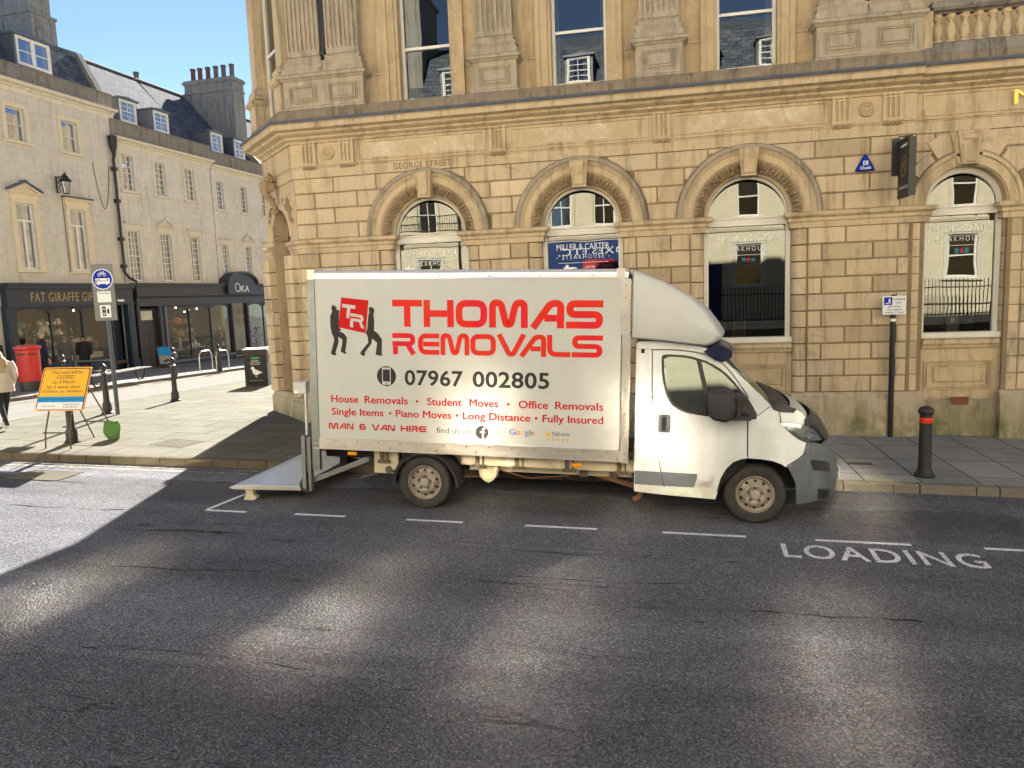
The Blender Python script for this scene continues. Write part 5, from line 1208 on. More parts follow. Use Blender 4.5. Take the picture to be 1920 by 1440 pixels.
# ---------------------------------------------------- goods in the shop windows
def rth(name, label, cat, u, y, z, group=None, rot=0):
    p = rowpt(u, y); return thing(name, label, cat, (p[0], p[1], z), ROT + rot, group)
def goods():
    rnd = random.Random(5)
    # gift shop: shelving with jars, table, lampshades
    for i, u in enumerate((25.9, 27.2)):
        t = rth("pendant_lamp", ["pale lampshade hanging nearest the left edge of the gift shop window", "pale lampshade hanging in the middle pane of the gift shop"][i], "lamp", u, 1.2, -.8)
        mb = MB(); mb.lathe([(.32, 0), (.28, .2), (.12, .42), (.03, .5)], (0, 0, 0), 16); mb.build("lamp_shade", "fabric_cream", t, smooth=True, fix=False)
        mb = MB(); mb.tube([(0, 0, .5), (0, 0, 1.7)], .01, 5); mb.build("cord", "black_iron", t)
    t = rth("display_table", "low white table with small ornaments in the gift shop window", "table", 28.9, .55, -2.35)
    mb = MB(); mb.box(-.6, .6, -.3, .3, .45, .5); mb.build("table_top", "fabric_cream", t)
    mb = MB(); mb.box(-.6, .6, -.28, .28, 0, .44); mb.build("table_base", "fabric_cream", t)
    for k in range(9):
        o = rth("ornament", "small pale ornament in the row on the gift shop shelf", "ornament", 28.35 + .13 * k, .75, -1.35, "row of pale ornaments in the gift shop")
        mb = MB(); mb.lathe([(0, 0), (.05, 0), (.055, .08), (.025, .13), (.035, .17), (0, .2)], (0, 0, 0), 8); mb.build("body", "fabric_cream", o, smooth=True); 
    t = rth("shelf_unit", "dark shelf under the row of pale ornaments in the gift shop", "shelf", 28.9, .8, -1.85)
    mb = MB(); mb.box(-.7, .7, -.2, .2, .45, .5); mb.build("shelf", "wood_shelf", t); mb = MB(); mb.box(-.68, -.62, -.18, .18, -.5, .45); mb.box(.62, .68, -.18, .18, -.5, .45); mb.build("frame", "wood_shelf", t)
    t = rth("dresser", "tall dark dresser stacked with goods at the back of the gift shop", "dresser", 27.0, 2.6, -2.35)
    mb = MB(); mb.box(-1.6, 1.6, .2, .25, 0, 2.6); 
    for z in (.7, 1.15, 1.6, 2.05): mb.box(-1.6, 1.6, -.15, .2, z, z + .03)
    mb.build("frame", "wood_shelf", t)
    for z in (.73, 1.18, 1.63):
        mb = MB()
        for k in range(16): x = -1.5 + .19 * k; h = rnd.uniform(.1, .3); mb.box(x, x + rnd.uniform(.06, .15), -.08, .08, z, z + h)
        mb.build("stacked_goods", rnd.choice(["fabric_orange", "fabric_cream", "fabric_teal"]), t)["kind"] = "stuff"
    pal = ["fabric_orange", "fabric_cream", "fabric_teal", "sign_white", "terracotta", "gold_dull", "plant_green", "fabric_cream"]
    def shelf(nm, lab, u, y, z, w, hs, n):
        t = rth(nm, lab, "shelf", u, y, z); mb = MB()
        for h in hs: mb.box(-w, w, -.16, .16, h, h + .025)
        for x in (-w, w - .03): mb.box(x, x + .03, -.16, .16, 0, hs[-1])
        mb.build("frame", "wood_shelf", t)
        for m_ in pal[:4 + n % 4]:
            mb = MB()
            for h in hs:
                for k in range(5):
                    x = rnd.uniform(-w + .06, w - .1); q = rnd.uniform(.03, .07); hh = rnd.uniform(.08, .26)
                    if rnd.random() < .5: mb.box(x, x + q * 1.6, -.1, .08, h + .026, h + .026 + hh)
                    else: mb.lathe([(0, 0), (q, 0), (q * 1.1, hh * .4), (q * .5, hh * .8), (q * .6, hh), (0, hh)], (x, rnd.uniform(-.1, .05), h + .026), 8)
            mb.build("stacked_goods", m_, t)["kind"] = "stuff"
    shelf("shelf_unit", "crowded shelf of gifts behind the first gift shop pane", 25.6, .9, -2.35, .5, (.4, .85, 1.3, 1.75), 2)
    shelf("shelf_unit", "crowded shelf of gifts behind the middle gift shop pane", 27.5, 1.1, -2.35, .7, (.45, .9, 1.35, 1.8), 4)
    shelf("shelf_unit", "tall shelf of homeware behind the middle furniture shop pane", 37.0, 2.0, -2.9, .9, (.5, 1.0, 1.5, 2.0), 6)
    shelf("shelf_unit", "low shelf of homeware behind the third furniture shop pane", 38.1, 1.2, -2.9, .35, (.4, .8), 1)
    shelf("shelf_unit", "shelf of homeware by the furniture shop entrance", 39.8, 1.6, -2.9, .3, (.5, 1.0, 1.5), 5)
    for k, u in enumerate((26.3, 27.1, 28.2)):
        t = rth("hanging_ornament", "%s string of pale hanging ornaments in the gift shop" % ("first", "second", "third")[k], "ornament", u, .6, -1.3); mb = MB(); mb.tube([(0, 0, 0), (0, 0, 1.5)], .005, 4); mb.build("string", "black_iron", t)
        mb = MB()
        for j in range(4): mb.lathe([(0, -.05), (.05, 0), (0, .05)], (.02 * (-1) ** j, 0, .05 + .16 * j), 6)
        mb.build("charm", "fabric_cream", t)["kind"] = "stuff"
    # furniture shop
    t = rth("armchair", "cream and brown cushioned chair behind the first big furniture shop pane", "chair", 34.2, .8, -2.9)
    mb = MB(); mb.bbox(-.45, .45, -.35, .35, .2, .55, .05); mb.build("seat", "fabric_cream", t); mb = MB(); mb.bbox(-.45, .45, .25, .45, .55, 1.1, .05); mb.build("backrest", "fabric_cream", t)
    mb = MB(); mb.prism([(-.3, .56), (.25, .56), (.4, .95), (-.15, 1.0)], -.1, .12); mb.build("cushion", "fabric_orange", t)
    mb = MB()
    for sx in (-.4, .4):
        for sy in (-.3, .3): mb.tube([(sx, sy, 0), (sx, sy, .2)], .025, 6)
    sep(mb.build("leg", "wood_shelf", t))
    t = rth("table_lamp", "orange shaded lamp in the middle pane of the furniture shop", "lamp", 35.9, 1.3, -2.3)
    mb = MB(); mb.lathe([(.3, 0), (.22, .35)], (0, 0, .75), 16); mb.lathe([(.42, 0), (.30, .3)], (.1, .3, 1.45), 16); mb.build("lamp_shade", "fabric_orange", t, fix=False); mb = MB(); mb.lathe([(.12, 0), (.05, .1), (.1, .4), (.02, .75)], (0, 0, 0), 12); mb.build("stem", "fabric_cream", t, smooth=True)
    t = rth("side_table", "small pale table with vases beside the orange lamp in the furniture shop", "table", 36.4, .7, -2.9)
    mb = MB(); mb.lathe([(0, .7), (.5, .7), (.5, .74), (0, .74)], (0, 0, 0), 18); mb.build("table_top", "fabric_cream", t); mb = MB(); mb.tube([(0, 0, 0), (0, 0, .7)], .04, 8); mb.build("leg", "wood_shelf", t)
    for k, (x, y, s) in enumerate(((-.2, .1, 1), (.15, -.1, .7), (.25, .2, 1.2))):
        o = rth("vase", ["white vase left of three on the furniture shop table", "smallest white vase of three on the furniture shop table", "tallest white vase of three on the furniture shop table"][k], "vase", 36.4 + x, .7 + y, -2.16)
        mb = MB(); mb.lathe([(0, 0), (.06 * s, 0), (.1 * s, .12 * s), (.05 * s, .22 * s), (.07 * s, .28 * s)], (0, 0, 0), 12); v = mb.build("body", "sign_white", o, smooth=True); mb = MB(); mb.tube([(0, 0, .2 * s), (.03, .02, .45 * s)], .012, 5); mb.lathe([(0, -.06), (.06, 0), (0, .06)], (.03, .02, .47 * s), 8); mb.build("flower", "plant_green" if k else "curtain", o)
    for i, (u, y, lab) in enumerate(((37.9, .7, "bushy potted plant in the third furniture shop pane"), (42.4, .9, "potted plant in the far furniture shop window"))):
        t = rth("potted_plant", lab, "plant", u, y, -2.9); mb = MB(); mb.lathe([(0, 0), (.16, 0), (.2, .3), (0, .28)], (0, 0, 0), 12); mb.build("pot", "fabric_cream", t, smooth=True)
        mb = MB()
        for k in range(150):
            a = rnd.uniform(0, 6.3); r = rnd.uniform(0, .45); z = rnd.uniform(.35, 1.5); c = Vector((r * math.cos(a), r * math.sin(a), z)); d = Vector((rnd.uniform(-1, 1), rnd.uniform(-1, 1), rnd.uniform(-.5, 1))).normalized() * .09; e = d.orthogonal().normalized() * .03; mb.add([c - d, c + e, c + d, c - e], [(0, 1, 2, 3)])
        mb.build("foliage", "plant_green", t, fix=False)
    t = rth("picture_wall", "grid of pale picture frames inside the far furniture shop window", "frames", 41.2, 1.1, -1.6)
    for k in range(6):
        mb = MB(); x = -.5 + .42 * (k % 3); z = .5 - .6 * (k // 3) + .5; frame4(mb, x, x + .32, z, z + .45, .03, -.02, .02); mb.build("picture_frame", "fabric_cream", t)
    t = rth("hanging_curtain", "pale draped curtain in the first furniture shop pane", "curtain", 33.75, 1.9, -2.6); mb = MB(); mb.grid(lambda u, v: (u * .6, .04 * math.sin(u * 30), 2.0 * v), 30, 1); mb.build("cloth", "fabric_cream", t, fix=False); mb = MB(); mb.tube([(-.05, 0, 2.02), (.65, 0, 2.02)], .015, 6); mb.build("rail", "black_iron", t)
goods()
# ---------------------------------------------------- wall lantern
p = rowpt(27.62, -.02); L_ = thing("wall_lantern", "black iron wall lantern between the two tall first floor windows", "lantern", (p[0], p[1], 4.95), ROT)
mb = MB(); mb.tube([(0, -.02, .05), (0, -.02, .75)], .03, 6)
for s_ in (0, 1, 2): mb.tube([(0, -.03, .15 + .22 * s_), (0, -.14, .05 + .22 * s_), (0, -.22, .15 + .22 * s_), (0, -.14, .28 + .22 * s_), (0, -.05, .2 + .22 * s_)], .018, 6)
mb.tube([(0, -.03, .70), (0, -.3, .72), (.02, -.42, .80)], .022, 6); mb.build("bracket", "black_iron", L_)
mb = MB(); c = (.04, -.45, 0)
for k in range(6): a = k * math.pi / 3; mb.tube([(c[0] + .11 * math.cos(a), c[1] + .11 * math.sin(a), .02), (c[0] + .19 * math.cos(a), c[1] + .19 * math.sin(a), .52)], .012, 5)
mb.lathe([(0, -.03), (.12, 0), (.12, .03), (0, .03)], c, 6); mb.lathe([(.26, 0), (.24, .03), (.13, .16), (.12, .2), (.06, .26), (.05, .32), (.015, .36), (.0, .46)], (c[0], c[1], .52), 12); mb.lathe([(0, 0), (.2, 0), (.2, .02), (0, .02)], (c[0], c[1], .5), 6); mb.build("frame", "black_iron", L_)
mb = MB()
for k in range(6):
    a, b_ = k * math.pi / 3, (k + 1) * math.pi / 3; mb.add([(c[0] + .11 * math.cos(a), c[1] + .11 * math.sin(a), .03), (c[0] + .11 * math.cos(b_), c[1] + .11 * math.sin(b_), .03), (c[0] + .185 * math.cos(b_), c[1] + .185 * math.sin(b_), .5), (c[0] + .185 * math.cos(a), c[1] + .185 * math.sin(a), .5)], [(0, 1, 2, 3)])
mb.build("pane", "glass_lamp", L_)
# ================================================================== TERRACE BEHIND THE CAMERA (seen only in the window glass, and bouncing sunlight back)
YO = -4.55
op = thing("opposite_terrace", "sunlit cream terrace mirrored in the bank's windows", "building", (0, YO, 0), math.pi)
def ox(x): return -x
oh = []; wx = [-22.6, -19.5, -16.5, -13.4, -10.4, -7.4, -4.3, -2.4, -.3, 3.6, 7.7, 11.8, 15.2, 18.6, 22]
for x in wx: oh += [(ox(x) - .46, ox(x) + .46, 2.85, 4.6), (ox(x) - .52, ox(x) + .52, 5.9, 7.4)] + ([(ox(x) - .55, ox(x) + .55, .0, 1.75)] if not -6.7 < x < -1.2 else [])
mb = MB(); facade(mb, -34, 34, -1.5, 8.4, oh, .15); mb.box(-34, 34, .6, 9, 2.35, 2.5); mb.box(-34, 34, 8.8, 9, -1.5, 8.4); mb.build("wall", "stone_opposite", op)
for i, x in enumerate(wx):
    for (h, c, d) in ((.46, 2.85, 4.6), (.52, 5.9, 7.4)) + (((.55, .0, 1.75),) if not -6.7 < x < -1.2 else ()):
        a, b = ox(x) - h, ox(x) + h
        mb = MB(); frame4(mb, a, b, c, d, .07, .05, .12, .1); m = (c + d) / 2; mb.box(a + .07, b - .07, .051, .115, m - .03, m + .03)
        if x < -1 : mb.box((a + b) / 2 - .02, (a + b) / 2 + .02, .06, .11, c + .1, m - .03); mb.box((a + b) / 2 - .02, (a + b) / 2 + .02, .06, .11, m + .03, d - .07)
        w = mb.build("sash_window", "white_paint", op); mb = MB(); tl = .044 + random.uniform(-.006, .006); tx = random.uniform(-.006, .006)   # panes yawed and slightly jittered to steer reflected sun patches onto the road
        for z0, z1, q in ((c, m, tx), (m, d, tx * .3)): mb.add([(a, .07, z0), (b, .07 + tl, z0), (b, .07 + tl + q * (z1 - z0), z1), (a, .07 + q * (z1 - z0), z1)], [(0, 1, 2, 3)])
        mb.build("pane", "glass_opp", w)
        mb = MB(); mb.add([(a, .3, c), (b, .3, c), (b, .3, m + .1 if c > 1 else d), (a, .3, m + .1 if c > 1 else d)], [(0, 1, 2, 3)]); mb.build("room", "interior_dark", w)
        mb = MB(); mb.add([(a, .28, m), (b, .28, m), (b, .28, d), (a, .28, d)], [(0, 1, 2, 3)]); mb.build("blind", "blind_white", w)
        if c > 2 and c < 4: surround(op, a, b, c, d, .13, .05, "stone_opposite")
    if x > 3:
        for zc in (4.35, .95):
            for k, mt in enumerate(("teal_logo", "magenta_logo", "teal_logo")):
                mb = MB(); cx = ox(x) + .2 - .2 * k; mb.add([(cx - .08, .045, zc), (cx + .08, .045, zc), (cx + .08, .045, zc + .2), (cx - .08, .045, zc + .2)], [(0, 1, 2, 3)]); mb.build("window_logo", mt, op)
mb = MB(); mb.sweep([(-.01, 2.25), (.06, 2.28), (.1, 2.4), (-.01, 2.42)], [(-34, 0), (34, 0)]); mb.build("string_course", "stone_opposite", op)
cornice(op, -34, 34, 8.4, "stone_opposite", .5, "stone_opposite")
roofslope(op, -34, 34, [(.4, 8.7), (1.7, 11.0), (4.6, 12.3)])
for x in (-16, -9.05, -3.4, 1.9, 4.55, 12): dormer(op, ox(x) - .5, ox(x) + .5, 8.95, 10.1, .35, 2.2, cols=2, rows=4)
for x in (-21, -11.1, 7.9, 17): chimney(op, ox(x) - .5, ox(x) + .5, .9, 3.6, 9.5, 14.0, None, [(1.4, "terracotta"), (2.2, "terracotta"), (3.0, "terracotta")])
for x in (-18, -8.9, -.95 - .4, 5.6, 9.6, 13.5):                      # rainwater pipes and lamps on the wall
    mb = MB(); mb.tube([(ox(x), -.08, -1.4), (ox(x), -.08, 8.0)], .05, 8); mb.build("downpipe", "black_iron", op)
for x in wx:
    if x > 1.5 or x < -6.7:
        a, b = ox(x) - .55, ox(x) + .55; surround(op, a, b, .0, 1.75, .14, .06, "stone_row_trim")
    mb = MB()
    for s_ in (-.5, .42): mb.prism([(ox(x) + s_, 2.72), (ox(x) + s_ + .08, 2.72), (ox(x) + s_ + .08, 2.50), (ox(x) + s_, 2.58)], -.12, 0)
    mb.box(ox(x) - .68, ox(x) + .68, -.16, 0, 2.725, 2.79); mb.build("sill", "stone_soot", op)
for x in (2.0, 6.6): 
    mb = MB(); mb.box(ox(x) - .12, ox(x) + .12, -.04, 0, .6, .95); mb.build("name_plate", "sign_white", op)
mb = MB(); mb.box(ox(2.55), ox(1.5), -.05, 0, -1.4, 1.0); mb.build("street_door", "shop_blue", op)
# blue and red shop sign seen mirrored in the middle window
mb = MB(); mb.box(ox(-1.3), ox(-6.6), -.10, 0, .9, 2.2); mb.build("shop_fascia", "shop_blue", op)
mb = MB(); mb.box(ox(-1.3), ox(-6.6), -.08, 0, -1.4, .9); mb.build("shopfront", "shop_blue", op)
mb = MB(); mb.box(ox(-2.0), ox(-3.4), -.13, -.101, .45, 1.35); mb.build("shop_poster", "shop_red", op)
lettering("BOXES ETC.", ox(-1.2), ox(-4.4), 1.62, 1.92, -.108, "sign_white", op, spacing=1.1)
lettering("copy & print", ox(-2.1), ox(-3.3), .95, 1.12, -.138, "sign_white", op)
structure_w = [(-34, -1.5)]
sheet("raised_pavement", -40, 40, YO, .6, .0, "paving_street", 4)
for o in list(bpy.data.objects):
    if o.name.startswith("raised_pavement"):
        for v in o.data.vertices: v.co.z = -1.55
mb = MB(); mb.box(-40, 40, .5, .75, -4.5, -1.54); w = mb.build("retaining_wall", "stone_dark"); tag(w, "dark retaining wall below the raised pavement behind the camera", "wall")
# the camera side: iron railings along part of the raised pavement and in front of the terrace
rl = thing("area_railing", "black iron railings mirrored low in the bank's right-hand windows", "railing", (0, YO + 1.0, -1.5))
mb = MB(); mb.box(2.0, 20, -.02, .02, 1.12, 1.16); mb.box(2.0, 20, -.02, .02, .12, .16); mb.build("rail", "black_iron", rl)
mb = MB(); x = 2.0
while x < 20:
    mb.box(x - .012, x + .012, -.012, .012, 0, 1.40); mb.lathe([(.0, 0), (.022, .0), (0, .09)], (x, 0, 1.40), 4)
    x += .14
mb.build("upright", "black_iron", rl)["kind"] = "stuff"
bl_ = thing("balcony_railing", "wrought iron balcony railing mirrored in the arched head of the left bank window", "railing", (0, YO + .5, 2.9))
mb = MB(); mb.box(-12.5, -8.6, -.015, .015, .72, .76); mb.box(-12.5, -8.6, -.015, .015, .04, .08); mb.build("rail", "black_iron", bl_)
mb = MB()
for k in range(36): x = -12.5 + k * .11; mb.box(x - .008, x + .008, -.008, .008, .08, .72)
mb.build("upright", "black_iron", bl_)["kind"] = "stuff"
mb = MB(); mb.box(-12.6, -8.5, -.5, .05, -.1, 0); mb.build("slab", "stone_opposite", bl_)
# ================================================================== STREET FURNITURE
def gz(x, y): return G(x, y) + .12
def iron_bollard(label, x, y, h=1.1):
    t = thing("bollard", label, "bollard", (x, y, gz(x, y)), 0, "black iron bollards around the corner pavement")
    mb = MB(); k = h / 1.1
    mb.lathe([(0, 0), (.13, 0), (.13, .03), (.10, .06), (.095, .22), (.075, .26), (.066, .3), (.055, .86 * k), (.07, .88 * k), (.07, .91 * k), (.05, .925 * k), (.045, .97 * k), (.075, .99 * k), (.078, 1.02 * k), (.055, 1.06 * k), (.02, 1.09 * k), (0, h)], (0, 0, 0), 16); mb.build("post", "black_iron", t, smooth=True, ang=35)
    mb = MB(); mb.lathe([(.071, .885 * k), (.078, .895 * k), (.071, .908 * k)], (0, 0, 0), 16); mb.build("collar", "steel_bright", t, smooth=True)
    return t
b1 = iron_bollard("slim black iron bollard standing alone mid pavement between the cycle lane sign and the bin", -12.37, 16.79, 1.14)
for x, y, lab in ((-12.34, 14.36, "slim black iron bollard touching the foot of the cycle lane sign pole"), (-10.53, 11.32, "black iron bollard hidden behind the yellow road closure board"), (-18.37, 25.05, "small distant bollard across the road, seen just above the lone near bollard"),
                  (-18.30, 27.9, "distant bollard between the two steel cycle hoops"), (-19.0, 20.4, "distant bollard just right of the red post box"), (-12.2, 23.2, "bollard mostly hidden behind the litter bin")):
    dup(b1, (x, y, gz(x, y)), label=lab)
# black bollard with the red band by the van
t = thing("bollard", "stout black bollard with a red band on the footway in front of the bank", "bollard", (3.53, 10.90, gz(3.53, 10.9)))
mb = MB(); mb.lathe([(0, 0), (.128, 0), (.132, .03), (.118, .055), (.098, .075), (.088, .10), (.082, .14), (.079, .75), (0, .75)], (0, 0, 0), 28); mb.build("shaft", "black_plastic", t, smooth=True, ang=35)
mb = MB(); mb.lathe([(.080, .755), (.082, .76), (.082, .825), (.080, .83)], (0, 0, 0), 28); mb.build("reflective_band", "red_band", t, smooth=True)
mb = MB(); mb.lathe([(0, .75), (.078, .75), (.079, .87), (.095, .885), (.102, .91), (.092, .945), (.065, .97), (.03, .985), (0, .988)], (0, 0, 0), 28); mb.build("cap", "black_plastic", t, smooth=True, ang=35)
# loading sign on a post against the wall
t = thing("loading_sign", "loading only parking sign on a black post against the bank wall", "sign", (3.87, 13.70, gz(3.87, 13.7)))
mb = MB(); mb.tube([(0, 0, 0), (0, 0, 2.44)], .045, 14); mb.lathe([(0, 2.44), (.047, 2.44), (.047, 2.46), (0, 2.475)], (0, 0, 0), 14); mb.build("post", "black_iron", t, smooth=True, ang=40)
z0 = 2.13; mb = MB(); mb.prism(rrect(-.185, .185, z0, z0 + .315, .02), -.065, -.055); pl = mb.build("plate", "sign_white", t)
mb = MB(); mb.prism(rrect(-.165, -.035, z0 + .165, z0 + .295, .008), -.0675, -.0655); mb.build("blue_symbol", "sign_blue", pl)
mb = MB(); flat(mb, [(-.15, z0 + .185), (-.085, z0 + .185), (-.085, z0 + .20), (-.12, z0 + .20)], -.0685); flat(mb, [(-.10, z0 + .205), (-.085, z0 + .275), (-.07, z0 + .275), (-.06, z0 + .185), (-.075, z0 + .185), (-.08, z0 + .225)], -.0685); disc(mb, -.13, z0 + .19, .010, -.069, 10); mb.build("porter_symbol", "sign_white", pl, fix=False)
for s_, a, b, c, d in (("Loading", -.025, .165, .235, .28), ("only", .02, .11, .18, .215), ("20 mins", -.10, .10, .122, .152), ("No return", -.11, .12, .070, .100), ("within 1 hour", -.15, .16, .022, .052)):
    lettering(s_, a, b, z0 + c, z0 + d, -.0685, "sign_black", pl, offset=.01)
mb = MB(); mb.box(-.055, .055, -.055, -.0, z0 + .04, z0 + .07); mb.box(-.055, .055, -.055, 0, z0 + .25, z0 + .28); mb.build("clip", "black_iron", t)
mb = MB(); mb.lathe([(.046, 0), (.0468, .0), (.0468, .05), (.046, .05)], (0, 0, z0 - .12), 12, 'z', R(200), R(340)); mb.build("sticker", "sign_white", t, fix=False)
# alarm box
t = thing("alarm_box", "blue triangular burglar alarm box on the bank wall", "alarm", (3.405, YW - .022, 1.86))
mb = MB(); tri = rc([(-.165, 0), (.165, 0), (0, .295)], .05, 5, closed=True)[:-1]; mb.bprism(tri, -.085, 0, .02); mb.build("housing", "sign_blue", t, smooth=True, ang=30)
lettering("Chubb", -.085, .085, .022, .075, -.087, "sign_white", t, offset=.02)
mb = MB(); s0, s1 = .095, .165; mb.box(-.04, .04, -.0875, -.0858, s0, s1); e = mb.build("logo_square", "sign_white", t); mb = MB(); vs, fs = thick(rc([(.022, s0 + .052), (-.02, s0 + .052), (-.02, s0 + .018), (.022, s0 + .018)], .01), .012); mb.add([(v.x, -.0885, v.y) for v in vs], fs); mb.build("logo_letter", "sign_blue", e, fix=False)
# hanging sign of the steakhouse
t = thing("hanging_sign", "tall black projecting sign with a gold ring emblem on the bank wall", "sign", (3.93, YW - .02, 1.40))
mb = MB(); mb.box(-.10, .02, -.05, 0, -.0 + .35, .96); mb.box(-.03, .03, -.66, -.05, .86, .90); mb.tube([(0, -.05, .98), (0, -.35, .93), (0, -.66, .89)], .012, 6); mb.build("bracket", "black_iron", t)
mb = MB(); mb.box(-.03, .03, -.74, -.12, -.05, .84); bd = mb.build("board", "sign_black", t)
mb = MB(); mb.box(-.05, .05, -.765, -.741, -.06, .85); mb.build("board_edge", "black_iron", t)
mb = MB(); n = 24
for r0, r1 in ((.15, .17),):
    vs = [(-.0335, -.43 + r * math.cos(2 * math.pi * k / n), .45 + r * math.sin(2 * math.pi * k / n)) for r in (r0, r1) for k in range(n)]; mb.add(vs, [(k, (k + 1) % n, n + (k + 1) % n, n + k) for k in range(n)])
for path in ([(-.10, -.08), (-.07, .09), (0, -.04), (.04, .09)], [(.10, .06), (.03, .0), (.04, -.08), (.11, -.07)]):
    vs, fs = thick(rc(path, .03), .022); mb.add([(-.0338, -.43 - v.x, .45 + v.y) for v in vs], fs)
mb.build("emblem", "gold_dull", bd, fix=False)
me = text_mesh("STEAKHOUSE", .075, .001, spacing=1.2); 
for v in me.vertices: x, y = v.co.x, v.co.y; v.co = (-.034, -.20 - x, .08 + y)
me.materials.append(MATS["sign_white"]); o = bpy.data.objects.new("lettering", me); COL.objects.link(o); o.parent = bd
mb = MB(); mb.add([(-.034, -.28, .76), (-.034, -.58, .76), (-.034, -.58, .79), (-.034, -.28, .79)], [(0, 1, 2, 3)]); mb.build("lamp_strip", "sign_white", bd)
# gold letters on the frieze at the right edge
lettering("MILLER", 5.66, 7.3, 2.78, 3.0, YW - .02, "gold", bank, name="fascia_lettering", offset=.0)
# framed menus standing inside the windows
for x, z, lab in ((1.40, -.93, "framed menu standing in the window just above the van's cab"), (4.99, -.93, "framed menu standing in the window at the right edge")):
    t = thing("menu_frame", lab, "frame", (x, 14.25, z)); mb = MB(); frame4(mb, -.10, .10, 0, .30, .012, -.01, .01); mb.tube([(0, 0, .30), (0, 0, .38)], .004, 4); mb.build("frame", "gold_dull", t); mb = MB(); mb.box(-.088, .088, -.002, .006, .012, .288); mb.build("card", "dark_wood" if x < 3 else "curtain_dim", t)
    if x > 3: mb = MB(); mb.box(-.03, .03, -.006, -.003, .15, .24); mb.build("notice", "sign_white", t)
# cycle and bus lane sign
x, y = -11.98, 14.24; t = thing("lane_sign", "tall grey sign plate with a blue bus and cycle disc on a dark pole", "sign", (x, y, gz(x, y)), R(14))
mb = MB(); mb.tube([(0, 0, 0), (0, 0, 3.2)], .045, 12); mb.build("pole", "grey_plastic", t, smooth=True, ang=40)
mb = MB(); mb.prism(rrect(-.235, .235, 2.10, 3.33, .02), -.07, -.055); pl = mb.build("plate", "grey_sign", t)
mb = MB(); disc(mb, 0, 3.0, .225, -.0725, 40); mb.build("disc_border", "sign_white", pl, fix=False)
mb = MB(); disc(mb, 0, 3.0, .205, -.074, 40); mb.build("blue_disc", "sign_blue", pl, fix=False)
mb = MB()
for cx in (-.055, .055): disc(mb, cx, 3.10, .036, -.0755, 18, .026)
for p in ([(-.055, 3.10), (-.02, 3.145), (.035, 3.145), (.055, 3.10)], [(-.02, 3.145), (0, 3.10), (.035, 3.145)], [(-.035, 3.16), (-.01, 3.16)], [(.035, 3.145), (.03, 3.17), (.05, 3.17)]): vs, fs = thick(p, .010); mb.add([(v.x, -.076, v.y) for v in vs], fs)
flat(mb, rrect(-.155, .155, 2.90, 3.02, .02), -.0757)
for cx in (-.09, .09): disc(mb, cx, 2.895, .02, -.0765, 12)
mb.build("bus_and_cycle", "sign_white", pl, fix=False)
mb = MB()
for (a, b) in ((-.10, -.075), (.10, .125)): flat(mb, [(a, 2.96), (b, 2.96), (b, 3.0), (a, 3.0)], -.0775)
flat(mb, [(-.145, 2.915), (-.125, 2.915), (-.125, 3.0), (-.145, 3.0)], -.0775); mb.build("bus_windows", "sign_black", pl, fix=False); lettering("local", -.06, .085, 2.95, 2.99, -.0775, "sign_black", pl)
mb = MB(); mb.prism(rrect(-.145, .145, 2.50, 2.74, .012), -.0735, -.0705); p2 = mb.build("time_plate", "sign_white", pl); lettering("10am-6pm", -.12, .12, 2.675, 2.72, -.0745, "sign_black", p2, offset=.01)
mb = MB(); mb.prism(rrect(-.115, .115, 2.17, 2.44, .012), -.0735, -.0705); p2 = mb.build("camera_plate", "sign_white", pl)
mb = MB(); flat(mb, rrect(-.07, .01, 2.20, 2.41, .015), -.0745); flat(mb, [(.03, 2.27), (.08, 2.24), (.08, 2.37), (.03, 2.34)], -.0745); mb.build("camera_symbol", "sign_black", p2, fix=False); mb = MB(); disc(mb, -.03, 2.25, .026, -.0755, 16, .012); disc(mb, -.03, 2.35, .02, -.0755, 12, .01); mb.build("camera_reels", "sign_white", p2, fix=False)
# yellow road closure board on its frame
t = thing("road_closure_sign", "yellow road closure notice on a folding metal frame at the kerb", "sign", (-10.35, 10.80, gz(-10.35, 10.8)), R(1))
lean = math.atan2(.33, .75); Mx = Matrix.Translation((0, .10, .66)) @ Matrix.Rotation(-lean, 4, 'X'); Wd, Hd = .49, .80
def brd(mb): return mb.xf(Mx)
mb = MB(); mb.prism(rrect(-Wd, Wd, 0, Hd, .05), 0, .015); brd(mb); pl = mb.build("board", "sign_orange", t)
mb = MB(); mb.prism(rrect(-Wd + .02, Wd - .02, .02, Hd - .02, .045), -.002, 0); brd(mb); mb.build("border", "sign_black", pl)
mb = MB(); mb.add([(-Wd + .035, -.004, .255), (Wd - .035, -.004, .255), (Wd - .035, -.004, Hd - .06), (Wd - .06, -.004, Hd - .035), (-Wd + .06, -.004, Hd - .035), (-Wd + .035, -.004, Hd - .06)], [(0, 1, 2, 3, 4, 5)]); brd(mb); mb.build("yellow_face", "sign_yellow", pl)
mb = MB(); mb.add([(-Wd + .035, -.004, .155), (Wd - .035, -.004, .155), (Wd - .035, -.004, .254), (-Wd + .035, -.004, .254)], [(0, 1, 2, 3)]); brd(mb); mb.build("blue_band", "sign_cyan", pl)
mb = MB(); mb.add([(-Wd + .035, -.004, .025), (Wd - .035, -.004, .025), (Wd - .035, -.004, .154), (-Wd + .035, -.004, .154)], [(0, 1, 2, 3)]); brd(mb); mb.build("white_band", "sign_white", pl)
for s_, a, b, c, d in (("This road will be", -.31, .33, .675, .735), ("CLOSED", -.18, .17, .585, .650), ("on 3 March", -.24, .20, .495, .555), ("for 5 weeks from", -.34, .33, .405, .465), ("10:00am to 18:00pm", -.41, .40, .315, .375)):
    o = lettering(s_, a, b, c, d, -.0055, "sign_black", pl, shear=.12)
    for v in o.data.vertices: v.co = Mx @ v.co
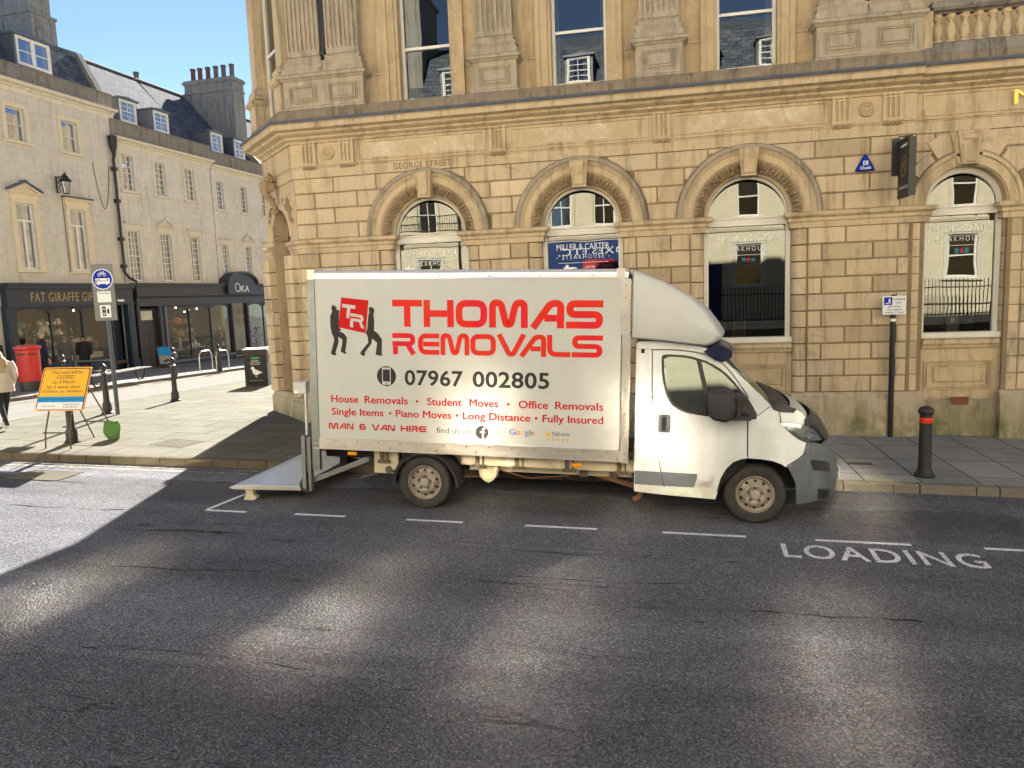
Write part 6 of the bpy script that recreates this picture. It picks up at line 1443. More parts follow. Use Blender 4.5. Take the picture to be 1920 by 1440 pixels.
for s_, a, b, c, d, m in (("Sorry for any inconvenience", -.40, .40, .185, .225, "sign_black"), ("Council Connect", .06, .40, .10, .13, "sign_black"), ("01225 39 40 41", .08, .38, .05, .08, "sign_black"), ("Council", -.36, -.10, .07, .11, "grey_sign")):
    o = lettering(s_, a, b, c, d, -.0055, m, pl)
    for v in o.data.vertices: v.co = Mx @ v.co
mb = MB(); r = .013
for sx in (-.25, .25): mb.tube([(sx * 1.0, -.0, 0), (sx, .03, .28), (sx * .9, .145, .68), (sx * .8, .465, 1.40)], r, 6)
mb.tube([(-.30, .035, .28), (.30, .035, .28)], r, 6); mb.build("front_frame", "brown_metal", t)
mb = MB()
for sx in (-.25, .25): mb.tube([(sx * .8, .42, 1.36), (sx + .12, 1.02, 0)], r, 6)
mb.tube([(-.20, .86, .34), (.42, .86, .34)], r, 6); mb.build("rear_frame", "brown_metal", t)
x, y = -9.98, 11.66; t = thing("sandbag", "green sandbag hung over the rear bar of the road closure frame", "sandbag", (x, y, gz(x, y)), R(3))
mb = MB()
def sb(u, v):
    a = u * 2 * math.pi; w = .15 * (1 + .12 * math.sin(a * 2 + v * 3)) * (.72 + .34 * math.sin(math.pi * min(1, v * .8 + .15))); d = .05 * (1.25 - .7 * (1 - v))
    return (w * math.cos(a) + .02 * v, d * math.sin(a) + .02 * math.sin(7 * v), .36 - .35 * v if False else .335 * (1 - v) + .012)
mb.grid(sb, 20, 8, closed_u=True); mb.add([sb(k / 20, 1) for k in range(20)], [tuple(range(20))]); mb.add([sb(k / 20, 0) for k in range(20)], [tuple(range(20))]); tg = mb.build("sack", "sandbag_green", t, smooth=True, ang=60)
# litter bin
x, y = -12.45, 21.0; t = thing("litter_bin", "black street litter bin with a white seagull printed on its front", "bin", (x, y, gz(x, y) - .02), R(20))
mb = MB(); mb.box(-.34, .34, -.36, .36, .03, 1.02); mb.prism([(-.36, 1.02), (.36, 1.02), (.36, 1.12), (.22, 1.19), (-.36, 1.17)], -.35, .35, 'x'); body = mb.build("body", "black_plastic", t)
mb = MB(); mb.box(-.30, .30, -.372, -.36, .10, 1.0); pn = mb.build("front_panel", "sign_black", t)
mb = MB(); mb.box(-.32, .32, -.34, .34, 0, .03); mb.build("foot", "black_iron", t)
mb = MB(); mb.prism([(-.20, .97), (.2, .97), (.2, 1.13), (-.2, 1.13)], .35, .39, 'x'); mb.box(.39, .41, -.18, .18, 1.09, 1.12); mb.build("chute", "steel_bright", t)
mb = MB(); mb.prism([(-.36, 1.172), (.24, 1.192), (.36, 1.125), (.36, 1.135), (.24, 1.205), (-.36, 1.185)], -.36, .36, 'x'); mb.build("lid", "aluminium", t)
lettering("FEED", -.12, .10, .80, .84, -.3735, "sign_white", pn); lettering("DON'T FEED", -.16, .14, .75, .785, -.3735, "sign_white", pn); lettering("THE GULLS", -.16, .14, .70, .735, -.3735, "sign_white", pn); lettering("Help keep our city tidy", -.20, .18, .20, .225, -.3735, "sign_white", pn)
mb = MB(); flat(mb, rrect(-.12, .12, .88, .94, .01), -.3735); mb.build("green_label", "google_green", pn)
gull = [(-.14, .60), (-.13, .64), (-.09, .655), (-.05, .63), (-.04, .58), (.03, .54), (.12, .49), (.20, .45), (.12, .44), (.06, .40), (.0, .385), (-.05, .40), (-.10, .45), (-.11, .52), (-.12, .575), (-.17, .585)]
mb = MB(); flat(mb, gull, -.3735); flat(mb, [(-.02, .39), (-.012, .39), (-.012, .30), (-.02, .30)], -.3737); flat(mb, [(.02, .39), (.028, .39), (.028, .30), (.02, .30)], -.3737); mb.build("gull_print", "sign_white", pn, fix=False)
# oval post box
x, y = -20.05, 20.15; t = thing("post_box", "red post box with a black base across the side street", "post box", (x, y, gz(x, y)), R(35))
def oval(prof, mat, nm):
    mb = MB(); mb.lathe(prof, (0, 0, 0), 36); mb.v = [(vx * 1.0, vy * .75, vz) for vx, vy, vz in mb.v]; return mb.build(nm, mat, t, smooth=True, ang=35)
oval([(0, 0), (.32, 0), (.32, .30), (.31, .32), (0, .32)], "black_iron", "base"); oval([(.335, .32), (.335, 1.33), (0, 1.33)], "post_red", "body"); oval([(0, 1.33), (.335, 1.33), (.385, 1.36), (.395, 1.42), (.38, 1.45), (.27, 1.49), (0, 1.51)], "post_red", "cap")
mb = MB(); mb.box(-.28, -.05, -.262, -.24, 1.18, 1.22); mb.box(.05, .28, -.262, -.24, 1.18, 1.22); mb.build("slot", "sign_black", t)
# polished metal bench
t = thing("bench", "pale polished metal bench beyond the lane sign pole", "bench", (-18.45, 22.2, gz(-18.45, 22.2)), R(96))
mb = MB()
for k in range(5): mb.prism(rrect(-1.55, 1.55, .44, .47, .012), -.24 + .1 * k, -.155 + .1 * k)
mb.build("seat", "steel_bright", t)
for sx in (-1.2, 1.2):
    mb = MB(); mb.tube([(sx + .3, 0, .44), (sx + .25, 0, .2), (sx + .12, 0, .05), (sx - .12, 0, .05), (sx - .25, 0, .2), (sx - .3, 0, .44)], .03, 8); mb.build("leg", "black_iron", t, smooth=True)
t = thing("bench", "grey bench with a low back just above the road closure board", "bench", (-20.2, 22.9, gz(-20.2, 22.9)), R(96 - 90))
mb = MB(); mb.box(-.75, .75, -.2, .2, .42, .45); mb.build("seat", "galvanised", t); mb = MB(); mb.tube([(-.75, .2, .78), (.75, .2, .78)], .03, 8); mb.tube([(-.7, .2, .4), (-.7, .2, .78)], .02, 6); mb.tube([(.7, .2, .4), (.7, .2, .78)], .02, 6); mb.build("backrest", "galvanised", t)
for sx in (-.6, .6): mb = MB(); mb.box(sx - .02, sx + .02, -.18, .18, 0, .42); mb.build("leg", "black_iron", t)
# cycle hoops
def hoop(x, y, lab):
    t = tag(MB().tube([(0, 0, 0)] + [(0, 0, .62), (0, .04, .74), (0, .12, .82), (0, .24, .85), (0, .66, .85), (0, .78, .82), (0, .86, .74), (0, .9, .62), (0, .9, 0)], .027, 10).build("cycle_rack", "steel_bright", None, smooth=True, ang=60, loc=(x, y, gz(x, y))), lab, "cycle rack", "steel cycle hoops across the road")
    return t
hoop(-19.15, 27.75, "left of the two steel cycle hoops outside the furniture shop"); hoop(-18.45, 27.9, "right of the two steel cycle hoops outside the furniture shop")
# pavement A-board
p = rowpt(31.3, -1.5); t = thing("pavement_board", "blue and white folding board outside the furniture shop's side door", "sign", (p[0], p[1], gz(*p)), R(55))
for s_ in (-1, 1):
    Mt = Matrix.Translation((0, 0, 1.02)) @ Matrix.Rotation(s_ * R(16), 4, 'X')
    mb = MB(); frame4(mb, -.33, .33, -1.05, 0, .04, -.015, .015); mb.xf(Mt); mb.build("frame", "dark_wood", t)
    mb = MB(); mb.box(-.29, .29, -.008, .008, -.86, -.04); mb.xf(Mt); q = mb.build("panel", "sign_cyan" if s_ < 0 else "dark_wood", t)
    if s_ < 0: mb = MB(); mb.add([(-.27, -.0095, -.84), (.27, -.0095, -.84), (.27, -.0095, -.5), (-.1, -.0095, -.42), (-.27, -.0095, -.5)], [(0, 1, 2, 3, 4)]); mb.xf(Mt); mb.build("printed_picture", "curtain_dim", q); mb = MB(); mb.add([(-.1, -.0105, -.8), (.2, -.0105, -.7), (.1, -.0105, -.62), (-.14, -.0105, -.7)], [(0, 1, 2, 3)]); mb.xf(Mt); mb.build("printed_shape", "sign_black", q)
# ================================================================== REMOVALS VAN
# local frame: x forward from the rear axle, y across (0 = near side), z up from the road under the rear wheel
van = thing("removal_van", "white box van lettered THOMAS REMOVALS parked side on with its tail lift lowered", "van", (-2.986, 8.738, -2.690))
van.rotation_euler = (0, R(2.2), 0)
BW = 2.08
def yo(x, z):
    y = 0.0
    if z > 1.25: y += .15 * (z - 1.25)
    if x > 4.1: t = min((x - 4.1) / .86, .995); y += .62 * (1 - math.sqrt(1 - t * t))
    return y
def patch(poly, name, mat, parent=van, off=0.0, grid=.07, both=True, smooth=True):
    """curved body panel from a side-view outline, near side and mirrored far side in one panel mesh"""
    bm = bmesh.new(); vs = [bm.verts.new((x, 0, z)) for x, z in poly]; bm.faces.new(vs); bmesh.ops.triangulate(bm, faces=bm.faces)
    xs = [p[0] for p in poly]; zs = [p[1] for p in poly]
    a = math.ceil(min(xs) / grid) * grid
    while a < max(xs):
        bmesh.ops.bisect_plane(bm, geom=bm.verts[:] + bm.edges[:] + bm.faces[:], plane_co=(a, 0, 0), plane_no=(1, 0, 0)); a += grid
    a = math.ceil(min(zs) / grid) * grid
    while a < max(zs):
        bmesh.ops.bisect_plane(bm, geom=bm.verts[:] + bm.edges[:] + bm.faces[:], plane_co=(0, 0, a), plane_no=(0, 0, 1)); a += grid
    for v in bm.verts:
        cr = .012 * math.exp(-((v.co.z - (1.08 + .04 * (v.co.x - 2.6) / 1.6)) / .035) ** 2) if 2.5 < v.co.x < 4.3 else 0
        v.co.y = yo(v.co.x, v.co.z) + off + cr - .03 * math.sin(max(0, min(1, (v.co.z - .4) / .9)) * math.pi) * (1 if v.co.x < 4.6 else 0)
    bmesh.ops.recalc_face_normals(bm, faces=bm.faces)
    if both:
        geo = bmesh.ops.duplicate(bm, geom=bm.verts[:] + bm.edges[:] + bm.faces[:])["geom"]
        for v in [g for g in geo if isinstance(g, bmesh.types.BMVert)]: v.co.y = BW - v.co.y
        bmesh.ops.reverse_faces(bm, faces=[g for g in geo if isinstance(g, bmesh.types.BMFace)])
        far = bm.copy(); fi = {g.index for g in geo if isinstance(g, bmesh.types.BMVert)}
        bm.verts.index_update(); fi = {g.index for g in geo if isinstance(g, bmesh.types.BMVert)}; far.free(); far = bm.copy(); far.verts.ensure_lookup_table()
        bmesh.ops.delete(far, geom=[v for v in far.verts if v.index not in fi], context='VERTS'); bmesh.ops.delete(bm, geom=[v for v in bm.verts if v.index in fi], context='VERTS')
        m2 = bpy.data.meshes.new(name); far.to_mesh(m2); far.free(); m2.materials.append(MATS[mat]); smooth_mesh(m2, 50); o2 = bpy.data.objects.new(name, m2); COL.objects.link(o2); o2.parent = parent
    me = bpy.data.meshes.new(name); bm.to_mesh(me); bm.free(); me.materials.append(MATS[mat])
    if smooth: smooth_mesh(me, 50)
    o = bpy.data.objects.new(name, me); COL.objects.link(o); o.parent = parent; return o
# ---- box body
mb = MB(); mb.box(-1.44, 2.43, .012, BW + .03, .76, 2.95); mb.build("box_body", "box_white", van)
mb = MB(); mb.box(-1.432, 2.425, 0, .011, .888, 2.935); sp = mb.build("side_panel", "box_white", van)
mb = MB()   # rounded top rail
pr = [(-.012, 2.93)] + [(.05 - .062 * math.cos(math.pi / 2 * k / 6), 2.985 + .055 * math.sin(math.pi / 2 * k / 6)) for k in range(7)] + [(.10, 3.04), (.10, 2.99), (.02, 2.93)]
mb.prism(pr, -1.42, 2.50, 'x'); mb.prism([(BW + .04 - y, z) for y, z in pr], -1.42, 2.50, 'x'); mb.box(-1.42, 2.5, .10, BW - .06, 2.99, 3.02); sep(mb.build("roof_rail", "rail_cap", van, smooth=True, ang=50))
mb = MB(); mb.lathe([(0, 0), (.07, 0)], (0, 0, 0), 8) if False else None
for x in (-1.52, 2.36): mb.box(x, x + .10, -.016, .14, 2.925, 3.043)
mb.prism([(-.014, 2.27), (-.014, 2.925), (.02, 2.925), (.02, 2.27)], 2.42, 2.53, 'x'); sep(mb.build("corner_casting", "aluminium", van))
mb = MB(); mb.box(-1.512, 2.44, -.010, .012, .745, .886); mb.box(-1.512, 2.44, -.013, -.010, .815, .822); mb.box(-1.512, 2.44, -.014, -.010, .745, .757); mb.box(-1.512, 2.44, BW + .03, BW + .04, .745, .886); sep(mb.build("bottom_rail", "aluminium", van))
mb = MB(); mb.box(-1.535, -1.434, -.012, .05, .46, 2.935); mb.box(-1.535, -1.45, BW - .02, BW + .04, .46, 2.935); sep(mb.build("rear_post", "galvanised", van))
mb = MB(); mb.box(2.44, 2.54, -.012, .06, .735, 2.27); mb.build("front_post", "aluminium", van)
mb = MB(); mb.box(-1.5, -1.44, .05, BW - .02, .76, 2.93); mb.build("rear_door", "aluminium", van)
# rivets
mb = MB()
def rivet(x, z, y=-.016, r=.011): mb.lathe([(0, -.006), (r * .7, -.005), (r, 0), (r, .006)], (x, y, z), 7, 'y')
for k in range(6): rivet(-1.02 + .62 * k, 2.962, -.012)
for k in range(13): rivet(-1.2 + .29 * k, .858, -.013)
for x in (-1.48, -1.07, -.47, .15, .66, 1.2, 1.9, 2.4):
    for z in (.775, .80): rivet(x, z, -.017, .009)
for z in (2.75, 2.45, 2.15, 1.85, 1.55, 1.25, .95): rivet(-1.485, z, -.014, .009)
for z in (1.9, 1.62, 1.34, 1.05, .85, .78): rivet(2.49, z, -.014, .012)
for z in (2.85, 2.7, 2.5, 2.33): rivet(2.475, z, -.018, .009)
mb.build("rivet", "rim", van)["kind"] = "stuff"
for x in (-.28, 1.72): mb = MB(); mb.bbox(x, x + .14, .16, .36, 3.02, 3.065, .01); mb.box(x + .02, x + .05, .2, .24, 3.065, 3.09); mb.build("roof_vent", "sign_white", van)
# ---- lettering on the side panel
yl = -.0015
strokes("THOMAS", [(-.40, -.01), (.005, .395), (.415, .815), (.835, 1.315), (1.335, 1.755), (1.775, 2.215)], 2.34, 2.672, yl, "decal_red", sp, w=.25)
strokes("REMOVALS", [(-.405, -.09), (-.075, .205), (.215, .59), (.595, .925), (.93, 1.295), (1.20, 1.545), (1.545, 1.83), (1.845, 2.215)], 1.995, 2.262, yl, "decal_red", sp, w=.23)
mb = MB(); flat(mb, [(-1.075, 2.70), (-.709, 2.666), (-.76, 2.252), (-1.125, 2.325)], -.0015); sq = mb.build("logo_square", "decal_red_flat", sp, fix=False)
mb = MB(); flat(mb, [(-1.063, 2.62), (-.884, 2.60), (-.889, 2.555), (-1.068, 2.578)], -.003); flat(mb, [(-.998, 2.568), (-.955, 2.563), (-.972, 2.44), (-1.012, 2.445)], -.003)
vs, fs = thick(rc([(-.955, 2.485), (-.80, 2.462), (-.80, 2.405), (-.955, 2.425)], .03), .036); mb.add([(v.x, -.003, v.y) for v in vs], fs)
flat(mb, [(-.962, 2.406), (-.922, 2.402), (-.925, 2.325), (-.965, 2.33)], -.0032); flat(mb, [(-.845, 2.40), (-.81, 2.396), (-.775, 2.312), (-.815, 2.318)], -.0034); mb.build("logo_letters", "box_white", sq, fix=False)
man1 = [(-1.176, 2.605), (-1.135, 2.57), (-1.143, 2.542), (-1.103, 2.543), (-1.108, 2.508), (-1.12, 2.332), (-1.088, 2.295), (-1.088, 2.283), (-1.119, 2.276), (-1.052, 2.249), (-1.011, 2.2), (-1.021, 2.115), (-1.04, 2.016), (-1.019, 1.995), (-1.045, 1.988), (-1.104, 2.018), (-1.079, 2.114), (-1.077, 2.171), (-1.133, 2.205), (-1.126, 2.142), (-1.148, 2.071), (-1.173, 2.0), (-1.159, 1.976), (-1.189, 1.964), (-1.239, 1.984), (-1.217, 2.056), (-1.183, 2.17), (-1.218, 2.254), (-1.233, 2.352), (-1.23, 2.465), (-1.201, 2.528), (-1.215, 2.563), (-1.202, 2.598)]
man2 = [(-.67, 2.584), (-.637, 2.559), (-.638, 2.517), (-.65, 2.49), (-.638, 2.4), (-.648, 2.288), (-.597, 2.254), (-.543, 2.178), (-.552, 1.996), (-.535, 1.975), (-.567, 1.972), (-.634, 1.984), (-.608, 2.135), (-.673, 2.19), (-.687, 2.12), (-.774, 2.013), (-.775, 1.978), (-.791, 1.961), (-.842, 1.991), (-.818, 2.034), (-.726, 2.134), (-.732, 2.203), (-.757, 2.259), (-.736, 2.315), (-.717, 2.482), (-.701, 2.517), (-.711, 2.552), (-.7, 2.577)]
for m_ in (man1, man2): mb = MB(); flat(mb, m_, -.0022); mb.build("printed_figure", "van_decal_dark", sp, fix=False)
mb = MB(); disc(mb, -.495, 1.716, .127, yl, 40); ph = mb.build("phone_symbol", "van_decal_dark", sp, fix=False)
mb = MB(); flat(mb, rrect(-.552, -.438, 1.607, 1.825, .015), -.003); flat(mb, rrect(-.538, -.452, 1.645, 1.80, .004), -.0036) if False else None; q = mb.build("phone_shape", "box_white", ph, fix=False)
mb = MB(); flat(mb, rrect(-.542, -.448, 1.648, 1.80, .004), -.0045); disc(mb, -.495, 1.627, .009, -.0045, 10); flat(mb, [(-.51, 1.811), (-.48, 1.811), (-.48, 1.815), (-.51, 1.815)], -.0045); mb.build("phone_screen", "van_decal_dark", q, fix=False)
lettering("07967", -.255, .505, 1.603, 1.805, yl, "van_decal_dark", sp, offset=.022, spacing=1.04); lettering("002805", .625, 1.58, 1.603, 1.805, yl, "van_decal_dark", sp, offset=.022, spacing=1.04)
r_ = "decal_red_flat"
for w_, a, b in (("House", -1.25, -.884), ("Removals", -.794, -.22), ("Student", .036, .483), ("Moves", .585, .944), ("Office", 1.204, 1.564), ("Removals", 1.656, 2.229)): lettering(w_, a, b, 1.362, 1.455, yl, r_, sp, bold=.0035)
for w_, a, b, tail in (("Single Items", -1.25, -.548, 0), ("Piano Moves", -.38, .345, 0), ("Long Distance", .50, 1.345, 0), ("Fully Insured", 1.50, 2.231, 0)): lettering(w_, a, b, 1.200, 1.288, yl, r_, sp, bold=.0035, desc=True)
mb = MB()
for x, z in ((-.095, 1.405), (1.073, 1.405), (-.455, 1.243), (.42, 1.243), (1.42, 1.243)): disc(mb, x, z, .017, yl, 14)
mb.build("lettering", r_, sp, fix=False)
strokes("MAN", [(-1.298, -1.165), (-1.155, -1.06), (-1.05, -.955)], 1.014, 1.092, yl, r_, sp, w=.24); strokes("&", [(-.88, -.79)], 1.014, 1.092, yl, r_, sp, w=.24); strokes("VAN", [(-.71, -.60), (-.60, -.50), (-.49, -.395)], 1.014, 1.092, yl, r_, sp, w=.24); strokes("HIRE", [(-.32, -.22), (-.21, -.185), (-.175, -.085), (-.08, .022)], 1.014, 1.092, yl, r_, sp, w=.24)
lettering("find us on", .153, .604, 1.012, 1.085, yl, "van_decal_dark", sp)
mb = MB(); disc(mb, .74, 1.041, .083, yl, 32); fb = mb.build("social_badge", "van_decal_dark", sp, fix=False); mb = MB(); vs, fs = thick(rc([(.752, .962), (.752, 1.09), (.785, 1.09)], .03), .026); mb.add([(v.x, -.003, v.y) for v in vs], fs); flat(mb, [(.715, 1.035), (.782, 1.035), (.782, 1.055), (.715, 1.055)], -.0034); mb.build("badge_letter", "box_white", fb, fix=False)
x = 1.083
for ch_, w_, c_ in (("G", .085, "google_blue"), ("o", .048, "google_red"), ("o", .048, "google_yellow"), ("g", .048, "google_blue"), ("l", .014, "google_green"), ("e", .046, "google_red")):
    big = ch_ in "Gl"; lettering(ch_, x, x + w_, 1.028 if ch_ != "g" else 1.008, 1.098 if big else 1.075, yl, c_, sp); x += w_ + .006
def star(mb, cx, cz, r, y): flat(mb, [(cx + (r if k % 2 == 0 else r * .42) * math.sin(k * math.pi / 5), cz + (r if k % 2 == 0 else r * .42) * math.cos(k * math.pi / 5)) for k in range(10)], y)
mb = MB()
for k in range(5): star(mb, 1.10 + .032 * k, .995, .010, yl)
for k in range(5): star(mb, 1.57 + .060 * k, .988, .026, yl)
mb.build("rating_stars", "star_gold", sp, fix=False)
mb = MB(); flat(mb, [(1.53, 1.03), (1.60, 1.03), (1.565, 1.095)], yl); mb.build("warning_triangle", "google_yellow", sp, fix=False); lettering("Yell.com", 1.612, 1.832, 1.035, 1.085, yl, "van_decal_dark", sp)
# ---- luton pod over the cab
pod = [(2.546, 3.014), (2.57, 3.021), (2.675, 2.985), (2.809, 2.932), (2.923, 2.885), (3.056, 2.813), (3.179, 2.737), (3.264, 2.676), (3.34, 2.605), (3.398, 2.539), (3.446, 2.468), (3.495, 2.393), (3.534, 2.327), (3.559, 2.274), (3.555, 2.245), (3.511, 2.202), (3.457, 2.168), (3.411, 2.152), (3.346, 2.152), (3.158, 2.17), (2.922, 2.200), (2.538, 2.225), (2.535, 2.866)]
cxp, czp = 2.9, 2.5; layers = [(-.02, .42), (-.012, .055), (.006, .028), (.035, .010), (.08, .002), (.16, 0), (BW / 2, -.012), (BW - .16, 0), (BW - .08, .002), (BW - .035, .010), (BW - .006, .028), (BW + .012, .055), (BW + .02, .42)]
mb = MB(); vs = []; n = len(pod)
for y, ins in layers:
    for (x, z) in [(cxp + (x - cxp) * (1 - ins * 1.6), czp + (z - czp) * (1 - ins * 1.9)) for x, z in pod]:
        bul = .10 * (1 - ((y - BW / 2) / (BW / 2)) ** 2) * max(0, (x - 2.9) / .6) if y > 0 else 0
        vs.append((max(2.535, x + bul), y, z))
fs = [tuple(range(n)), tuple(range(len(vs) - 1, len(vs) - n - 1, -1))]
for k in range(len(layers) - 1):
    for i in range(n): j = (i + 1) % n; fs.append((k * n + i, k * n + j, (k + 1) * n + j, (k + 1) * n + i))
mb.add(vs, fs); mb.build("luton_pod", "pod_white", van, smooth=True, ang=50)
# ---- cab panels
door = [(2.788, 2.092), (2.97, 2.095), (3.154, 2.087), (3.28, 2.072), (3.396, 2.046), (3.49, 2.01), (3.572, 1.96), (3.64, 1.90), (3.704, 1.83), (3.80, 1.70), (3.881, 1.581), (3.890, 1.25), (3.898, .902), (3.83, .890), (3.775, .873), (3.70, .842), (3.648, .81), (3.60, .75), (3.565, .68), (3.54, .59), (3.528, .493), (3.527, .376), (3.133, .406), (3.02, .423), (2.985, .45), (2.963, .486), (2.925, .648), (2.873, .926), (2.825, 1.248), (2.8, 1.608)]
d_in = inset(door, .006); dr = patch(d_in, "door", "van_white")
patch([(2.60, 2.10), (2.782, 2.095), (2.793, 1.608), (2.817, 1.248), (2.865, .926), (2.917, .648), (2.955, .480), (2.979, .443), (3.018, .415), (3.133, .398), (3.520, .368), (3.520, .493), (3.533, .593), (3.558, .684), (3.594, .755), (3.644, .817), (3.697, .849), (3.773, .881), (3.83, .897), (3.890, .909), (3.90, .866), (3.835, .854), (3.744, .812), (3.666, .728), (3.611, .614), (3.58, .488), (3.577, .412), (3.559, .35), (2.95, .372), (2.614, .396)], "rear_quarter", "van_white")
patch([(2.602, 2.105), (2.79, 2.100), (2.97, 2.102), (3.156, 2.094), (3.283, 2.079), (3.40, 2.052), (3.495, 2.016), (3.578, 1.965), (3.648, 1.904), (3.712, 1.833), (3.808, 1.703), (3.889, 1.583), (3.892, 1.50), (3.96, 1.42), (4.001, 1.363), (4.115, 1.463), (4.148, 1.475), (4.02, 1.60), (3.88, 1.735), (3.75, 1.855), (3.66, 1.945), (3.60, 2.00), (3.50, 2.065), (3.402, 2.124), (3.299, 2.146), (3.158, 2.164), (3.017, 2.181), (2.827, 2.193), (2.63, 2.188), (2.604, 2.16)], "roof_side", "van_white")
patch([(3.898, 1.49), (3.96, 1.412), (4.003, 1.354), (4.118, 1.455), (4.150, 1.468), (4.165, 1.432), (4.233, 1.408), (4.248, 1.285), (4.314, 1.211), (4.387, 1.150), (4.448, 1.101), (4.522, 1.066), (4.546, 1.064), (4.538, .982), (4.511, .915), (4.455, .870), (4.342, .800), (4.335, .773), (4.272, .813), (4.18, .845), (4.065, .86), (3.927, .866), (3.907, .868), (3.898, 1.25)], "wing_panel", "van_white")
patch([(4.243, 1.404), (4.396, 1.397), (4.43, 1.437), (4.51, 1.385), (4.535, 1.345), (4.515, 1.326), (4.516, 1.262), (4.381, 1.284), (4.26, 1.288)], "bonnet_side", "van_white")
patch([(4.148, 1.485), (4.170, 1.440), (4.236, 1.414), (4.396, 1.405), (4.425, 1.445), (4.319, 1.481), (4.225, 1.512)], "scuttle_vent", "black_plastic", off=-.004)
mb = MB()
for k in range(6): x = 4.19 + .036 * k; mb.tube([(x, yo(x, 1.5) - .006 + .02, 1.415), (x - .02, yo(x, 1.5) + .03, 1.50 - .012 * k)], .006, 5)
mb.build("vent_slats", "shadow_gap", van)
# bumper, grille corner, headlight
bump = [(4.552, 1.066), (4.545, .982), (4.518, .91), (4.46, .863), (4.345, .792), (4.383, .743), (4.422, .668), (4.45, .582), (4.462, .458), (4.475, .321), (4.62, .335), (4.753, .349), (4.80, .345), (4.86, .34), (4.915, .345), (4.938, .42), (4.945, .49), (4.94, .57), (4.93, .67), (4.915, .78), (4.87, .90), (4.80, .975), (4.74, 1.015), (4.673, 1.045)]
patch(bump, "bumper", "grey_plastic", grid=.025)
for pts in ([(4.60, .852), (4.75, .825), (4.86, .785), (4.90, .66), (4.76, .70), (4.66, .722)], [(4.73, .492), (4.85, .462), (4.915, .43), (4.90, .362), (4.82, .35), (4.73, .372)]): patch(inset(pts, .0), "fog_lamp_recess", "sign_black", off=-.010, grid=.025)
patch([(4.62, .715), (4.75, .692), (4.905, .642), (4.905, .625), (4.75, .672), (4.61, .70)], "bumper_ledge", "grey_plastic", off=-.024, grid=.025)
head = [(4.254, 1.281), (4.32, 1.280), (4.381, 1.276), (4.45, 1.268), (4.513, 1.256), (4.587, 1.234), (4.63, 1.21), (4.665, 1.181), (4.70, 1.150), (4.721, 1.127), (4.745, 1.090), (4.738, 1.064), (4.68, 1.062), (4.621, 1.064), (4.522, 1.074), (4.448, 1.107), (4.387, 1.156), (4.314, 1.217)]
hl = patch(head, "headlight", "headlamp_chrome", off=.012)
patch(inset(head, .035), "lamp_bowl", "galvanised", hl, off=.006, grid=.05); patch([(4.56, 1.20), (4.63, 1.165), (4.66, 1.12), (4.62, 1.09), (4.56, 1.10), (4.53, 1.15)], "reflector", "headlamp_chrome", hl, off=.001, grid=.05); patch([(4.30, 1.255), (4.42, 1.235), (4.44, 1.215), (4.36, 1.20), (4.33, 1.22)], "reflector", "headlamp_chrome", hl, off=.001); patch(head, "lens", "glass_lamp", hl, off=-.006)
patch([(4.517, 1.326), (4.547, 1.34), (4.61, 1.304), (4.675, 1.24), (4.732, 1.162), (4.77, 1.096), (4.752, 1.078), (4.725, 1.135), (4.655, 1.202), (4.578, 1.248), (4.519, 1.263)], "grille_corner", "sign_black", off=-.010, grid=.03)
# skins across the vehicle: roof, windscreen, bonnet, grille, bumper
def skin(name, mat, prof, bulge=0.0, crown=0.0, y0=0.0, ny=12, thick_=None):
    def f(u, v):
        k = u * (len(prof) - 1); i = min(int(k), len(prof) - 2); t = k - i; x = prof[i][0] * (1 - t) + prof[i + 1][0] * t; z = prof[i][1] * (1 - t) + prof[i + 1][1] * t
        e = yo(x, z) + y0; w = 2 * v - 1; y = BW / 2 + w * (BW / 2 - e); c = (1 - w * w)
        return (x + bulge * c, y, z + crown * c)
    mb = MB(); mb.grid(f, (len(prof) - 1) * 2, ny); return mb.build(name, mat, van, smooth=True, ang=60)
skin("cab_roof", "van_white", [(2.60, 2.10), (2.604, 2.16), (2.63, 2.188), (2.827, 2.193), (3.017, 2.181), (3.158, 2.164), (3.299, 2.146), (3.402, 2.124), (3.50, 2.065)], 0, .03)
skin("windscreen", "glass_van", [(3.53, 2.05), (3.62, 1.975), (3.75, 1.858), (3.88, 1.738), (4.02, 1.603), (4.148, 1.478)], .06, .02, y0=.03)
skin("windscreen_rubber", "black_plastic", [(3.50, 2.066), (3.535, 2.045)], .055, .02)
skin("scuttle", "black_plastic", [(4.12, 1.480), (4.17, 1.500), (4.225, 1.507), (4.319, 1.478), (4.35, 1.465)], .06, .0)
skin("bonnet", "van_white", [(4.35, 1.468), (4.43, 1.437), (4.51, 1.388), (4.547, 1.342)], .10, .0)
skin("grille", "sign_black", [(4.547, 1.34), (4.61, 1.304), (4.675, 1.24), (4.732, 1.162), (4.77, 1.096), (4.785, 1.04)], .16, .0, y0=.004)
skin("front_bumper", "grey_plastic", [(4.74, 1.02), (4.80, .975), (4.87, .90), (4.915, .78), (4.93, .67), (4.94, .57), (4.945, .49), (4.938, .42), (4.915, .345), (4.80, .34)], .16, .0)
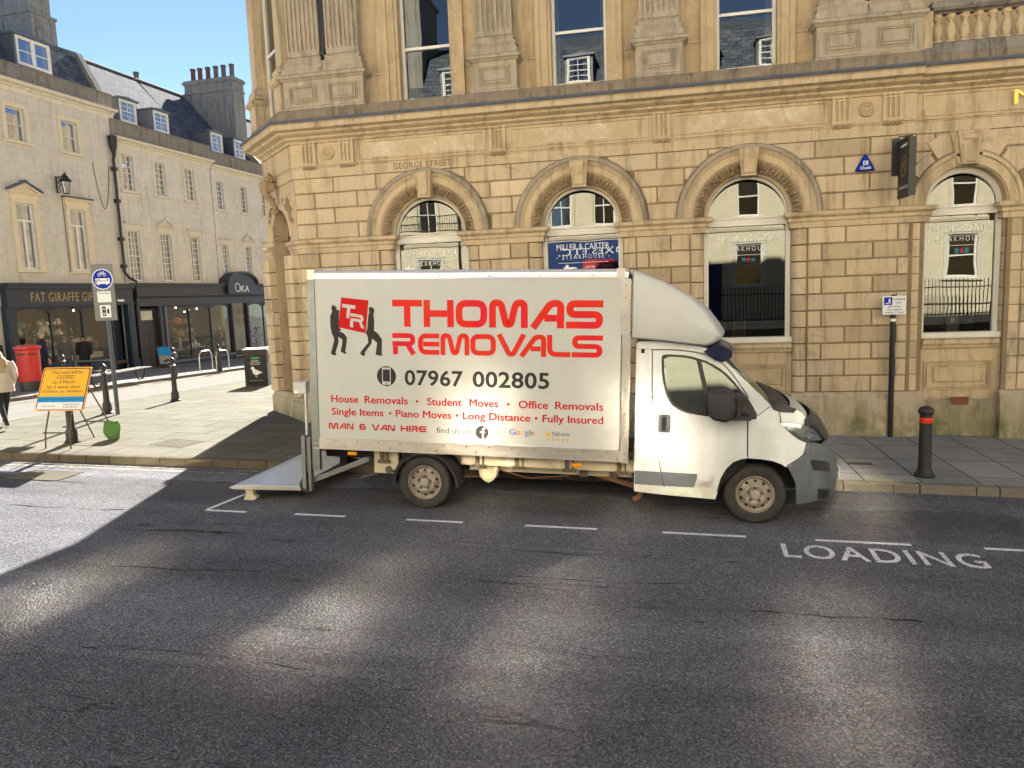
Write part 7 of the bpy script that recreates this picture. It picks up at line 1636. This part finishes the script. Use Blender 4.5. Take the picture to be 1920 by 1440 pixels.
# dark substructure behind the shut lines and inside the arches
patch([(2.62, 2.15), (3.40, 2.10), (3.60, 1.96), (4.10, 1.46), (4.48, 1.36), (4.50, 1.0), (4.40, .80), (4.30, .86), (4.06, .90), (3.80, .90), (3.60, .76), (3.53, .5), (3.5, .40), (2.65, .42)], "inner_panel", "shadow_gap", off=.022, grid=.2) if False else None
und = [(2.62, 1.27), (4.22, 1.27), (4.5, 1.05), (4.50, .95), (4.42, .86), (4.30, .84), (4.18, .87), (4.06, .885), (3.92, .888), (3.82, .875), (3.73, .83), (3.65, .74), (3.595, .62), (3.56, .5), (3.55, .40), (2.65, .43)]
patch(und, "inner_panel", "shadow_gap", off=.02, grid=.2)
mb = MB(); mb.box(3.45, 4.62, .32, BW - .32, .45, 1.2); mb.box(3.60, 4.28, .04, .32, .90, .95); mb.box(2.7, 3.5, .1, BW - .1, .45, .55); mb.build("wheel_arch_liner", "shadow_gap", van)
# glazing
win = [(2.901, 2.020), (2.93, 2.036), (2.99, 2.042), (3.156, 2.034), (3.25, 2.02), (3.321, 2.0), (3.41, 1.973), (3.486, 1.936), (3.56, 1.895), (3.618, 1.851), (3.68, 1.795), (3.728, 1.743), (3.838, 1.613), (3.88, 1.550), (3.885, 1.318), (3.716, 1.312), (3.58, 1.318), (3.457, 1.332), (3.33, 1.345), (3.216, 1.362), (3.14, 1.385), (3.083, 1.414), (3.035, 1.448), (3.004, 1.49), (2.965, 1.56), (2.944, 1.634), (2.918, 1.74), (2.906, 1.835), (2.898, 1.95)]
patch(win, "window_rubber", "black_plastic", dr, off=-.004)
wi = inset(win, .026); g1 = [p for p in wi if p[0] < 3.36 or (p[0] < 3.46 and p[1] < 1.5)]
zt = lambda x: 2.0 - .02
patch([(2.927, 1.99), (2.99, 2.016), (3.156, 2.008), (3.24, 1.995), (3.300, 1.975), (3.455, 1.358), (3.33, 1.372), (3.224, 1.388), (3.15, 1.41), (3.096, 1.437), (3.026, 1.503), (2.968, 1.64), (2.932, 1.84)], "window_glass", "glass_van", dr, off=-.007)
patch([(3.355, 1.965), (3.41, 1.945), (3.475, 1.912), (3.60, 1.832), (3.71, 1.725), (3.80, 1.618), (3.735, 1.560), (3.715, 1.338), (3.507, 1.353)], "window_glass", "glass_van", dr, off=-.007)
patch([(3.735, 1.555), (3.80, 1.61), (3.882, 1.56), (3.94, 1.47), (3.985, 1.388), (3.990, 1.345), (3.978, 1.318), (3.727, 1.313)], "mirror_base", "black_plastic", van, off=-.010)
# cab interior
mb = MB(); mb.bbox(2.95, 3.25, .35, .85, 1.1, 1.75, .04); mb.bbox(3.03, 3.2, .48, .72, 1.72, 1.95, .03); mb.bbox(2.95, 3.25, 1.2, 1.7, 1.1, 1.75, .04); mb.bbox(3.03, 3.2, 1.35, 1.6, 1.72, 1.95, .03); sep(mb.build("seat", "coat_navy", van))
mb = MB(); mb.prism([(3.55, 1.25), (4.1, 1.25), (4.1, 1.42), (3.75, 1.48), (3.6, 1.40)], .1, BW - .1); mb.build("dashboard", "black_plastic", van)
mb = MB(); mb.box(2.66, 2.70, .12, BW - .12, .5, 2.10); mb.box(2.66, 3.9, .10, .14, .5, 1.28); mb.box(2.66, 3.9, BW - .14, BW - .1, .5, 1.28); mb.build("bulkhead", "interior_dark", van)
mb = MB(); mb.lathe([(.17, -.012), (.182, 0), (.17, .012), (.158, 0), (.17, -.012)], (0, 0, 0), 20, 'x'); mb.xf(Matrix.Translation((3.52, 1.55, 1.45)) @ Matrix.Rotation(R(-25), 4, 'Y')); mb.build("steering_wheel", "black_plastic", van)
# door furniture
patch(rrect(2.879, 3.02, 1.128, 1.338, .035, 5), "handle_recess", "shadow_gap", dr, off=-.003, grid=.05); mb = MB(); y = yo(2.95, 1.23) - .03; mb.bbox(2.928, 2.972, y - .035, y + .0, 1.155, 1.318, .010); hd = mb.build("door_handle", "black_plastic", dr)
patch(rrect(2.885, 3.013, 1.134, 1.332, .032, 5), "handle_cup", "grey_plastic", dr, off=-.005, grid=.05)
patch([(2.62, .661), (2.912, .659), (2.961, .486), (2.623, .491)], "side_moulding", "grey_plastic", van, off=-.016); patch([(2.921, .659), (3.342, .657), (3.340, .599), (3.308, .485), (2.970, .486)], "side_moulding", "grey_plastic", dr, off=-.016)
for a, b, c, d in ((2.612, 2.618, 1.36, 2.04),): pass
mb = MB()
for (x0, z0, x1, z1) in ((2.61, 2.044, 2.75, 2.046), (2.75, 2.046, 2.768, 1.354), (2.62, 1.354, 2.768, 1.354)): mb.tube([(x0, yo(x0, z0) - .012, z0), (x1, yo(x1, z1) - .012, z1)], .0035, 5)
mb.build("pressed_line", "van_white", van)
# mirror
mb = MB(); mr = inset([(3.437, 1.666), (3.513, 1.685), (3.659, 1.694), (3.697, 1.662), (3.711, 1.499), (3.704, 1.368), (3.609, 1.325), (3.483, 1.349), (3.444, 1.381), (3.432, 1.52)], 0); mb.bprism(mr, -.36, -.16, .035); mm = mb.build("mirror", "black_plastic", van, smooth=True, ang=35)
mb = MB(); mb.box(3.69, 3.84, -.24, .14, 1.575, 1.615); mb.box(3.69, 3.90, -.24, .14, 1.340, 1.385); mb.box(3.74, 3.785, -.24, -.17, 1.385, 1.575); mb.build("mirror_arm", "black_plastic", mm)
# sun visor
vis = [(3.369, 2.083), (3.40, 2.108), (3.438, 2.136), (3.49, 2.162), (3.545, 2.172), (3.62, 2.14), (3.677, 2.106), (3.693, 2.051), (3.679, 2.018), (3.63, 1.982), (3.572, 1.965), (3.50, 1.988), (3.441, 2.025)]
mb = MB(); n = len(vis); vs = []
for y, s_ in ((.02, .96), (.035, 1), (BW / 2, 1.0), (BW - .035, 1), (BW - .02, .96)):
    for x, z in vis: b_ = .10 * (1 - ((y - BW / 2) / (BW / 2)) ** 2); vs.append((3.53 + (x - 3.53) * s_ + b_, y + .02, 2.07 + (z - 2.07) * s_))
fs = [tuple(range(n)), tuple(range(5 * n - 1, 4 * n - 1, -1))]
for k in range(4):
    for i in range(n): fs.append((k * n + i, k * n + (i + 1) % n, (k + 1) * n + (i + 1) % n, (k + 1) * n + i))
paint("visor_blue", (.008, .013, .045), .3, .05); mb.add(vs, fs); mb.build("sun_visor", "visor_blue", van, smooth=True, ang=40)
mb = MB(); mb.tube([(4.08, .35, 1.52), (3.9, .8, 1.70)], .010, 6); mb.tube([(3.83, .5, 1.77), (3.98, 1.15, 1.64)], .008, 6); mb.build("wiper", "black_plastic", van)
# ---- wheels
def wheel(x, z, label=None):
    w = bpy.data.objects.new("wheel", None); COL.objects.link(w); w.parent = van; w.location = (x, .05, z)
    mb = MB(); prof = [(.215, .03), (.222, .0), (.25, -.012), (.30, -.022), (.325, -.015), (.345, .01), (.351, .04), (.351, .10), (.345, .13), (.353, .14), (.353, .15), (.351, .20), (.33, .225), (.22, .2)]
    mb.lathe(prof, (0, 0, 0), 56, 'y'); mb.build("tyre", "tyre", w, smooth=True, ang=35)
    mb = MB(); mb.lathe([(.222, .0), (.214, -.008), (.206, .0), (.200, .035), (.185, .045), (.165, .030), (.135, .012), (.125, -.004), (.10, -.006), (.085, .006), (.062, .010), (.058, -.018), (.045, -.026), (0, -.026)], (0, 0, 0), 48, 'y'); rm = mb.build("rim", "rim", w, smooth=True, ang=30)
    mb = MB()
    for k in range(10): a = 2 * math.pi * (k + .5) / 10; mb.lathe([(0, 0), (.017, 0), (.017, .008), (0, .008)], (.160 * math.cos(a), .019, .160 * math.sin(a)), 10, 'y')
    mb.build("rim_hole", "shadow_gap", rm)
    mb = MB()
    for k in range(5): a = 2 * math.pi * k / 5 + .31; mb.lathe([(.020, .0), (.020, -.012), (.013, -.020), (0, -.020)], (.083 * math.cos(a), .008, .083 * math.sin(a)), 6, 'y')
    mb.build("wheel_nut", "brown_metal", rm)
    mb = MB(); mb.lathe([(0, .06), (.2, .06), (.2, .16), (0, .16)], (0, 0, 0), 20, 'y'); mb.build("brake_drum", "shadow_gap", w)
    return w
w1 = wheel(-.03, .350); w2 = dup(w1, (4.010, .05, .418)); w2.parent = van; w2.name = "wheel"
# far-side tyres
for x, z in ((-.03, .35), (4.01, .418)):
    mb = MB(); mb.lathe([(0, 0), (.22, 0), (.30, .02), (.35, -.02), (.35, -.2), (.2, -.22), (0, -.2)], (x, BW - .05, z), 32, 'y'); mb.build("tyre", "tyre", van, smooth=True)
# rear mudguard
mb = MB(); mb.lathe([(.405, -.02), (.43, -.03), (.45, 0), (.45, .30), (.43, .30), (.425, .01), (.405, .02)], (-.01, .02, .315), 30, 'y', R(0), R(180)); mb.build("mudguard", "black_plastic", van, smooth=True, ang=40)
# ---- chassis
mb = MB(); mb.box(.44, 2.60, .14, .24, .59, .735); mb.box(.50, 2.58, .30, .38, .485, .575); mb.box(-1.45, 2.6, .45, .53, .52, .74); mb.box(-1.45, 2.6, BW - .53, BW - .45, .52, .74); mb.box(-.75, -.42, .16, .22, .42, .735); sep(mb.build("chassis_rail", "chassis_cream", van))
mb = MB()
for x in (.62, 1.13, 1.76, 2.4, -.66): mb.box(x, x + .05, .12, .15, .60, .74); mb.box(x + .09, x + .11, .12, .15, .60, .74); mb.box(x - .03, x + .14, .125, .14, .56, .60)
for x in (1.93, 2.30): mb.box(x, x + .10, .26, .30, .475, .60)
sep(mb.build("bracket", "brown_metal", van))
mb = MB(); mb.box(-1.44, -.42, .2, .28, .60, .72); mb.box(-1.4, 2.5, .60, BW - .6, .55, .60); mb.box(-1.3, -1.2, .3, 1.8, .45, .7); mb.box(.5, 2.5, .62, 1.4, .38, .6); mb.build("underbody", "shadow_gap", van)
mb = MB(); shl = [(.648, .573), (.907, .586), (.895, .50), (.875, .435), (.83, .38), (.773, .345), (.71, .37), (.655, .423), (.64, .50)]; mb.bprism(shl, .20, .26, .02); s2 = inset(shl, .035); mb.bprism(s2, .188, .20, .008); mb.build("fuel_tank_plate", "chassis_cream", van)
for x, z in ((1.864, .66), (-1.05, .675)): mb = MB(); mb.bbox(x, x + .12, -.002, .03, z, z + .04, .008); mb.build("side_marker_lamp", "orange_lens", van)
mb = MB(); mb.tube([(2.1, .35, .50), (2.45, .3, .42), (2.75, .25, .36)], .035, 8); mb.tube([(2.70, .18, .38), (2.68, .12, .30), (2.60, .08, .26)], .035, 8); mb.tube([(.9, .3, .50), (1.3, .26, .42), (1.8, .3, .47)], .010, 5); mb.tube([(.35, .3, .38), (.9, .28, .43)], .012, 5); mb.build("exhaust_pipe", "rust", van, smooth=True)
mb = MB(); mb.tube([(-.7, .2, .5), (-.5, .18, .45), (-.35, .2, .5)], .03, 6); mb.lathe([(0, -.03), (.05, -.03), (.05, .03), (0, .03)], (-.55, .18, .47), 10, 'y'); mb.tube([(-1.0, .3, .3), (-.6, .2, .45)], .015, 6); mb.build("lift_linkage", "brown_metal", van)
# ---- tail lift
mb = MB(); mb.box(-1.69, -1.64, -.01, .08, .20, .90); mb.box(-1.635, -1.58, .02, .10, .16, .88); mb.box(-1.70, -1.62, BW - .08, BW + .01, .2, .9); sep(mb.build("lift_column", "galvanised", van))
mb = MB(); mb.bbox(-1.78, -1.61, -.01, .12, 1.46, 1.61, .01); mb.box(-1.625, -1.60, -.005, .03, .92, 1.62); mb.build("lift_control_box", "box_white", van)
mb = MB(); mb.prism([(-1.60, .25), (-1.58, .32), (-.86, .63), (-.80, .63), (-.80, .58)], .10, .18); mb.prism([(-1.60, .25), (-1.58, .32), (-.86, .63), (-.80, .63), (-.80, .58)], BW - .18, BW - .10); sep(mb.build("lift_arm", "galvanised", van))
paint("deck_sky_tint", (.42, .50, .62), .34, .25, metal=.6, dcol=(.28, .32, .38))  # blue of the reflected sky put into the platform's metal colour
mb = MB(); mb.prism([(-2.76, .158), (-2.58, .205), (-1.80, .245), (-1.74, .245), (-1.74, .185), (-1.80, .175), (-2.70, .140)], .0, BW); lp = mb.build("lift_platform", "deck_sky_tint", van)
mb = MB(); mb.prism([(-2.765, .152), (-2.58, .19), (-1.80, .212), (-1.72, .212), (-1.72, .170), (-2.70, .134)], -.012, -.001); mb.build("platform_edge", "aluminium", lp)
mb = MB(); mb.prism([(-1.80, .16), (-1.62, .14), (-1.62, .42), (-1.70, .36), (-1.76, .24)], .02, .09); mb.build("platform_hinge", "black_plastic", lp)
for y in (.12, BW - .2): mb = MB(); mb.prism([(-2.58, .145), (-2.45, .145), (-2.46, .05), (-2.40, .015), (-2.48, -.045), (-2.60, -.03), (-2.56, .06)], y - .06, y + .02); mb.build("platform_foot", "chassis_cream", lp)
mb = MB(); mb.box(-1.5, -1.46, .3, .55, .62, .72); mb.box(-1.5, -1.46, BW - .55, BW - .3, .62, .72); sep(mb.build("tail_lamp", "post_red", van))
mb = MB(); mb.prism(rrect(.8, 1.3, .50, .62, .01), 0, .01); mb.xf(Matrix.Translation((5.10, 0, 0)) @ Matrix.Rotation(R(90), 4, 'Z') @ Matrix.Translation((0, 0, 0))); mb.build("number_plate", "sign_white", van)
# ================================================================== PEOPLE
CW = [.070, .175, .195, .190, .195, .205, .215]
def skin_body(name, joints, edges, mats, parent, face_fn=None, sub=2):
    """one continuous surface grown round a posed skeleton; joints: (x, y, z, rx, ry)"""
    me = bpy.data.meshes.new(name); me.from_pydata([j[:3] for j in joints], edges, []); ob = bpy.data.objects.new(name, me); COL.objects.link(ob)
    m = ob.modifiers.new("s", 'SKIN'); m.use_smooth_shade = True; m.branch_smoothing = .6
    for i, j in enumerate(joints): me.skin_vertices[0].data[i].radius = (j[3], j[4] if len(j) > 4 else j[3])
    me.skin_vertices[0].data[0].use_root = True
    s_ = ob.modifiers.new("d", 'SUBSURF'); s_.levels = sub; s_.render_levels = sub
    ev = bpy.data.meshes.new_from_object(ob.evaluated_get(bpy.context.evaluated_depsgraph_get())); bpy.data.objects.remove(ob)
    for p in ev.polygons: p.use_smooth = True
    ev.materials.clear()
    for k in mats: ev.materials.append(MATS[k])
    if face_fn:
        for p in ev.polygons: p.material_index = face_fn(p.center)
    o = bpy.data.objects.new(name, ev); COL.objects.link(o)
    if parent: o.parent = parent
    return o
def person(label, x, y, rot, h=1.68, top="coat_black", legs="leggings", shoes="trainers", hair="hair_dark", stride=.25, coat_to=.80, build_=1.0, hands=(0, 0), hairlen="short", glasses=False, head_turn=0, group=None, wide=1.0, coat_puff=0.0):
    t = thing("person", label, "person", (x, y, gz(x, y)), rot, group); k = h / 1.70; b = build_
    s = stride; hy = .92 * k
    J = [(0, 0, .98 * k, .135 * b, .10 * b),                        # 0 pelvis
         (0, .0, 1.16 * k, .12 * b, .095 * b), (0, -.01, 1.34 * k, .155 * b, .105 * b), (0, -.0, 1.43 * k, .11 * b, .08),   # 1-3 waist, chest, shoulders
         (0, -.005, 1.50 * k, .052, .055), (0, -.02, 1.58 * k, .066, .078), (0, -.015, 1.645 * k, .072, .088),   # 4-6 neck, head
         (-.19 * b, 0, 1.40 * k, .056, .056), (-.235 * b, .04 + .10 * hands[0], 1.14 * k, .045, .045), (-.235 * b, -.05 - .12 * hands[0], .90 * k, .032, .032), (-.235 * b, -.08 - .12 * hands[0], .82 * k, .030, .022),   # 7-10 arm
         (.19 * b, 0, 1.40 * k, .056, .056), (.235 * b, .04 - .10 * hands[1], 1.14 * k, .045, .045), (.235 * b, -.05 + .12 * hands[1], .90 * k, .032, .032), (.235 * b, -.08 + .12 * hands[1], .82 * k, .030, .022),
         (-.095, 0, .90 * k, .088 * b, .088 * b), (-.10, -s * .5, .50 * k, .058, .058), (-.10, -s * .95 + .0, .10 * k, .038, .040), (-.10, -s * .95 - .15, .045, .038, .034),
         (.095, 0, .90 * k, .088 * b, .088 * b), (.10, s * .30, .50 * k, .058, .058), (.10, s * .9, .12 * k, .038, .040), (.10, s * .9 - .14, .05, .038, .034)]
    E_ = [(0, 1), (1, 2), (2, 3), (3, 4), (4, 5), (5, 6), (3, 7), (7, 8), (8, 9), (9, 10), (3, 11), (11, 12), (12, 13), (13, 14), (0, 15), (15, 16), (16, 17), (17, 18), (0, 19), (19, 20), (20, 21), (21, 22)]
    def mat(c):
        if c.z > 1.475 * k: return 0
        if c.z > .93 * k: return 1 if not (c.z < .95 * k and abs(c.x) > .17) else 0
        if abs(c.x) > .175 * b and c.z > .74 * k: return 0 if c.z < .90 * k else 1
        if c.z > .11: return 2
        return 3
    skin_body("body", J, E_, ["skin", top, legs, shoes], t, mat)
    # face: nose, eyes, mouth and ears
    mb = MB(); mb.tube([(0, -.098, 1.635 * k), (0, -.122, 1.60 * k), (0, -.100, 1.592 * k)], [.008, .014, .008], 6)
    for sx in (-1, 1): mb.lathe([(0, -.02), (.014, -.012), (.016, .012), (0, .02)], (sx * .078, -.01, 1.605 * k), 8, 'z')
    mb.build("nose_and_ears", "skin", t, smooth=True)
    mb = MB()
    for sx in (-1, 1): mb.lathe([(0, -.009), (.011, 0), (0, .009)], (sx * .03, -.094, 1.632 * k), 8)
    mb.build("eye", "hair_dark", t); mb = MB(); mb.box(-.022, .022, -.104, -.09, 1.562 * k, 1.568 * k); mb.build("mouth", "terracotta", t)
    if glasses:
        mb = MB()
        for sx in (-1, 1): mb.box(sx * .034 - .024, sx * .034 + .024, -.112, -.104, 1.618 * k, 1.648 * k); mb.tube([(sx * .06, -.106, 1.642 * k), (sx * .082, .0, 1.635 * k)], .004, 4)
        mb.box(-.012, .012, -.112, -.106, 1.638 * k, 1.645 * k); mb.build("sunglasses", "sign_black", t)
    # hair: cap over the skull, open at the face
    rn = random.Random(int(x * 100))
    def hr(u, v):
        a = u * 2 * math.pi; front = max(0, -math.sin(a)); low = {"short": 1.60, "bob": 1.50, "long": 1.22}[hairlen] * k; zt = 1.728 * k
        zb = low + front ** .7 * (1.675 * k - low); z = zt + (zb - zt) * v ** 1.1; rr = math.sin(min(1, v * 1.9) * math.pi / 2); w = (.092 if z > 1.5 * k else .092 + .02 * (1.5 * k - z) / .3)
        if hairlen == "long" and z < 1.5 * k: return (w * rr * math.cos(a) * 1.05, .02 + .085 * rr * math.sin(a) + (.06 if math.sin(a) > 0 else .0), z)
        return (w * rr * math.cos(a) + rn.uniform(-.003, .003), -.012 + .112 * rr * math.sin(a), z)
    mb = MB(); mb.grid(hr, 24, 10, closed_u=True); mb.build("hair", hair, t, smooth=True, ang=80)
    # coat skirt and body, hanging clear of the figure
    def coat(u, v):
        a = u * 2 * math.pi; z = 1.50 * k + (coat_to * k - 1.50 * k) * v; w = CW[min(6, int(v * 6))] * b * wide; w2 = CW[min(6, int(v * 6) + 1)] * b * wide; w = w + (w2 - w) * (v * 6 - int(v * 6))
        d = w * .66 + coat_puff * math.sin(math.pi * v); f = .006 * math.sin(a * 7 + v * 4) + coat_puff * .25 * math.sin(v * 24)
        return ((w + f) * math.cos(a), (d + f) * math.sin(a), z)
    mb = MB(); mb.grid(coat, 28, 18, closed_u=True); mb.build("coat", top, t, smooth=True, ang=80)
    mb = MB()
    for i0 in (7, 11):
        q0, q1, q2 = Vector(J[i0][:3]), Vector(J[i0 + 1][:3]), Vector(J[i0 + 2][:3]); q0 = q0 + Vector((0, 0, .015)); pts = []; rs = []
        for i in range(11): t_ = i / 10; p_ = q0 * (1 - t_) ** 2 + q1 * 2.1 * t_ * (1 - t_) + q2 * t_ * t_ - (q1 * .1 * t_ * (1 - t_)); pts.append(p_); rs.append((.062 + .022 * math.sin(min(1, t_ * 3) * 1.57)) * b * (1 - .42 * t_) + coat_puff * .4 + .003 * math.sin(i * 2.4))
        mb.tube(pts, rs, 12)
    mb.build("sleeve", top, t, smooth=True, ang=60)
    # hands: palm with four fingers and a thumb
    for i0, sx in ((10, -1), (14, 1)):
        cx, cy, cz = J[i0][:3]; mb = MB(); mb.lathe([(0, .03), (.03, .02), (.036, -.03), (.03, -.06), (0, -.065)], (0, 0, 0), 10); mb.v = [(vx * .5 + cx, vy + cy, vz + cz) for vx, vy, vz in mb.v]
        for f, L in enumerate((.060, .072, .066, .05)): yy = cy - .026 + .017 * f; mb.tube([(cx, yy, cz - .055), (cx - sx * .006, yy - .004, cz - .055 - L * .55), (cx - sx * .020, yy - .008, cz - .055 - L)], [.009, .008, .006], 6)
        mb.tube([(cx, cy - .03, cz - .0), (cx - sx * .008, cy - .052, cz - .035), (cx - sx * .012, cy - .056, cz - .06)], [.010, .009, .007], 6); mb.build("hand", "skin", t, smooth=True)
    return t
# walking away to the left in the foreground of the square
person("person in a cream fleece coat with long blond hair walking at the left edge", -13.10, 12.45, R(-112), 1.62, "coat_cream", "leggings", "trainers", "hair_blond", .34, .80, 1.0, (1, 1), "long", wide=1.1, coat_puff=.018)
person("person in a dark grey coat and blue jeans cut off by the left edge", -13.36, 12.15, R(-108), 1.66, "coat_grey", "denim", "trainers", "hair_blond", .30, .74, 1.0, (1, 1), "long", wide=1.05)
person("person in dark clothes and sunglasses at the far left edge beyond the street", -24.9, 23.6, R(80), 1.70, "coat_navy", "leggings", "coat_black", "hair_dark", .2, .85, 1.0, (0, 0), "bob", True)
person("grey haired person in a navy jacket standing behind the red post box", -20.45, 21.15, R(155), 1.90, "coat_navy", "leggings", "coat_black", "hair_grey", .12, .82, 1.12, (0, 0), "short")
person("grey haired person in sunglasses walking left of another in a long black coat", -23.95, 25.9, R(35), 1.66, "coat_grey", "denim", "coat_black", "hair_grey", .2, .78, 1.0, (0, 0), "short", True)
person("person in a long black coat and sunglasses beside the gift shop window", -23.45, 26.35, R(25), 1.68, "coat_black", "leggings", "coat_black", "hair_dark", .2, .48, 1.08, (0, 0), "bob", True)
